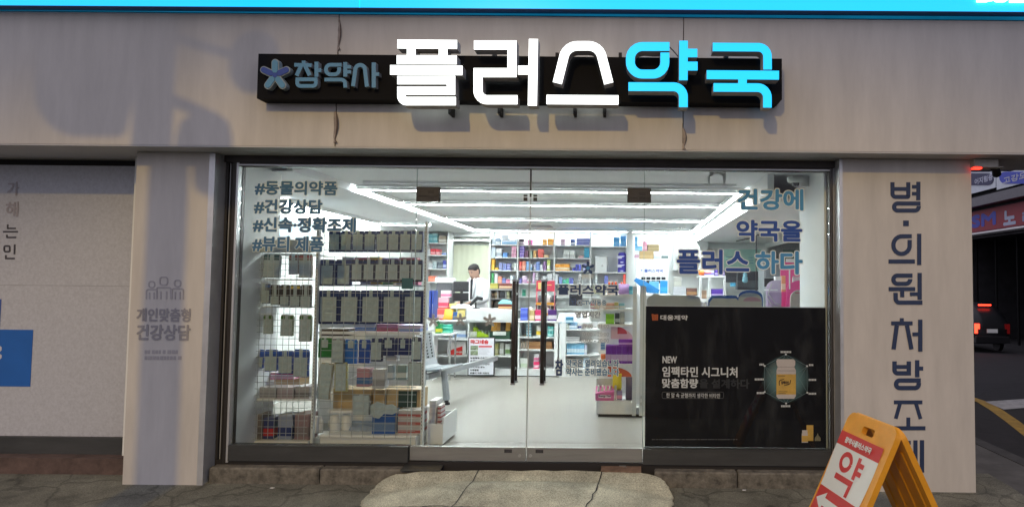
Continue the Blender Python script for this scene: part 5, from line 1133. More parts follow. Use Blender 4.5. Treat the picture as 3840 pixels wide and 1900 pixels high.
# ================================================================== DISPLAY RACKS BEHIND THE LEFT WINDOW
YG = .30
M_wire = mat('rack_wire', (.42, .45, .45), .4, metal=.3); M_post = mat('rack_post', (.66, .69, .69), .4, var=.04)
M_card = mat('pack_card_back', (.43, .52, .54), .65, var=.16, scale=22)
def rack(label, px0, px1, pyt, pyb, stepx, stepz, posts):
    a, b = Q(px0, pyb, YG), Q(px1, pyt, YG)
    t = thing('display_rack', label, 'rack', ((a.x + b.x) / 2, YG + .2, 0))
    m = MB(); x = a.x
    while x < b.x: m.box(x - .0018, x + .0018, YG, YG + .0035, a.z, b.z); x += stepx
    z = a.z
    while z < b.z: m.box(a.x, b.x, YG + .0037, YG + .0072, z - .0018, z + .0018); z += stepz
    obj('wire_grid', m, M_wire, t)
    for p0, p1, pt in posts:
        c, d = Q(p0, 1112, YG - .02), Q(p1, pt, YG - .02)
        po_ = obj('post', MB().box(c.x, d.x, YG - .022, YG + .02, .0, d.z), M_post, t)
        m = MB(); z = .18
        while z < d.z - .03: m.box(c.x + (d.x - c.x) * .28, c.x + (d.x - c.x) * .52, YG - .0235, YG - .0222, z, z + .016); z += .028
        obj('slot', m, M_dark, po_)['kind'] = 'stuff'
    return t, a, b
rA, aA, bA = rack('beauty rack with wire grid back at the far left of the window', 612, 786, 632, 1104, .050, .052, ((603, 612, 606), (786, 798, 560)))
rB, aB, bB = rack('mask rack with wire grid back beside the left glass door', 800, 1056, 588, 1100, .092, .060, ((1057, 1076, 556),))
obj('base', MB().bbox(aB.x, bB.x, YG + .03, YG + .45, .001, .115, .006), M_shelf, rB); obj('base', MB().bbox(aA.x, bA.x, YG + .03, YG + .45, .001, .06, .006), M_shelf, rA)
a, b = Q(612, 634, YG), Q(786, 604, YG); obj('header_board', MB().box(a.x, b.x, YG + .01, YG + .03, a.z, b.z), mat('rack_grey_board', (.40, .46, .47), .5), rA)
for py in (638, 702, 770): a, b = Q(612, py + 5, YG + .1), Q(786, py, YG + .1); obj('shelf', MB().box(a.x, b.x, YG + .10, YG + .42, b.z - .012, b.z), M_shelf, rA)
for py in (1003,): a, b = Q(612, py, YG + .06), Q(786, py, YG + .06); obj('shelf', MB().box(a.x, b.x, YG + .05, YG + .45, b.z - .012, b.z), M_shelf, rA)
for py in (836,): a, b = Q(800, py, YG + .05), Q(1056, py, YG + .05); obj('shelf', MB().box(a.x, b.x, YG + .05, YG + .45, b.z - .02, b.z), M_shelf, rB)
a, b = Q(800, 1040, YG), Q(1056, 870, YG)
zmid = Q(900, 905, YG + .46).z
hk = MB()
for px, py in ((865, 838), (912, 838), (950, 838), (982, 838), (1012, 838), (878, 905), (915, 905), (933, 903), (950, 895), (880, 952)):
    c = Q(px, py, YG + .09); hk.tube([(c.x, c.y, c.z), (c.x + .05, c.y + .28, c.z + .05)], .0035, 6)
obj('hook', hk, M_shelf, rB)
def pack(px, wpx, pyt, pyb, cw, ct, cb, col, label, grp=None, top=None, Y=YG + .075, tilt=0.0):
    """a hanging pack seen from behind: coloured body, grey card back and hang tab; readings in 2576-wide pixels"""
    a, b = Q(px - wpx / 2, pyb, Y), Q(px + wpx / 2, pyt, Y); wd, ht = b.x - a.x, b.z - a.z
    t = thing('hanging_pack', label, 'pack', ((a.x + b.x) / 2, Y, b.z), grp); t.rotation_euler = (0, tilt, 0)
    cwm = cw * wd / wpx; k = ht / (pyb - pyt); ctz, cbz = -(ct - pyt) * k, -(cb - pyt) * k
    m = MB(); m.loft([[Vector((x * wd / 2, y, z)) for x, y in ((-1, .0), (1, 0), (1, .03), (-1, .03))] for z in (-ht, -ht * .97, -.02)] + [[Vector((x * wd / 2 * .97, y, 0)) for x, y in ((-1, .006), (1, .006), (1, .012), (-1, .012))]])
    obj('packet', m, cm(*col), t, local=True)
    m = MB().box(-cwm / 2, cwm / 2, -.006, -.0035, cbz, ctz)
    c = obj('card_back', m, M_card, t, local=True)
    tw = min(cwm * .16, .014); obj('hang_tab', MB().box(-tw, tw, -.005, -.0005, ctz + .0005, .004), M_card, t, local=True)
    ch = ctz - cbz; pm = MB()
    for fr, x0_, x1_, hh in ((.10, -.36, random.uniform(-.1, .1), .055), (.10, .18, .38, .09), (.30, -.38, .30, .018), (.37, -.38, random.uniform(.0, .36), .018), (.52, -.38, .38, .02), (.64, -.30, random.uniform(.0, .3), .03), (.80, -.38, random.uniform(-.1, .36), .022)): pm.box(cwm * x0_, cwm * x1_, -.0068, -.0061, cbz + ch * fr, cbz + ch * (fr + hh))
    t.rotation_euler = (0, tilt + random.uniform(-.022, .022), random.uniform(-.05, .05))
    obj('print', pm, mat('card_print', (.26, .29, .30), .6), c)
    if top: obj('cap_band', MB().box(-wd / 2 + .001, wd / 2 - .001, -.0030, -.0004, -ht * .18, -.012), cm(*top), t, local=True)
    return t
def z2(zx, zy): return ((1180 + zx / 3.036) / 1.4907, (840 + zy / 3.036) / 1.4907)
NVK = (24, 42, 92)
for k in range(8):
    px, _ = z2(225 + 134.5 * k, 0); pack(px, 29.6, z2(0, 78)[1], z2(0, 318)[1], 25.5, z2(0, 115)[1], z2(0, 292)[1], NVK, 'navy face mask pack in the topmost row of the mask rack', 'navy packs, topmost row', (40, 62, 120))
for k in range(2):
    px, _ = z2(143 + 185 * k, 0); pack(px, 40.5, z2(0, 405)[1], z2(0, 705)[1], 31, z2(0, 470)[1], z2(0, 682)[1], NVK, 'larger navy pack at the left of the middle mask row', 'larger navy packs, middle row', (38, 60, 118))
for k in range(6):
    px, _ = z2(480 + 136 * k, 0); pack(px, 30, z2(0, 405)[1], z2(0, 655)[1], 25, z2(0, 462)[1], z2(0, 632)[1], (26, 30, 50), 'dark navy pack in the right part of the middle mask row', 'dark navy packs, middle row', (34, 50, 95))
for k in range(5):
    px, _ = z2(155 + 241 * k, 0); pack(px, 53.2, z2(0, 755)[1], z2(0, 1135)[1], 41.5, z2(0, 828)[1], z2(0, 1108)[1], NVK, 'wide navy pack in the lowest navy row of the mask rack', 'wide navy packs, lowest row', (36, 58, 112))
def z4(zx, zy): return ((1180 + zx / 2.834) / 1.4907, (1230 + zy / 2.834) / 1.4907)
def pk4(x0, x1, y0, y1, cx0, cx1, cy0, cy1, col, label, top=None, tilt=0.0, Y=YG + .085):
    a = z4((x0 + x1) / 2, y0); pack(a[0], (x1 - x0) / 2.834 / 1.4907, a[1], z4(0, y1)[1], (cx1 - cx0) / 2.834 / 1.4907, z4(0, cy0)[1], z4(0, cy1)[1], col, label, None, top, Y, tilt)
pk4(35, 185, 105, 310, 60, 130, 122, 205, (40, 120, 50), 'green pack at the left of the fourth row, mask rack')
pk4(180, 312, 112, 365, 182, 306, 130, 360, (150, 150, 150), 'tall grey card pack beside the green pack', Y=YG + .05)
pk4(318, 448, 122, 375, 345, 405, 130, 212, (45, 110, 195), 'bright blue pack in the fourth row of the mask rack', (60, 140, 215))
pk4(465, 588, 122, 370, 490, 540, 130, 212, (40, 80, 165), 'royal blue pack in the fourth row of the mask rack')
pk4(596, 718, 108, 352, 602, 714, 150, 335, (22, 36, 84), 'navy pack with large card, middle of the fourth row')
pk4(722, 845, 100, 290, 760, 840, 125, 210, (22, 38, 90), 'navy pack with short card left of the white box')
pk4(850, 1025, 105, 285, 915, 965, 120, 212, (24, 42, 100), 'wide navy pack right of the white box in the fourth row')
pk4(1028, 1132, 98, 352, 1030, 1130, 140, 330, (24, 36, 80), 'navy pack at the right end of the fourth row')
pk4(58, 200, 372, 752, 66, 196, 382, 745, (165, 160, 140), 'long grey pack hanging askew at the lower left, mask rack', tilt=.10, Y=YG + .06)
pk4(205, 345, 362, 672, 216, 330, 372, 662, (195, 190, 130), 'long grey pack with yellow sides, mask rack', Y=YG + .075)
pk4(985, 1132, 360, 606, 992, 1128, 372, 600, (120, 125, 115), 'grey pack hanging lowest at the right, mask rack')
pk4(402, 582, 702, 920, 408, 578, 712, 914, (140, 142, 138), 'single grey pack hanging low in front of the cartons', Y=YG + .04)
def b4(x0, x1, y0, y1, Y, dp, c0, c1, label, name='medicine_box', zb=None, cols=1, rows=1):
    p, r = z4(x0, y0), z4(x1, y1); return run(p[0] * 1.4907, r[0] * 1.4907, p[1] * 1.4907, r[1] * 1.4907, Y, dp, cols, rows, c0, c1, label, name, 'box', zb=zb)
b4(748, 872, 232, 350, YG + .10, .08, (205, 205, 210), (160, 165, 175), 'small white box hanging over the navy packs')
b4(436, 582, 430, 622, YG + .10, .10, (185, 140, 150), (70, 110, 160), 'red white and blue box hanging on the mask rack')
b4(606, 748, 440, 642, YG + .10, .10, (190, 192, 195), (150, 152, 156), 'white box hanging right of the red and blue box')
b4(764, 832, 395, 552, YG + .10, .06, (150, 165, 175), (205, 212, 218), 'slim pale pack left of its twin on the mask rack')
b4(858, 975, 395, 548, YG + .10, .06, (135, 160, 160), (205, 215, 215), 'slim pale teal pack right of its twin, mask rack')
zs_ = Q(900, 836, YG + .05).z + .001
b4(420, 640, -38, 50, YG + .12, .2, (222, 225, 230), (60, 110, 190), 'white and blue carton on the long rack shelf', zb=zs_)
b4(645, 880, -32, 46, YG + .14, .2, (225, 160, 185), (150, 40, 85), 'pink and maroon carton on the long rack shelf', zb=zs_)
b4(890, 1128, -28, 44, YG + .12, .2, (205, 195, 225), (120, 150, 215), 'lilac and blue carton on the long rack shelf', zb=zs_)
b4(52, 360, 12, 80, YG + .08, .2, (80, 68, 55), (100, 88, 72), 'long dark brown box hung under the navy row')
# shelf with kraft cartons
zk = Q(950, z4(0, 862)[1], YG + .22).z
obj('shelf', MB().box(aB.x, bB.x, YG + .15, YG + .5, zk - .02, zk), M_shelf, rB)
b4(182, 605, 655, 860, YG + .22, .22, (176, 150, 108), (186, 160, 118), 'plain kraft carton on the low rack shelf', 'carton', zb=zk + .001)
b4(612, 745, 652, 860, YG + .22, .22, (172, 146, 104), (182, 156, 112), 'narrow kraft carton between two wider ones', 'carton', zb=zk + .001)
o = b4(752, 1125, 652, 860, YG + .22, .22, (180, 154, 112), (186, 160, 118), 'kraft carton with dark green printed square', 'carton', zb=zk + .001)
ka, kb = Q(*z4(882, 842), YG + .216), Q(*z4(1085, 668), YG + .216)
m = MB().bbox(0, kb.x - ka.x, 0, .002, 0, kb.z - ka.z, .002); g_ = obj('green_print', m, cm(38, 62, 56), None); g_.location = (ka.x - o.location.x, -.0045, ka.z - o.location.z); g_.parent = o
# low goods
zq = .116
b4(604, 858, 848, 1092, YG + .09, .16, (42, 92, 165), (105, 130, 165), 'blue box under a white cloud cutout, rack base', 'medicine_box', zb=zq)
c = Q(*z4(725, 850), YG + .07)
m = MB().prism([(c.x + dx, c.z + dz) for dx, dz in ((-.115, -.02), (-.10, .03), (-.05, .055), (-.01, .045), (.03, .03), (.08, .035), (.12, .01), (.13, -.03), (.08, -.05), (.01, -.045), (-.03, -.085), (-.08, -.075))], YG + .066, YG + .07)
single('cloud_cutout', m, M_card, 'cloud shaped card cutout on the blue box', 'cutout')
b4(874, 1128, 838, 1092, YG + .08, .2, (190, 188, 186), (170, 90, 85), 'white box with red print stacked at the rack corner', 'medicine_box', zb=zq, rows=3)
for k, (x, y, h) in enumerate(((60, 975, .10), (215, 920, .10), (315, 880, .12), (140, 960, .07))):
    c = Q(*z4(x, y), YG + .16); zb_k = zq + (0, 0, 0, 0)[k]
    single('bottle', MB().lathe((c.x, YG + .12 + .05 * k, zq), [(.038, 0), (.042, .006), (.042, h), (.03, h + .01), (.03, h + .035), (.026, h + .04)], 14), cm(222, 224, 222), 'white plastic jar on the base of the mask rack', 'jar', 'white jars on the rack base', True)
m = MB(); c = Q(*z4(420, 950), YG + .2)
for k in range(3): m.hexa([(c.x - .11 + k * .07, YG + .2, zq + .002 * k), (c.x + .05 + k * .07, YG + .18, zq), (c.x + .05 + k * .07, YG + .36, zq), (c.x - .11 + k * .07, YG + .38, zq), (c.x - .11 + k * .07, YG + .2, zq + .02 + .01 * k), (c.x + .05 + k * .07, YG + .18, zq + .02 + .01 * k), (c.x + .05 + k * .07, YG + .36, zq + .05), (c.x - .11 + k * .07, YG + .38, zq + .05)])
single('magazine_pile', m, cm(150, 165, 185), 'pile of thin grey blue booklets by the white jars', 'booklets')
# white tray with boxes at the rack's end
t = thing('floor_tray', 'white plastic tray on the floor by the mask rack end', 'tray', (-1.56, .66, 0))
a, b = W(1600, 1668, .45), W(1662, 1560, .45)
m = MB().box(a.x, b.x, .45, .465, .02, .19).box(a.x, a.x + .012, .466, .90, .02, .22).box(b.x - .012, b.x, .466, .90, .02, .24).box(a.x, b.x, .901, .915, .02, .22).box(a.x + .013, b.x - .013, .466, .90, .02, .035)
obj('tub', m, M_shelf, t)
m = MB()
for x in (a.x + .03, b.x - .03):
    for y in (.48, .88): m.tube([(x, y, .0), (x, y, .0195)], .012, 8)
obj('foot', m, M_steel, t)
run(1606, 1636, 1492, 1640, .52, .2, 1, 5, (222, 222, 222), (205, 205, 208), 'white box stack in the floor tray', zb=.036)
run(1637, 1653, 1508, 1640, .50, .14, 1, 8, (200, 190, 190), (150, 50, 60), 'white and red slim box stack in the floor tray', zb=.036)
# beauty rack packs
def zA_(zx, zy): return ((880 + zx / 3.1875) / 1.4907, (840 + zy / 3.1875) / 1.4907)
def zA2(zx, zy): return ((880 + zx / 2.966) / 1.4907, (1230 + zy / 2.966) / 1.4907)
def pkA(fz, k_, x0, x1, y0, y1, cy0, col, label, top=None, tilt=0.0, grp=None, Y=YG + .07):
    a = fz((x0 + x1) / 2, y0); pack(a[0], (x1 - x0) / k_ / 1.4907, a[1], fz(0, y1)[1], (x1 - x0) * .94 / k_ / 1.4907, fz(0, cy0)[1], fz(0, y1 - 8)[1], col, label, grp, top, Y, tilt)
A1 = lambda *a, **k: pkA(zA_, 3.1875, *a, **k); A2 = lambda *a, **k: pkA(zA2, 2.966, *a, **k)
A1(170, 322, 362, 640, 430, (90, 110, 130), 'blue topped grey pack, first of the upper beauty row', (60, 120, 160))
A1(340, 545, 362, 640, 430, (80, 100, 100), 'teal topped grey pack, second of the upper beauty row', (35, 95, 95))
A1(640, 762, 362, 600, 435, (130, 120, 110), 'red topped grey pack, third of the upper beauty row', (150, 70, 60))
A1(765, 922, 362, 640, 435, (140, 125, 105), 'red topped tan pack at the end of the upper beauty row', (165, 60, 50))
A1(152, 272, 725, 950, 790, (95, 90, 100), 'pink topped grey pack, first of the second beauty row', (165, 85, 110))
A1(276, 420, 712, 950, 790, (90, 95, 115), 'blue topped grey pack, second of the second beauty row', (70, 110, 175))
for k, (x0, x1) in enumerate(((425, 540), (545, 655), (660, 780), (785, 915))):
    A1(x0, x1, 725, 965 + k * 12, 860, (52, 48, 44), ('black', 'olive black', 'yellow striped black', 'charcoal')[k] + ' pack in the second beauty row', ((70, 64, 50), (95, 88, 50), (205, 180, 45), (90, 84, 55))[k])
for k, (x0, x1, yb) in enumerate(((150, 262, 1300), (338, 442, 1310), (545, 700, 1335), (765, 915, 1400))):
    A1(x0, x1, 1085, yb, 1135, (118, 128, 100), ('first', 'second', 'third', 'fourth')[k] + ' green topped pack from the left, beauty rack', (75, 125, 60))
A2(205, 330, 236, 440, 320, (55, 95, 185), 'tilted blue topped pack in the fourth beauty row', (65, 110, 205), tilt=.10)
A2(332, 475, 240, 478, 312, (55, 90, 170), 'blue topped pack, second of the fourth beauty row', (60, 100, 195))
A2(480, 642, 250, 506, 312, (55, 85, 160), 'blue topped pack, third of the fourth beauty row', (55, 95, 185))
A2(650, 822, 236, 542, 325, (60, 90, 165), 'blue topped pack with gold print ending the fourth row', (55, 95, 185))
def bA_(x0, x1, y0, y1, Y, dp, c0, c1, label, zb=None, cols=1, rows=1, name='medicine_box'):
    p, r = zA2(x0, y0), zA2(x1, y1); return run(p[0] * 1.4907, r[0] * 1.4907, p[1] * 1.4907, r[1] * 1.4907, Y, dp, cols, rows, c0, c1, label, name, 'box', zb=zb)
zsA = Q(700, 1003, YG + .06).z
bA_(100, 245, 785, 910, YG + .07, .16, (60, 90, 130), (100, 115, 130), 'dark blue box at the left of the low beauty shelf', zsA + .001)
bA_(255, 455, 785, 908, YG + .07, .16, (160, 158, 160), (140, 140, 145), 'grey box, second on the low beauty shelf', zsA + .001)
bA_(462, 655, 785, 910, YG + .07, .16, (172, 160, 164), (150, 140, 146), 'mauve grey box, third on the low beauty shelf', zsA + .001)
bA_(664, 830, 785, 920, YG + .07, .16, (165, 160, 160), (120, 118, 120), 'pale grey box at the right of the low beauty shelf', zsA + .001)
bA_(110, 645, 705, 778, YG + .24, .15, (225, 205, 212), (210, 90, 120), 'flat white and pink box pile above the low beauty shelf', Q(700, 985, YG + .24).z if False else zsA + .135, 2, 3)
bA_(420, 722, 485, 712, YG + .5, .2, (176, 150, 118), (182, 158, 126), 'kraft carton standing behind the beauty rack', None, name='carton')
bA_(98, 300, 950, 1230, YG + .07, .16, (120, 112, 108), (105, 98, 95), 'dark grey box on the base of the beauty rack', .061)
bA_(305, 432, 1000, 1230, YG + .10, .2, (45, 55, 110), (180, 45, 50), 'navy and red box on the base of the beauty rack', .061)
bA_(470, 645, 960, 1230, YG + .09, .16, (150, 160, 185), (45, 60, 115), 'silver and navy box on the base of the beauty rack', .061)
bA_(652, 830, 945, 1230, YG + .07, .16, (150, 125, 128), (130, 118, 118), 'dusty pink box at the right of the beauty rack base', .061)
# teal square card stuck inside the rack
a, b = Q(*z2(990, 735), YG - .01), Q(*z2(1122, 615), YG - .01)
single('teal_tag', MB().bbox(a.x, b.x, YG - .012, YG - .006, a.z, b.z, .002), cm(18, 92, 92), 'small dark teal square card hung on the mask rack grid', 'card')
# white screens of stock behind the beauty rack
single('white_partition', MB().box(-3.05, -2.1, 1.35, 1.38, 0, 1.12), M_white, 'low white partition panel standing behind the beauty rack', 'partition')
a, b = WX(1043, 895, -3.98), WX(1178, 822, -3.98)
t = thing('wall_lightbox', 'pale blue lit picture box on the left wall above the beauty rack', 'lightbox', (-3.98, a.y, 1.6))
z0, z1 = WX(1110, 893, -3.98).z, WX(1110, 826, -3.98).z
obj('screen', MB().box(-3.975, -3.97, a.y, b.y, z0, z1), mat('lightbox_blue', (.50, .72, .95), .4, var=.25, scale=2, emit=0.9), t); obj('frame', MB().box(-3.999, -3.976, a.y - .02, b.y + .02, z0 - .02, z1 + .02), M_shelf, t)

# waiting bench, perforated steel
t = thing('waiting_bench', 'grey perforated steel waiting bench behind the mask rack', 'bench', (-2.1, 2.5, 0), rz=-.20)
M_bench = mat('bench_grey', (.34, .36, .38), .4, metal=.45, var=.05)
XB = -2.31
prof = [(XB - .10, .82), (XB - .08, .70), (XB - .04, .50), (XB - .01, .43), (XB + .03, .405)]
m = MB(); m.loft([[Vector((x, 2.18, z)), Vector((x, 2.74, z)), Vector((x - .006, 2.74, z)), Vector((x - .006, 2.18, z))] for x, z in prof]); bk = obj('backrest', m, M_bench, t)
m = MB()
for i in range(5):
    for j in range(8):
        z = .52 + j * .037; x = XB - .04 - (z - .50) * .2 + .004; y = 2.25 + i * .105
        m.tube([(x - .002, y, z), (x + .004, y, z)], .011, 8)
obj('hole', m, M_dark, bk)['kind'] = 'stuff'
obj('seat', MB().hexa([(XB + .031, 2.18, .385), (XB + .30, 2.20, .415), (XB + .30, 2.72, .415), (XB + .031, 2.74, .385), (XB + .031, 2.18, .405), (XB + .30, 2.20, .435), (XB + .30, 2.72, .435), (XB + .031, 2.74, .405)]), mat('bench_pad', (.15, .18, .20), .5), t)
obj('seat_edge', MB().tube([(XB + .305, 2.19, .425), (XB + .305, 2.73, .425)], .018, 8), M_bench, t)
obj('beam', MB().box(XB + .1, XB + .16, 2.2, 4.2, .31, .37), M_bench, t)
for x, y in ((XB + .02, 2.3), (XB + .26, 2.45)):
    l = obj('leg', MB().tube([(x + (.03 if x < XB + .1 else -.04), y, .38), (x, y, .05)], [.036, .042], 10), M_bench, t); obj('foot', MB().lathe((x, y, 0), [(.04, 0), (.04, .02), (.025, .03), (.025, .05)], 10), M_black, l)

# ================================================================== RIGHT SIDE GONDOLA
YR = 1.78
cR = conv(2060, 1160, 3.187)
gx0, gx1 = W(2238, 1400, YR).x, W(2420, 1400, YR).x
t = thing('end_shelf', 'white end shelf unit with pink and purple goods behind the right door', 'shelving', ((gx0 + gx1) / 2, YR + .3, 0))
px_ = [(2371, 2386), (2398, 2420)]
for p0, p1 in px_:
    po_ = obj('post', MB().box(W(p0, 1400, YR).x, W(p1, 1400, YR).x, YR - .01, YR + .03, .02, W(2390, 1072, YR).z), M_post, t)
m = MB(); xx = W(2404, 1400, YR).x
for z in (.20, .13): m.box(xx, xx + .004, YR - .0115, YR - .0102, z, z + .03).box(xx + .018, xx + .022, YR - .0115, YR - .0102, z, z + .03)
obj('slot', m, M_dark, po_)
for y in (1103, 1158, 1215, 1364, 1502):
    z = W(2300, y, YR).z; obj('shelf', MB().box(gx0 + (.0 if y > 1150 else .03), W(2370, 1400, YR).x - .001, YR, YR + .5, z - .022, z), M_shelf, t)
obj('back_panel', MB().box(gx0, gx1, YR + .501, YR + .52, .05, W(2300, 1103, YR).z), M_shelf, t)
obj('kickboard', MB().box(gx0, W(2386, 1400, YR).x, YR + .02, YR + .5, .03, W(2300, 1502, YR).z - .023), M_shelf, t)
obj('caster', MB().box(gx0 + .02, gx1 - .03, YR + .03, YR + .4, .001, .029), M_dark, t)
def zr_(y): return W(2300, y, YR).z + .001
def arc(x0, x1, y0, y1, col, label, Y):
    n = 10; pts = []
    a, b = W(*cR(x0, y1), Y), W(*cR(x1, y0), Y)
    pts = [(a.x, a.z), (b.x, a.z)] + [(a.x + (b.x - a.x) * (1 - math.sin(k / n * math.pi / 2) * 1.0), a.z + (b.z - a.z) * (1 - (1 - math.cos((1 - k / n) * math.pi / 2)))) for k in range(1, n + 1)][::1]
    q_ = [(a.x, a.z), (b.x, a.z)] + [(a.x + (b.x - a.x) * math.cos(k / n * math.pi / 2), a.z + (b.z - a.z) * math.sin(k / n * math.pi / 2)) for k in range(1, n + 1)]
    single('header_card', MB().prism(q_, Y, Y + .004), cm(*col), label, 'card')
arc(735, 1000, 205, 350, (225, 190, 200), 'pale pink curved header card above the purple boxes', YR + .10)
arc(815, 930, 208, 290, (190, 70, 85), 'small red curved card on the pink header card', YR + .09)
arc(698, 985, 682, 800, (205, 95, 55), 'orange curved header card on the lower shelf', YR + .12)
c_, d_ = cR(672, 418), cR(998, 632); run(c_[0], d_[0], c_[1], d_[1], YR + .03, .12, 5, 1, (105, 35, 150), (190, 165, 210), 'upright purple box of five on the end shelf', zb=zr_(1364))
c_, d_ = cR(825, 345), cR(1000, 415); run(c_[0], d_[0], c_[1], d_[1], YR + .03, .12, 1, 1, (120, 40, 165), (190, 150, 215), 'purple box lying on the upright purple boxes', zb=zr_(1364) + (W(2300, cR(0, 418)[1], YR + .03).z - W(2300, cR(0, 632)[1], YR + .03).z) + .002)
c_, d_ = cR(612, 395), cR(664, 488); run(c_[0], d_[0], c_[1], d_[1], YR + .03, .10, 1, 3, (90, 140, 200), (170, 200, 230), 'light blue box stack left of the purple boxes', zb=zr_(1364) + .14)
c_, d_ = cR(614, 522), cR(668, 628); run(c_[0], d_[0], c_[1], d_[1], YR + .03, .10, 1, 1, (215, 110, 60), (225, 190, 170), 'orange box left of the purple boxes', zb=zr_(1364))
# energy display box, pouches
za, zb2 = cR(552, 1085), cR(772, 960); a, b = W(*za, YR - .0), W(*zb2, YR - .0)
t = thing('energy_display', 'pink display box of small white bottles on the lowest shelf', 'display', ((a.x + b.x) / 2, YR, zr_(1502)))
z0 = zr_(1502); bd = obj('box', MB().hexa([(a.x, YR, z0), (b.x, YR, z0), (b.x, YR + .16, z0), (a.x, YR + .16, z0), (a.x - .004, YR, z0 + .075), (b.x, YR, z0 + .105), (b.x, YR + .16, z0 + .13), (a.x - .004, YR + .16, z0 + .13)]), cm(205, 105, 155), t)
obj('label_strip', MB().box(a.x + .03, b.x - .03, YR - .002, YR - .0004, z0 + .03, z0 + .062), cm(232, 222, 230), bd)
p0_, p1_ = cR(590, 1048), cR(735, 1018); sign_text('Energy Vital', p0_[0], p1_[1], p1_[0], p0_[1], YR - .002, cm(90, 60, 90), bd, .0012)
for k in range(4): obj('bottle', MB().lathe((a.x + .03 + k * .04, YR + .05, z0 + .02), [(.014, 0), (.015, .005), (.015, .09), (.009, .11), (.010, .115), (.010, .135)], 10), cm(225, 228, 215), t, smooth=True)
obj('back_card', MB().box(a.x, b.x - .01, YR + .15, YR + .155, z0 + .131, z0 + .21), cm(190, 200, 190), t)
c = W(*cR(810, 910), YR + .1); single('pouch', pouch_mb((c.x, YR + .1, zr_(1502) + .10), .10, .17, .05, .05), cm(215, 195, 40), 'bright yellow pouch on the lowest end shelf', 'pouch', smooth=True)
c = W(*cR(960, 1000), YR + .05); single('pouch', pouch_mb((c.x, YR + .06, zr_(1502)), .085, .24, .06, .05), cm(88, 76, 98), 'dark grey purple pouch beside the end shelf post', 'pouch', smooth=True)
c_, d_ = cR(805, 920), cR(872, 1030); run(c_[0], d_[0], c_[1], d_[1], YR + .04, .1, 1, 1, (150, 130, 165), (220, 150, 170), 'small mauve print box below the yellow pouch', zb=zr_(1502))
c_, d_ = cR(776, 870), cR(804, 1040); run(c_[0], d_[0], c_[1], d_[1], YR + .03, .1, 1, 1, (205, 195, 180), (215, 208, 200), 'slim beige box beside the pink display box', zb=zr_(1502))
# upper levels of the gondola
c_, d_ = cB(748, 1095), cB(862, 1225); run(c_[0], d_[0], c_[1], d_[1], YR + .02, .1, 1, 1, (125, 190, 45), (150, 210, 70), 'lime green box on the upper end shelf', zb=zr_(1215))
c_, d_ = cB(762, 1045), cB(840, 1095); run(c_[0], d_[0], c_[1], d_[1], YR + .06, .06, 3, 1, (60, 130, 185), (110, 170, 210), 'blue capped slim box behind the lime green box', zb=zr_(1215) + .14)
c_, d_ = cB(870, 1085), cB(935, 1225); run(c_[0], d_[0], c_[1], d_[1], YR + .05, .1, 1, 1, (55, 65, 72), (190, 200, 205), 'dark grey box beside the lime green box', zb=zr_(1215))
c_, d_ = cB(940, 1065), cB(1000, 1225); run(c_[0], d_[0], c_[1], d_[1], YR + .05, .1, 1, 1, (170, 175, 178), (200, 205, 205), 'pale grey box by the end shelf post', zb=zr_(1215))
for k, (x0, x1, cc_) in enumerate(((540, 600, (215, 130, 150)), (602, 660, (225, 190, 170)), (662, 740, (228, 222, 220)), (742, 860, (220, 170, 150)), (862, 920, (205, 200, 130)), (922, 1000, (140, 195, 215)))):
    c_, d_ = cB(x0, 965 + (k % 2) * 12), cB(x1, 1050); run(c_[0], d_[0], c_[1], d_[1], YR + .03, .1, 1, 1, cc_, (232, 228, 225), ('rose', 'peach', 'white', 'coral', 'lime yellow', 'aqua')[k] + ' sachet box in the wire row, end shelf', zb=zr_(1158))
for k, (x0, x1) in enumerate(((775, 812), (818, 858), (864, 900), (940, 975), (985, 1020))):
    c = W(*cB((x0 + x1) / 2, 850), YR + .12); z = zr_(1103)
    tt = thing('bottle', 'white spray bottle with orange cap atop the end shelf', 'bottle', (c.x, YR + .12, z), 'orange capped bottles'); obj('body', MB().lathe((c.x, YR + .12, z), [(.016, 0), (.017, .005), (.017, .085), (.012, .095)], 10), cm(226, 226, 226), tt, smooth=True); obj('cap', MB().lathe((c.x, YR + .12, z + .0955), [(.013, 0), (.013, .02), (.008, .035)], 10), cm(225, 95, 45), tt, smooth=True)
c = W(*cB(990, 830), YR + .05); single('pouch', pouch_mb((c.x, YR + .05, zr_(1103)), .12, .11, .06, .05), cm(190, 150, 205), 'crumpled lilac plastic bag atop the end shelf', 'bag', smooth=True)
c_, d_ = cB(1058, 722), cB(1110, 832); run(c_[0], d_[0], c_[1], d_[1], YR + .03, .06, 1, 1, (70, 165, 185), (130, 205, 215), 'teal box at the right end atop the end shelf', zb=zr_(1103))
c_, d_ = cB(765, 745), cB(880, 832); run(c_[0], d_[0], c_[1], d_[1], YR + .06, .05, 2, 1, (225, 195, 185), (235, 215, 205), 'pale peach box before the orange capped bottles', zb=zr_(1103))
c_, d_ = cB(580, 730), cB(750, 832); run(c_[0], d_[0], c_[1], d_[1], YR + .10, .05, 2, 1, (190, 205, 170), (225, 225, 190), 'pale green box atop the end shelf', zb=zr_(1103))

# ================================================================== RIGHT PART OF THE INTERIOR
cD = conv(2380, 860, 3.9833); cE = conv(2700, 860, 3.983)
def boxq(cv_, x0, x1, y0, y1, Y, dp, c0, c1, label, name='medicine_box', cat='box', zb=None, cols=1, rows=1):
    a, b = cv_(x0, y0), cv_(x1, y1); return run(a[0], b[0], a[1], b[1], Y, dp, cols, rows, c0, c1, label, name, cat, zb=zb)
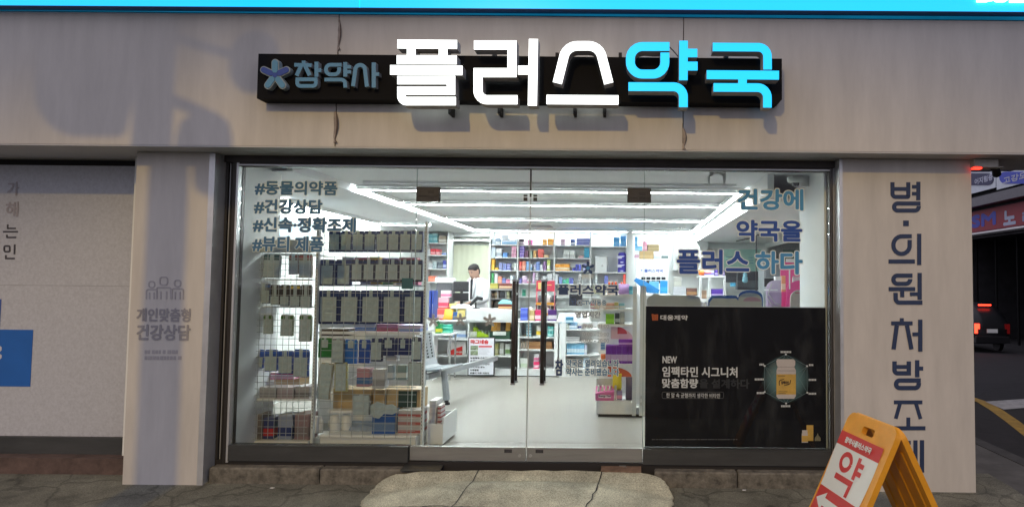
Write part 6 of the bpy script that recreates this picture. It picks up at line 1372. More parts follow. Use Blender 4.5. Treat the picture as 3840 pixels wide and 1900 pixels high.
# refrigerator with boxes on top
YR2 = 6.0; a, b = W(*cD(8, 980), YR2), W(*cD(508, 445), YR2)
t = thing('refrigerator', 'white pharmacy refrigerator with blue lettering and small dark panes', 'refrigerator', ((a.x + b.x) / 2, YR2 + .3, 0))
obj('body', MB().bbox(a.x, b.x, YR2, YR2 + .6, 0, b.z, .02), M_white, t)
zd0, zd1 = W(*cD(8, 940), YR2).z, W(*cD(8, 495), YR2).z
fd = obj('door', MB().bbox(a.x + .01, b.x - .01, YR2 - .03, YR2 - .001, zd0 - .6, zd1, .008), M_shelf, t)
p0_, p1_ = cD(143, 640), cD(425, 592); sign_text('플러스약국', p0_[0], p1_[1], p1_[0], p0_[1], YR2 - .03, cm(70, 95, 165), fd, .003)
c3_ = cv(lambda p: cD(*p), YR2 - .03); m = MB()
for i, an in enumerate(petals()): m.prism([c3_((x, 2 * 610 - y)) for x, y in capsule((104, 610), an, 5, 14, 4)], YR2 - .032 - .0002 * i, YR2 - .0305)
obj('flower_emblem', m, cm(110, 140, 190), fd)
m = MB()
for r in range(2):
    for c in range(5): u, v = W(*cD(98 + c * 75, 750 + r * 52), YR2 - .03), W(*cD(162 + c * 75, 710 + r * 52), YR2 - .03); m.box(u.x, v.x, YR2 - .034, YR2 - .0305, u.z, v.z)
obj('pane', m, mat('dark_pane', (.03, .035, .04), .1), fd)
zf = b.z + .002
F_ = 'on top of the refrigerator'
boxq(cD, 0, 66, 312, 438, YR2 + .05, .25, (222, 220, 226), (190, 150, 170), 'white box with mauve print ' + F_, zb=zf)
boxq(cD, 70, 288, 318, 438, YR2 + .06, .25, (176, 150, 104), (190, 164, 118), 'wide kraft carton ' + F_, 'carton', zb=zf)
boxq(cD, 290, 392, 362, 438, YR2 + .05, .2, (212, 222, 232), (190, 205, 220), 'pale blue white box ' + F_, zb=zf)
boxq(cD, 402, 504, 340, 438, YR2 + .06, .2, (215, 226, 228), (90, 110, 110), 'white box with round print ' + F_, zb=zf)
zz = zf + (W(*cD(0, 318), YR2 + .06).z - W(*cD(0, 438), YR2 + .06).z) + .004
boxq(cD, 192, 370, 225, 322, YR2 + .06, .22, (150, 132, 95), (165, 146, 105), 'upper kraft carton stacked on the wide one', 'carton', zb=zz)
boxq(cD, 118, 188, 182, 320, YR2 + .05, .2, (222, 150, 175), (232, 185, 200), 'rose pink box between blue box and kraft carton', zb=zz)
boxq(cD, 4, 115, 238, 308, YR2 + .05, .2, (110, 180, 225), (140, 200, 235), 'flat sky blue box above the mauve print box', zb=zz)
boxq(cD, 2, 46, 100, 234, YR2 + .05, .2, (95, 165, 215), (130, 190, 228), 'tall sky blue box topmost above the refrigerator', zb=zz + .085)
# blue folders fanned in front of the fridge
YB2 = 4.2; z0 = W(*cD(300, 955), YB2).z
t = thing('brochure_shelf', 'white low shelf unit carrying fanned blue brochures', 'shelving', (W(*cD(290, 955), YB2).x, YB2 + .1, 0))
u, v = W(*cD(86, 955), YB2), W(*cD(530, 955), YB2); obj('top', MB().bbox(u.x, v.x, YB2 - .04, YB2 + .3, z0 - .03, z0, .006), M_shelf, t); obj('cabinet', MB().box(u.x + .02, v.x - .02, YB2, YB2 + .28, 0, z0 - .031), M_shelf, t)
boxq(cD, 380, 496, 762, 952, YB2 + .05, .06, (30, 145, 215), (60, 165, 225), 'upright bright blue box before the refrigerator', zb=z0 + .001)
boxq(cD, 215, 365, 762, 940, YB2 + .12, .05, (110, 190, 225), (130, 205, 235), 'pale blue box behind the fanned brochures', zb=z0 + .001)
for k in range(5):
    p = W(*cD(200 + k * 36, 950), YB2 + .02 - .003 * k); an = .95 - k * .06; L, h = .27, .055
    dxy = Vector((-math.cos(an * .75), 0, math.sin(an * .75))); nn = Vector((dxy.z, 0, -dxy.x))
    base = Vector((p.x, YB2 + .03 - .012 * k, z0 + .004 + .0)); c_ = [base, base + dxy * L, base + dxy * L + nn * h, base + nn * h]; zmin = min(q.z for q in c_)
    c_ = [q + Vector((0, 0, z0 + .002 - zmin)) for q in c_]
    single('brochure', MB().hexa([c_[0], c_[1], c_[1] + Vector((0, .008, 0)), c_[0] + Vector((0, .008, 0)), c_[3], c_[2], c_[2] + Vector((0, .008, 0)), c_[3] + Vector((0, .008, 0))]), cm(35, 135, 205), 'blue brochure in the slanted fan before the refrigerator', 'brochure', 'fanned blue brochures')
# wall cabinet
YW = 7.2; a, b = W(*cD(570, 610), YW), W(*cD(1098, 108), YW)
t = thing('wall_cabinet', 'pale grey two door wall cabinet on the back wall', 'cabinet', ((a.x + b.x) / 2, YW, a.z))
obj('body', MB().box(a.x, b.x, YW, YB - .002, a.z, b.z), mat('cabinet_pale', (.66, .69, .69), .5, var=.02), t)
xm = (a.x + b.x) / 2
for x0, x1 in ((a.x + .004, xm - .003), (xm + .003, b.x - .004)): obj('door', MB().bbox(x0, x1, YW - .02, YW - .001, a.z + .004, b.z - .004, .004), MC['cabinet_pale'], t)
# kitchen-like counter below with small machines
t = thing('back_counter', 'white back counter under the wall cabinet', 'counter', (1.0, 7.2, 0)); zb3 = W(*cD(760, 985), 6.9).z
obj('top', MB().bbox(.75, 2.5, 6.85, YB - .002, zb3 - .03, zb3, .006), M_shelf, t); obj('cabinet', MB().box(.78, 2.48, 6.9, YB - .004, 0, zb3 - .031), M_white, t)
boxq(cD, 575, 772, 858, 984, 6.95, .2, (222, 224, 230), (215, 218, 224), 'white rounded machine on the back counter', 'machine', 'machine', zb3 + .001)
boxq(cD, 588, 700, 715, 855, 6.99, .2, (205, 206, 198), (225, 225, 215), 'cream box stacked on the white machine', zb=zb3 + (W(*cD(0, 858), 6.95).z - W(*cD(0, 985), 6.95).z) + .004)
boxq(cD, 776, 934, 868, 975, 6.95, .2, (110, 72, 62), (175, 135, 90), 'brown wooden box on the back counter', zb=zb3 + .001)
# slotted white rack with bottles on top
YT = 5.2; a, b = W(*cD(965, 1040), YT), W(*cD(1360, 690), YT)
t = thing('slotted_rack', 'white slotted angle rack with purple boxes', 'rack', ((a.x + b.x) / 2, YT + .2, 0))
for x in (a.x, (a.x + b.x) / 2 - .06, b.x - .035):
    p_ = obj('post', MB().box(x, x + .035, YT, YT + .03, .0, b.z - .03), M_shelf, t)
    m = MB(); z = a.z
    while z < b.z - .08: m.box(x + .012, x + .022, YT - .0015, YT - .0003, z, z + .014); z += .03
    obj('slot', m, M_dark, p_)
for z in (b.z, W(*cD(1100, 1035), YT).z): obj('shelf', MB().box(a.x, b.x, YT - .002, YT + .4, z - .03, z), M_shelf, t)
zt3 = b.z + .001; zt4 = W(*cD(1100, 1035), YT).z + .001
m = MB(); p = W(*cD(950, 655), YT + .1); r = .045
m.tube([(p.x, YT + .1, zt3 + r), (p.x + .045, YT + .1, zt3 + r), (p.x + .06, YT + .1, zt3 + r), (p.x + .20, YT + .1, zt3 + r), (p.x + .205, YT + .1, zt3 + r)], [.03, r * .9, r, r, r * .8], 14)
single('bottle', m, [cm(235, 120, 50)], 'orange tipped bottle lying on top of the slotted rack', 'bottle', smooth=True)
boxq(cD, 1040, 1190, 612, 690, YT + .05, .1, (222, 224, 232), (120, 100, 190), 'white box with violet oval on the slotted rack', zb=zt3)
boxq(cD, 1194, 1345, 606, 690, YT + .06, .1, (75, 45, 150), (180, 165, 220), 'violet box on top of the slotted rack', zb=zt3)
boxq(cD, 1145, 1320, 825, 970, YT + .06, .1, (90, 55, 170), (190, 175, 225), 'purple box inside the slotted rack', zb=zt4)
boxq(cD, 1000, 1078, 905, 1030, YT + .06, .1, (150, 125, 105), (175, 150, 125), 'brown packet inside the slotted rack', zb=zt4)
# display headers behind the poster
YH = .35; h_ = mat('display_back', (.42, .48, .50), .5, var=.04)
a, b = W(*cD(160, 1160), YH), W(*cD(988, 985), YH)
pts = [(a.x, a.z - .3), (b.x, a.z - .3), (b.x, b.z - .05), (b.x - .012, b.z - .015), (b.x - .05, b.z - .002), (a.x + .13, b.z - .002), (a.x + .10, b.z + .012), (a.x + .07, b.z + .014), (a.x + .05, b.z - .004), (a.x + .03, b.z - .008), (a.x + .008, b.z - .04)]
single('display_header', MB().prism(pts, YH, YH + .012), h_, 'plain grey display header with bumpy top above the poster', 'display')
a, b = W(*cD(1100, 1160), YH), W(*cE(640, 985), YH)
ax0, bx1 = a.x, b.x; zz = W(*cD(1120, 985), YH).z; zh = W(*cE(440, 905), YH).z; rx = W(*cE(275, 950), YH).x
pts = [(ax0, zz - .36), (bx1, zz - .36), (bx1, zz - .06)] + [(rx + (bx1 - rx) * (.5 + .5 * math.cos(k * math.pi / 10)), zz - .02 + (zh - zz + .02) * math.sin(k * math.pi / 10) ** .7) for k in range(11)] + [(rx - .02, zz), (ax0 + .03, zz), (ax0, zz - .04)]
t = thing('display_header', 'blue rimmed display header with a round dome above the poster', 'display', ((ax0 + bx1) / 2, YH, zz - .36))
obj('board', MB().prism(pts, YH + .003, YH + .012), cm(45, 95, 175), t)
obj('front', MB().prism([(x * .96 + (ax0 + bx1) / 2 * .04, z - .022) for x, z in pts if True], YH - .003, YH + .002), h_, t)
obj('dome_print', MB().prism([(rx + .04 + .075 * (1 + math.cos(k * math.pi / 10)), zz - .045 + (zh - zz) * .75 * math.sin(k * math.pi / 10)) for k in range(11)], YH - .006, YH - .0032), cm(165, 140, 165), t)
for k, px in enumerate((1000, 1060)): 
    c = W(*cD(px, 1130), .4); single('hook_stand', MB().lathe((c.x, .42, c.z - .3), [(.012, 0), (.012, .24), (.022, .27), (.018, .31), (.006, .33)], 10), M_shelf, ('clear plastic knob post left of the gap between headers', 'clear plastic knob post right of the gap between headers')[k], 'post', smooth=True)
# mint board coloured to imitate a bright reflection in a pane, screens, lamp track
YM = 6.9; a, b = W(*cE(50, 620), YM), W(*cE(620, 300), YM)
t = thing('mint_reflection_board', 'mint green board painted like a bright reflecting pane on the back wall', 'partition', ((a.x + b.x) / 2, YM, a.z))
obj('board', MB().box(a.x, b.x, YM, YM + .02, a.z, b.z), mat('mint_reflection', (.40, .70, .62), .15, var=.03), t)
m = MB(); u = cv(lambda p: cE(*p), YM); strokes(m, [(14, [(90, 410), (195, 410)]), (14, [(185, 410), (185, 450)]), (12, [(85, 455), (190, 455)]), (13, [(90, 508), (195, 508)])], u, YM - .003, YM - .0005); strokes(m, [(10, [(420, 420), (500, 420)]), (10, [(430, 460), (500, 460)]), (10, [(440, 500), (500, 500)])], u, YM - .003, YM - .0005)
obj('lettering', m, cm(110, 165, 185), t)  # strokes imitate letters mirrored in the painted reflection
boxq(cE, 75, 250, 625, 790, 5.9, .2, (42, 44, 50), (60, 64, 70), 'dark screen at the left under the mint board', 'screen', 'screen', None)
boxq(cE, 255, 600, 625, 900, 6.3, .2, (58, 64, 72), (90, 98, 104), 'dark grey appliance under the mint board', 'appliance', 'appliance', None)
boxq(cE, 165, 238, 795, 850, 5.5, .1, (60, 175, 220), (110, 200, 235), 'small cyan box by the dark screen', 'medicine_box', 'box', None)
c = W(*cE(375, 700), 5.3)
m = MB(); m.lathe((c.x, 5.3, c.z - .1), [(.02, 0), (.045, .02), (.04, .09), (.03, .10), (.036, .13), (.012, .17)], 10); single('toy_figure', m, cm(140, 205, 225), 'small pale cyan figure ornament by the screens', 'ornament', smooth=True)
t = thing('pole_stand', 'thin black floor stand with cross arms near the pink display', 'stand', (W(*cE(540, 800), 3.6).x, 3.6, 0))
x = W(*cE(540, 800), 3.6).x; z1 = W(*cE(540, 90), 3.6).z
obj('pole', MB().tube([(x, 3.6, .0), (x, 3.6, z1)], .008, 8), M_black, t); obj('arm', MB().tube([(x, 3.6, z1), (W(*cE(600, 85), 3.6).x, 3.6, z1 + .01)], .007, 8).tube([(x, 3.6, z1 - .02), (W(*cE(240, 175), 3.6).x, 3.6, W(*cE(240, 175), 3.6).z)], .007, 8), M_black, t)
obj('base', MB().lathe((x, 3.6, 0), [(.14, 0), (.14, .015), (.02, .03)], 14), M_black, t)
# white appliance
a, b = W(*cE(640, 740), 5.4), W(*cE(930, 480), 5.4)
t = thing('water_purifier', 'pale grey office appliance beside the mint board', 'appliance', ((a.x + b.x) / 2, 5.5, 0)); obj('body', MB().bbox(a.x, b.x, 5.4, 5.8, 0, b.z, .02), mat('appliance_grey', (.42, .47, .50), .5), t); obj('front', MB().box(a.x + .05, b.x - .05, 5.39, 5.3995, a.z + .03, b.z - .05), mat('appliance_front', (.30, .34, .38), .4), t); obj('slot', MB().box(a.x + .02, b.x - .02, 5.385, 5.3995, a.z - .12, a.z + .01), M_black, t)
# pink display stands
def panel_curve(x0, x1, z0, z1, r, n=6):
    return [(x0, z0), (x1, z0), (x1, z1)] + [(x0 + r - r * math.sin(k / n * math.pi / 2), z1 - r + r * math.cos(k / n * math.pi / 2)) for k in range(n + 1)]
YP2 = 2.9; a, b = W(*cE(942, 1160), YP2), W(*cE(1330, 480), YP2)
t = thing('pink_display', 'tall hot pink cosmetics display at the right end of the shop', 'display', ((a.x + b.x) / 2, YP2, 0))
pink = cm(230, 85, 150)
obj('back_board', MB().prism(panel_curve(a.x, b.x, 0, b.z, .03), YP2 + .12, YP2 + .14), pink, t)
fz = W(*cE(980, 760), YP2).z; fx = W(*cE(985, 1160), YP2).x
obj('side_board', MB().prism(panel_curve(fx, b.x, 0.0, fz, .16), YP2 - .02, YP2), cm(205, 60, 130), t)
obj('price_tag', MB().box(W(*cE(985, 470), YP2 - .05).x, W(*cE(1122, 470), YP2 - .05).x, YP2 - .05, YP2 - .045, W(*cE(985, 492), YP2).z, W(*cE(985, 440), YP2).z), M_white, t)
m = MB()
for k in range(6): c = W(*cE(1095 + k * 26, 750), YP2 + .05); m.lathe((c.x, YP2 + .05, fz - .03), [(.016, 0), (.016, .06), (.008, .065), (.008, .085)], 8)
obj('tester', m, cm(205, 200, 205), t); m = MB().box(W(*cE(1030, 880), YP2 - .03).x, W(*cE(1050, 880), YP2 - .03).x, YP2 - .03, YP2 - .025, W(*cE(1030, 890), YP2).z, W(*cE(1030, 580), YP2).z); obj('light_strip', m, M_white, t)
YP3 = 2.2; a, b = W(*cE(690, 1165), YP3), W(*cE(915, 760), YP3)
t = thing('lilac_display', 'lilac grey curved display panel left of the pink display', 'display', ((a.x + b.x) / 2, YP3, 0))
obj('panel', MB().prism(panel_curve(a.x, b.x, 0, b.z, .10), YP3, YP3 + .015), cm(195, 180, 205), t); obj('shelf_edge', MB().box(W(*cE(655, 900), YP3).x, W(*cE(850, 900), YP3).x, YP3 - .04, YP3 - .02, W(*cE(655, 912), YP3).z, W(*cE(655, 890), YP3).z), M_white, t)
obj('pocket', MB().prism([(a.x + .01, a.z), (b.x - .005, a.z + .04), (b.x - .005, a.z + .17), (a.x + .01, a.z + .17)], YP3 - .03, YP3 - .002), cm(170, 150, 185), t)
boxq(cE, 818, 918, 705, 880, YP3 + .1, .06, (225, 222, 222), (235, 120, 70), 'white and orange card pack above the lilac display', zb=W(*cE(818, 880), YP3 + .1).z)
boxq(cE, 925, 985, 690, 930, YP3 + .25, .06, (225, 150, 110), (232, 200, 180), 'peach pack between the lilac and pink displays', zb=W(*cE(925, 930), YP3 + .25).z)
YP4 = 1.6; a, b = W(*cE(1050, 1170), YP4), W(*cE(1300, 905), YP4)
t = thing('cream_display', 'cream rounded display panel in front of the pink display', 'display', ((a.x + b.x) / 2, YP4, 0))
obj('panel', MB().prism(panel_curve(a.x, b.x, 0, b.z, .09), YP4, YP4 + .015), cm(215, 205, 205), t); obj('label', MB().box(a.x + .05, a.x + .17, YP4 - .003, YP4 - .0005, a.z + .15, a.z + .162), cm(210, 130, 150), t)
m = MB()
for pts in (((690, 990), (760, 1110), (860, 1165)), ((720, 960), (830, 1100), (900, 1130)), ((1290, 1010), (1230, 1100), (1130, 1165)), ((775, 805), (740, 900), (715, 990))): m.tube([W(x, y, 1.5) for x, y in [cE(*p) for p in pts]], .005, 6)
single('wire_hoops', m, M_steel, 'thin bent wires of the rack before the lilac display', 'wires')

# security cameras and ceiling fittings
c = W(2985, 676, .55)
t = thing('dome_camera', 'white dome security camera on a bracket at the top right of the glass', 'camera', (c.x, .55, c.z))
obj('bracket', MB().bbox(1.50, 1.584, .50, .62, c.z - .06, c.z + .04, .01), M_white, t); obj('housing', MB().lathe((c.x, .55, c.z - .025), [(.055, 0), (.075, .01), (.078, .05), (.06, .065)], 20), M_white, t, smooth=True)
obj('dome', MB().lathe((c.x, .55, c.z - .062), [(.006, 0), (.03, .008), (.045, .036)], 16), mat('dark_dome', (.02, .02, .025), .08), t, smooth=True)
obj('arm', MB().tube([(c.x + .05, .55, c.z + .02), (1.50, .55, c.z + .02)], .018, 8), M_white, t)
c = W(2557, 850, 6.6); t = thing('bullet_camera', 'small white camera hanging from the ceiling at the back', 'camera', (c.x, 6.6, c.z)); obj('body', MB().tube([(c.x - .05, 6.6, c.z - .03), (c.x + .03, 6.65, c.z)], .035, 12), M_white, t); obj('mount', MB().tube([(c.x, 6.62, c.z + .02), (c.x, 6.62, 2.419)], .015, 8), M_steel, t)
c = W(2690, 675, .28); t = thing('ceiling_hook', 'pale double hook bracket inside the top of the right window', 'bracket', (c.x, .28, c.z + .05))
m = MB(); z = W(2690, 655, .28).z
m.tube([(c.x - .055, .28, z), (c.x - .03, .28, z + .03), (c.x + .02, .28, z + .03), (c.x + .06, .28, z)], .022, 10); obj('bar', m, M_shelf, t, smooth=True); m = MB()
m.tube([(c.x - .055, .28, z), (c.x - .075, .28, z - .02), (c.x - .07, .28, z - .09)], [.016, .014, .007], 8); m.tube([(c.x + .055, .28, z), (c.x + .06, .28, z - .03), (c.x + .055, .28, z - .08)], [.016, .014, .008], 8); obj('hook', m, M_shelf, t, smooth=True)
obj('stem', MB().tube([(c.x, .28, z + .03), (c.x, .28, 2.419)], .008, 8), M_steel, t)
a, b = W(1881, 846, 5.9), W(2088, 828, 5.9)
t = thing('air_conditioner', 'white ceiling cassette air conditioner between the last two light bars', 'air conditioner', ((a.x + b.x) / 2, 6.2, 2.36)); obj('panel', MB().hexa([(a.x + .05, 5.85, 2.375), (b.x - .05, 5.85, 2.375), (b.x - .05, 6.65, 2.375), (a.x + .05, 6.65, 2.375), (a.x, 5.8, 2.419), (b.x, 5.8, 2.419), (b.x, 6.7, 2.419), (a.x, 6.7, 2.419)]), M_white, t); obj('grille', MB().box(b.x - .5, b.x - .12, 6.0, 6.5, 2.370, 2.3745), mat('grille', (.3, .3, .3), .5), t)

# ================================================================== SIDE ALLEY, FAR SIDE
XA = 14.0
ab = thing('alley_building', 'dark building across the side alley with a black garage opening', 'building', (XA, 20, -.285))
M_abw = mat('alley_wall', (.05, .05, .055), .8, var=.3, scale=3)
g0, g1 = WX(q(2690), q(760), XA).y, WX(q(2452), q(760), XA).y
zg = WX(q(2520), q(592), XA).z
obj('wall', MB().box(XA, XA + 8, -6, g0, -1.5, 14).box(XA, XA + 8, g1 + 1.5, 90, -1.5, 14).box(XA, XA + 8, g0, g1 + 1.5, zg, 14), M_abw, ab)
obj('garage_inside', MB().box(XA + 4.0, XA + 4.1, g0, g1 + 1.5, -1.5, zg), M_black, ab)
m = MB()
for k in range(5): y = g0 + (g1 + 1.5 - g0) * (k + .5) / 5; m.box(XA + .5, XA + .56, y, y + .08, -1.5, zg)
obj('shutter_rail', m, mat('rail_dark', (.012, .012, .013), .95, var=0), ab); MC['rail_dark'].node_tree.nodes['Principled BSDF'].inputs['Specular IOR Level'].default_value = .1
z0, z1 = WX(q(2520), q(588), XA).z, WX(q(2520), q(578), XA).z; obj('shutter_box', MB().tube([(XA - .1, g0, z0 + .1), (XA - .1, g1 + 1.4, z0 + .1)], .09, 10), M_steel, ab)
z0, z1 = WX(q(2520), q(512), XA).z, WX(q(2520), q(487), XA).z; obj('canopy', MB().hexa([(XA - .5, g0, z0), (XA, g0, z0), (XA, g1 + 1.4, z0), (XA - .5, g1 + 1.4, z0), (XA - .42, g0, z1), (XA, g0, z1 + .1), (XA, g1 + 1.4, z1 + .1), (XA - .42, g1 + 1.4, z1)]), mat('canopy_grey', (.10, .10, .11), .4, metal=.4, var=.2), ab)
AX, AN = Vector((0, -1, 0)), Vector((-1, 0, 0))
def asign(body, x0, y0, x1, y1, X, m_, parent, bold, nm='lettering'):
    a, b, c = WX(q(x0), q(y1), X), WX(q(x1), q(y1), X), WX(q(x0), q(y0), X)
    xm = (x0 + x1) / 2; za, zb_ = WX(q(xm), q(y1), X).z, WX(q(xm), q(y0), X).z
    obj(nm, put_text(MB(), body, Vector((X, a.y, za)), AX, Z_, a.y - b.y, zb_ - za, AN, bold, 0, .004), m_, parent, fix=False)
def abox(x0, y0, x1, y1, X, dp):
    a, b = WX(q(x0), q(y1), X), WX(q(x1), q(y0), X); xm = min(max((x0 + x1) / 2, 2480), 2545); return MB().box(X, X + dp, a.y, b.y, WX(q(xm), q(y1), X).z, WX(q(xm), q(y0), X).z)
# red sign
t = thing('red_sign', 'dark red shop banner with blue letters across the alley', 'sign', (XA - .06, WX(q(2515), q(550), XA).y, WX(q(2515), q(578), XA).z))
obj('board', abox(2380, 524, 2600, 578, XA - .06, .05), mat('sign_red', (.34, .018, .034), .5, var=.1), t)
asign('SM', 2444, 536, 2506, 570, XA - .061, cm(50, 62, 190), t, .05); asign('노', 2524, 528, 2556, 566, XA - .061, cm(190, 200, 225), t, .04); asign('래', 2572, 528, 2604, 562, XA - .061, cm(150, 160, 190), t, .03)
# white-blue clinic board with pill shaped blocks
t = thing('clinic_sign', 'pale blue clinic signboard with dark blue pill shaped labels', 'sign', (XA - .3, WX(q(2515), q(440), XA).y, WX(q(2515), q(475), XA).z))
obj('board', abox(2380, 380, 2503, 478, XA - .3, .05), mat('sign_pale', (.80, .88, .95), .5), t); obj('board', abox(2507, 380, 2640, 468, XA - .3, .05), MC['sign_pale'], t)
def pill(x0, y0, x1, y1, m_, X=XA - .302):
    cx0, cx1, cy, r = x0 + (y1 - y0) / 2, x1 - (y1 - y0) / 2, (y0 + y1) / 2, (y1 - y0) / 2
    pts = [(cx1 + r * math.cos(k * math.pi / 8 - math.pi / 2), cy + r * math.sin(k * math.pi / 8 - math.pi / 2)) for k in range(9)] + [(cx0 + r * math.cos(k * math.pi / 8 + math.pi / 2), cy + r * math.sin(k * math.pi / 8 + math.pi / 2)) for k in range(9)]
    m = MB(); w_ = [WX(q(a), q(b), X) for a, b in pts]; m.loft([[Vector((X, v.y, v.z)) for v in w_], [Vector((X - .02, v.y, v.z)) for v in w_]])
    return obj('pill_label', m, m_, t)
dkn, bln = cm(36, 42, 90), cm(58, 80, 205)
for (x0, y0, x1, y1, mm, tx, b0) in ((2400, 436, 2500, 466, dkn, '어지럼증', (2452, 443, 2498, 459)), (2400, 405, 2500, 432, dkn, None, None), (2521, 398, 2640, 427, bln, '체외충', (2532, 402, 2592, 420)), (2515, 432, 2640, 462, bln, '고강도', (2524, 438, 2584, 456))):
    o = pill(x0, y0, x1, y1, mm)
    if tx: asign(tx, *b0, XA - .324, cm(190, 195, 215), o, .012)
# lit yellow sign farther down the alley, seen through the side window
t = thing('yellow_sign', 'lit yellow fitness sign seen through the side window', 'sign', (XA - .2, 40, 4))
a, b = WX(*cE(655, 375), XA - .2), WX(*cE(1300, 205), XA - .2)
obj('light_panel', MB().box(XA - .2, XA, b.y, a.y, a.z, WX(*cE(900, 205), XA).z), mat('yellow_lightbox', (.85, .55, .06), .4, var=0, emit=.9), t)
zb4, zt5 = WX(*cE(900, 345), XA - .2).z, WX(*cE(900, 250), XA - .2).z
def ysign(body, x0, x1): 
    u, v = WX(*cE(x0, 300), XA - .2).y, WX(*cE(x1, 300), XA - .2).y
    obj('lettering', put_text(MB(), body, Vector((XA - .2, u, zb4)), AX, Z_, u - v, zt5 - zb4, AN, .08, 0, .02), mat('sign_dark', (.03, .02, .01), .5), t, fix=False)
ysign('P.T', 785, 915); ysign('다이어트', 960, 1260)

# car turning away into the alley, brake lights on
cc = Vector((11.72, 16.4, -.70))
t = thing('parked_car', 'dark car with red brake lights lit in the side alley', 'car', (cc.x, cc.y, -.697), rz=math.radians(-4))
t.scale = (.64, .95, 1.02)
M_car = mat('dark_car_paint', (.010, .011, .013), .4, var=.1); M_cg = mat('car_glass', (.01, .012, .014), .06, var=0)
def csec(y, pr): return [Vector((x, y, z)) for x, z in pr]
HW = .88
def half(zs): return [(-x, z) for x, z in reversed(zs)] + zs
secs = []
for y, low, belt, roof, wv, rw in ((0.0, .42, .72, .74, .78, .70), (.04, .30, .92, .96, .86, .72), (.30, .25, .98, 1.22, .88, .70), (.75, .22, .98, 1.46, .88, .64), (1.6, .22, .96, 1.52, .88, .62), (2.5, .22, .94, 1.44, .88, .62), (3.1, .22, .93, 1.02, .88, .72), (3.9, .25, .84, .88, .86, .74), (4.25, .32, .66, .68, .78, .66)):
    h = [(wv * .86, low), (wv, low + .18), (wv, (low + belt) / 2 + .1), (wv * .985, belt), (rw, roof), (rw * .55, roof + .025)]
    secs.append(csec(y, [(x, z) for x, z in h] + [(-x, z) for x, z in reversed(h)]))
body = obj('body', MB().loft(secs), M_car, t, local=True, smooth=True)
obj('rear_window', MB().hexa([(-.60, .22, 1.06), (.60, .22, 1.06), (.60, .26, 1.05), (-.60, .26, 1.05), (-.54, .66, 1.40), (.54, .66, 1.40), (.54, .70, 1.39), (-.54, .70, 1.39)]), M_cg, t, local=True)
M_brake = mat('brake_light', (1.0, .035, .015), .3, var=0, emit=6.5); M_brd = mat('dim_tail', (.30, .008, .008), .3, var=0, emit=.12)
for s in (-1, 1):
    obj('tail_light', MB().box(s * .62, s * .84, -.03, .035, .74, .90).box(s * .72, s * .84, -.028, .034, .60, .7395), M_brake if s < 0 else M_brd, t, local=True)
    for y in (.75, 3.35):
        w_ = obj('wheel', MB().tube([(s * .70, y, .31), (s * .885, y, .31)], .31, 20), M_black, t, local=True); obj('rim', MB().tube([(s * .886, y, .31), (s * .895, y, .31)], .20, 14), M_steel, w_, local=True)
    obj('side_window', MB().hexa([(s * .862, 1.0, .99), (s * .862, 2.7, .97), (s * .85, 2.7, .97), (s * .85, 1.0, .99), (s * .70, 1.25, 1.38), (s * .68, 2.35, 1.36), (s * .66, 2.35, 1.36), (s * .68, 1.25, 1.38)]), M_cg, t, local=True)
obj('high_brake_light', MB().box(-.30, .30, .50, .56, 1.455, 1.50), M_brake, t, local=True)
obj('number_plate', MB().box(-.26, .26, -.018, .0, .62, .74), mat('plate_white', (.7, .7, .7), .4, emit=.12, var=0), t, local=True)
obj('bumper', MB().bbox(-.84, .84, -.07, .12, .30, .52, .03), M_black, t, local=True)

# junction box with a red indicator under the fascia corner
a, b = Q(2445, 424, -.18), Q(2515, 396, -.18)
t = thing('junction_box', 'white electrical box with a red indicator under the fascia corner', 'box', ((a.x + b.x) / 2, -.18, a.z))
obj('box', MB().bbox(a.x, b.x - .03, -.22, -.08, a.z + .01, ZS - .014, .006), mat('box_white', (.55, .54, .5), .5, var=.15, scale=12), t); obj('lid_rim', MB().box(a.x + .05, b.x, -.226, -.075, a.z + .005, a.z + .0095), MC['box_white'], t)
obj('indicator', MB().box(a.x + .0, a.x + .06, -.215, -.17, a.z - .008, a.z + .004), mat('red_led', (1, .04, .02), .3, var=0, emit=3), t)
m = MB(); c = Q(2505, 436, -.10); m.tube([(b.x - .06, -.15, a.z + .02), (c.x, -.1, c.z + .03), (c.x + .03, -.06, c.z)], [.012, .03, .034], 12); obj('flood_lamp', m, M_black, t, smooth=True)

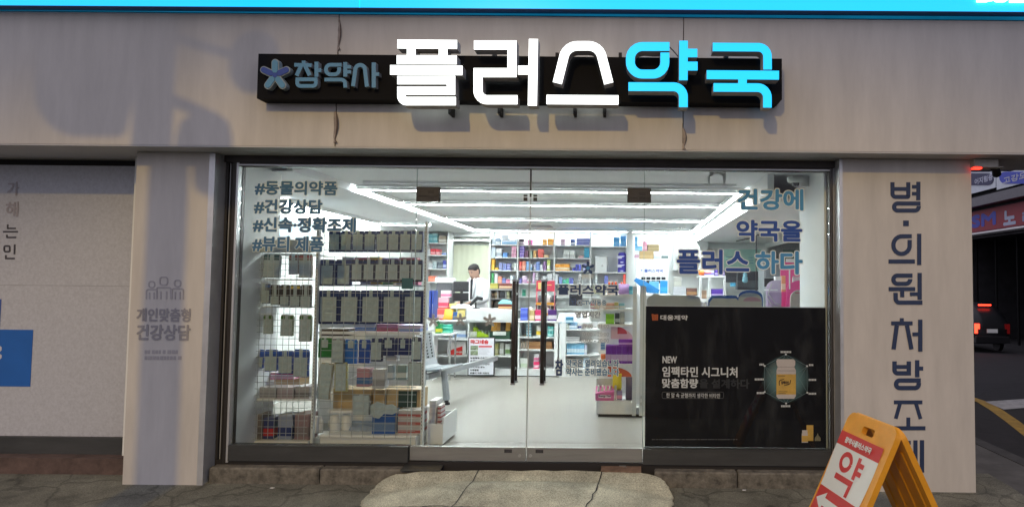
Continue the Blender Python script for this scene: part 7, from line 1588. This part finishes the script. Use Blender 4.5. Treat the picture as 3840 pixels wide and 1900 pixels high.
# ================================================================== YELLOW A-FRAME SIGN
tl, trr = Vector((1.424, -1.08, .615)), Vector((1.510, -1.63, .615))
along = (trr - tl); along.z = 0; L_ = along.length; al = along.normalized(); outn = Vector((al.y, -al.x, 0))     # outn points left
if outn.x > 0: outn = -outn
GZ = -.222; HH = .615 - GZ; SP = .40
t = thing('a_frame_sign', 'bright yellow folding sign with red pharmacy arrow poster on the pavement', 'sign', ((tl.x + trr.x) / 2, (tl.y + trr.y) / 2, GZ))
M_yel = mat('yellow_plastic', (.80, .36, .022), .38, var=.12, scale=7, bump=.03)
def leaf(sgn, nm):
    dn = (outn * sgn * SP + Vector((0, 0, -HH))); dn_l = dn.length; dn = dn.normalized(); nn = al.cross(dn).normalized()
    if nn.dot(outn * sgn) < 0: nn = -nn
    o0 = tl + outn * sgn * .012
    def P3(u, v, w_): return o0 + al * u + dn * v + nn * w_
    th = .034
    out_ = [tuple(v) for v in fillet([(L_ * .5, 0), (L_, 0, .06), (L_, dn_l, .015), (L_ - .09, dn_l, .015), (L_ - .12, dn_l - .08, .04), (.12, dn_l - .08, .04), (.09, dn_l, .015), (0, dn_l, .015), (0, 0, .06), (L_ * .5 - .001, 0)], 5)]
    hole = [tuple(v) for v in fillet([(L_ * .5, .055), (L_ * .62, .055, .012), (L_ * .62, .10, .012), (L_ * .38, .10, .012), (L_ * .38, .055, .012), (L_ * .5 - .001, .055)], 3)]
    bm = bmesh.new(); es = []
    for lp_ in (out_, hole):
        vs = [bm.verts.new((u, v, 0)) for u, v in lp_]; es += [bm.edges.new((vs[k], vs[(k + 1) % len(vs)])) for k in range(len(vs))]
    bmesh.ops.triangle_fill(bm, use_beauty=True, edges=es)
    ex = bmesh.ops.extrude_face_region(bm, geom=list(bm.faces)); bmesh.ops.translate(bm, vec=(0, 0, -th), verts=[e for e in ex['geom'] if isinstance(e, bmesh.types.BMVert)])
    m = MB(); bm.verts.index_update(); m.v = [P3(v.co.x, v.co.y, v.co.z) for v in bm.verts]; m.f = [tuple(v.index for v in f.verts) for f in bm.faces]; m.m = [0] * len(m.f); bm.free()
    if sgn < 0:                                # stiffening ribs inside the back leaf
        for k in range(4): u = L_ * (.14 + .24 * k); m.hexa([P3(u - .012, dn_l - .12, -th - .006), P3(u + .012, dn_l - .12, -th - .006), P3(u + .02, dn_l - .12, -th - .0005), P3(u - .02, dn_l - .12, -th - .0005), P3(u - .012, .14, -th - .006), P3(u + .012, .14, -th - .006), P3(u + .02, .14, -th - .0005), P3(u - .02, .14, -th - .0005)])
    o = obj(nm, m, M_yel, t); bv = o.modifiers.new('b', 'BEVEL'); bv.width = .006; bv.segments = 2; bv.limit_method = 'ANGLE'
    return o, P3, al, -dn, nn
fr_, P3, ux, uz, nn = leaf(1, 'front_leaf'); leaf(-1, 'back_leaf')
m = MB()
for u in (.05, L_ - .05): c = tl + al * u + Vector((0, 0, -.045)); m.tube([c - al * .02, c + al * .02], .014, 10)
obj('hinge', m, mat('hinge_grey', (.5, .5, .48), .4), t)
# poster sheet, gently rippled, with a red head, a red foot and printing
u0, u1, v0, v1 = .02, L_ - .055, .13, .80
def sh_(u, v, w_=0.0): return P3(u, v, .006 + .006 * math.sin(v * 9 + u * 4) + w_)
def strip(va, vb, ua=u0, ub=u1, w_=0.0, nu=6, nv=10):
    m = MB()
    for i in range(nv):
        for j in range(nu):
            f_ = lambda i_, j_: sh_(ua + (ub - ua) * j_ / nu, va + (vb - va) * i_ / nv, w_)
            m.face([f_(i, j), f_(i, j + 1), f_(i + 1, j + 1), f_(i + 1, j)])
    return m
red = mat('poster_red', srgb(205, 48, 40), .4, var=.05)
sheet = obj('poster_sheet', strip(v0 + .085, .485), mat('poster_paper', (.80, .83, .78), .35, var=.03), t, fix=False)
obj('red_head', strip(v0, v0 + .0845, nv=3), red, sheet, fix=False); obj('red_foot', strip(.4855, .64), red, sheet, fix=False)
def onsheet(mb, pts, wd, w_):
    L, R = stroke_poly(pts, wd)
    for k in range(len(L) - 1): mb.face([sh_(L[k].x, L[k].y, w_), sh_(L[k + 1].x, L[k + 1].y, w_), sh_(R[k + 1].x, R[k + 1].y, w_), sh_(R[k].x, R[k].y, w_)])
pw = u1 - u0
m = MB()
cx, cy, rx, ry = u0 + pw * .37, v0 + .165, pw * .115, .047
pts = [(cx + rx * math.cos(k * math.pi / 12), cy + ry * math.sin(k * math.pi / 12)) for k in range(25)]
onsheet(m, pts, .030, .002); X1 = u0 + pw * .64
onsheet(m, [(X1, v0 + .105), (X1, v0 + .235)], .034, .0022); onsheet(m, [(X1 + .016, v0 + .145), (X1 + .062, v0 + .145)], .028, .0024); onsheet(m, [(X1 + .016, v0 + .193), (X1 + .062, v0 + .193)], .028, .0024)
onsheet(m, [(u0 + pw * .24, v0 + .262), (X1 + .017, v0 + .262)], .034, .002); onsheet(m, [(X1, v0 + .2795), (X1, v0 + .345)], .034, .0022)
obj('letter', m, red, sheet, fix=False)
m = MB(); va = .565
onsheet(m, [(u0 + .10, va), (u1 + .0, va)], .048, .003)
m.face([sh_(u0 + .02, va, .003), sh_(u0 + .12, va - .058, .003), sh_(u0 + .12, va + .058, .003)])
obj('arrow', m, MC['poster_paper'], sheet, fix=False)
pa, pb = P3(u0 + pw * .18, v0 + .062, .016), P3(u0 + pw * .82, v0 + .062, .016)
m = put_text(MB(), '참약사플러스약국', pa, ux, uz, (pb - pa).length, .038, nn, .0018, 0, .0); obj('lettering', m, MC['poster_paper'], sheet, fix=False)

# utility pole and fittings beside the camera, whose shadows fall on the shop
def on_beam(px, py, Yw, k):                  # point on the lamp's ray to a wall spot, at fraction k
    s = W(q(px), q(py), Yw); return LP + (s - LP) * k
KP = .79
t = thing('utility_pole', 'grey utility pole with transformer box standing on the pavement edge', 'utility pole', (-3.45, -2.5, -.27))
pb_ = on_beam(413, 700, YP, KP)
obj('post', MB().tube([(pb_.x, pb_.y, -.27), (pb_.x, pb_.y, 9.5)], [.135, .105], 16), mat('pole_concrete', (.3, .3, .29), .8, var=.2), t, smooth=True)
a_, b_ = on_beam(65, 420, YF, KP), on_beam(400, 60, YF, KP); zl0, zl1, xq = min(a_.z, b_.z) + .22, max(a_.z, b_.z) + .3, pb_.x - .13; obj('transformer_box', MB().prism([tuple(v) for v in fillet([(xq, zl0 + .3), (xq, zl0, .06), (a_.x + .05, zl0, .3), (a_.x, zl1, .2), (xq, zl1, .1), (xq, zl0 + .31)], 8)], pb_.y - .25, pb_.y + .2), M_steel, t)
c1 = on_beam(640, 155, YF, KP); obj('insulator_drum', MB().tube([(c1.x, c1.y - .1, c1.z), (c1.x, c1.y + .1, c1.z)], .15, 20), M_steel, t)
c2_ = on_beam(514, 330, YF, KP); c3__ = on_beam(470, 268, YF, KP)
obj('meter_dome', MB().lathe((c2_.x, c2_.y, c2_.z - .2), [(.16, 0), (.17, .15), (.15, .23), (.08, .29), (.02, .31)], 16), M_steel, t); obj('arm', MB().tube([(pb_.x, pb_.y, c3__.z), (c3__.x, c3__.y, c3__.z), (c2_.x, c2_.y, c2_.z + .1)], .035, 8).tube([(pb_.x, pb_.y, c1.z + .1), (c1.x, c1.y, c1.z)], .03, 8), M_steel, t)


# scraps of litter on the pavement
for k, (px, py, lab) in enumerate(((1192, 1796, 'small white paper scrap on the pavement left of the ramp'), (1020, 1835, 'tiny white scrap on the dark pavement by the left ledge'), (2790, 1845, 'small pale scrap on the pavement right of the ramp'))):
    p = WZ(px, py, -.172); g = groundz(p.y) + .004
    m = MB().loft([[Vector((p.x + a, p.y + b, g + z)) for a, b in ((-.014, -.006), (.012, -.009), (.017, .007), (-.009, .009))] for z in (0, .004)])
    single('paper_scrap', m, M_white, lab, 'litter')

zr1, zr2 = Q(930, 655, YG + .25).z, Q(930, 716, YG + .25).z
for z in (zr1, zr2): obj('shelf', MB().box(aB.x + .02, bB.x - .02, YG + .22, YG + .42, z - .012, z), M_shelf, rB)
for k, (px0, px1, h, c0, c1, lab) in enumerate(((905, 930, 9, (150, 150, 205), WH, 'lilac box'), (932, 960, 12, (225, 215, 190), YE, 'cream and yellow box'), (962, 985, 8, (190, 205, 150), GR, 'pale green box'), (988, 1010, 11, (225, 200, 80), WH, 'yellow box'), (1012, 1034, 9, (120, 170, 210), WH, 'sky blue box'), (1036, 1052, 12, (215, 130, 150), PK, 'pink box'))):
    p0, p1 = Q(px0, 716, YG + .25), Q(px1, 716 - h, YG + .25); run(q(px0), q(px1), q(716 - h), q(716), YG + .25, .1, 1, 1, c0, c1, lab + ' seen between the second and third mask rows', zb=zr2 + .001)
for k, (px0, px1, h, c0, c1, lab) in enumerate(((860, 890, 8, (225, 225, 215), WH, 'white box'), (892, 925, 7, (215, 165, 180), RD, 'rose box'), (928, 955, 9, (235, 205, 120), YE, 'pale yellow box'), (960, 1000, 6, (170, 150, 200), VI, 'violet box'), (1004, 1050, 8, (225, 150, 160), RD, 'coral pink box'))):
    run(q(px0), q(px1), q(655 - h), q(655), YG + .25, .1, 1, 1, c0, c1, lab + ' seen between the first and second mask rows', zb=zr1 + .001)
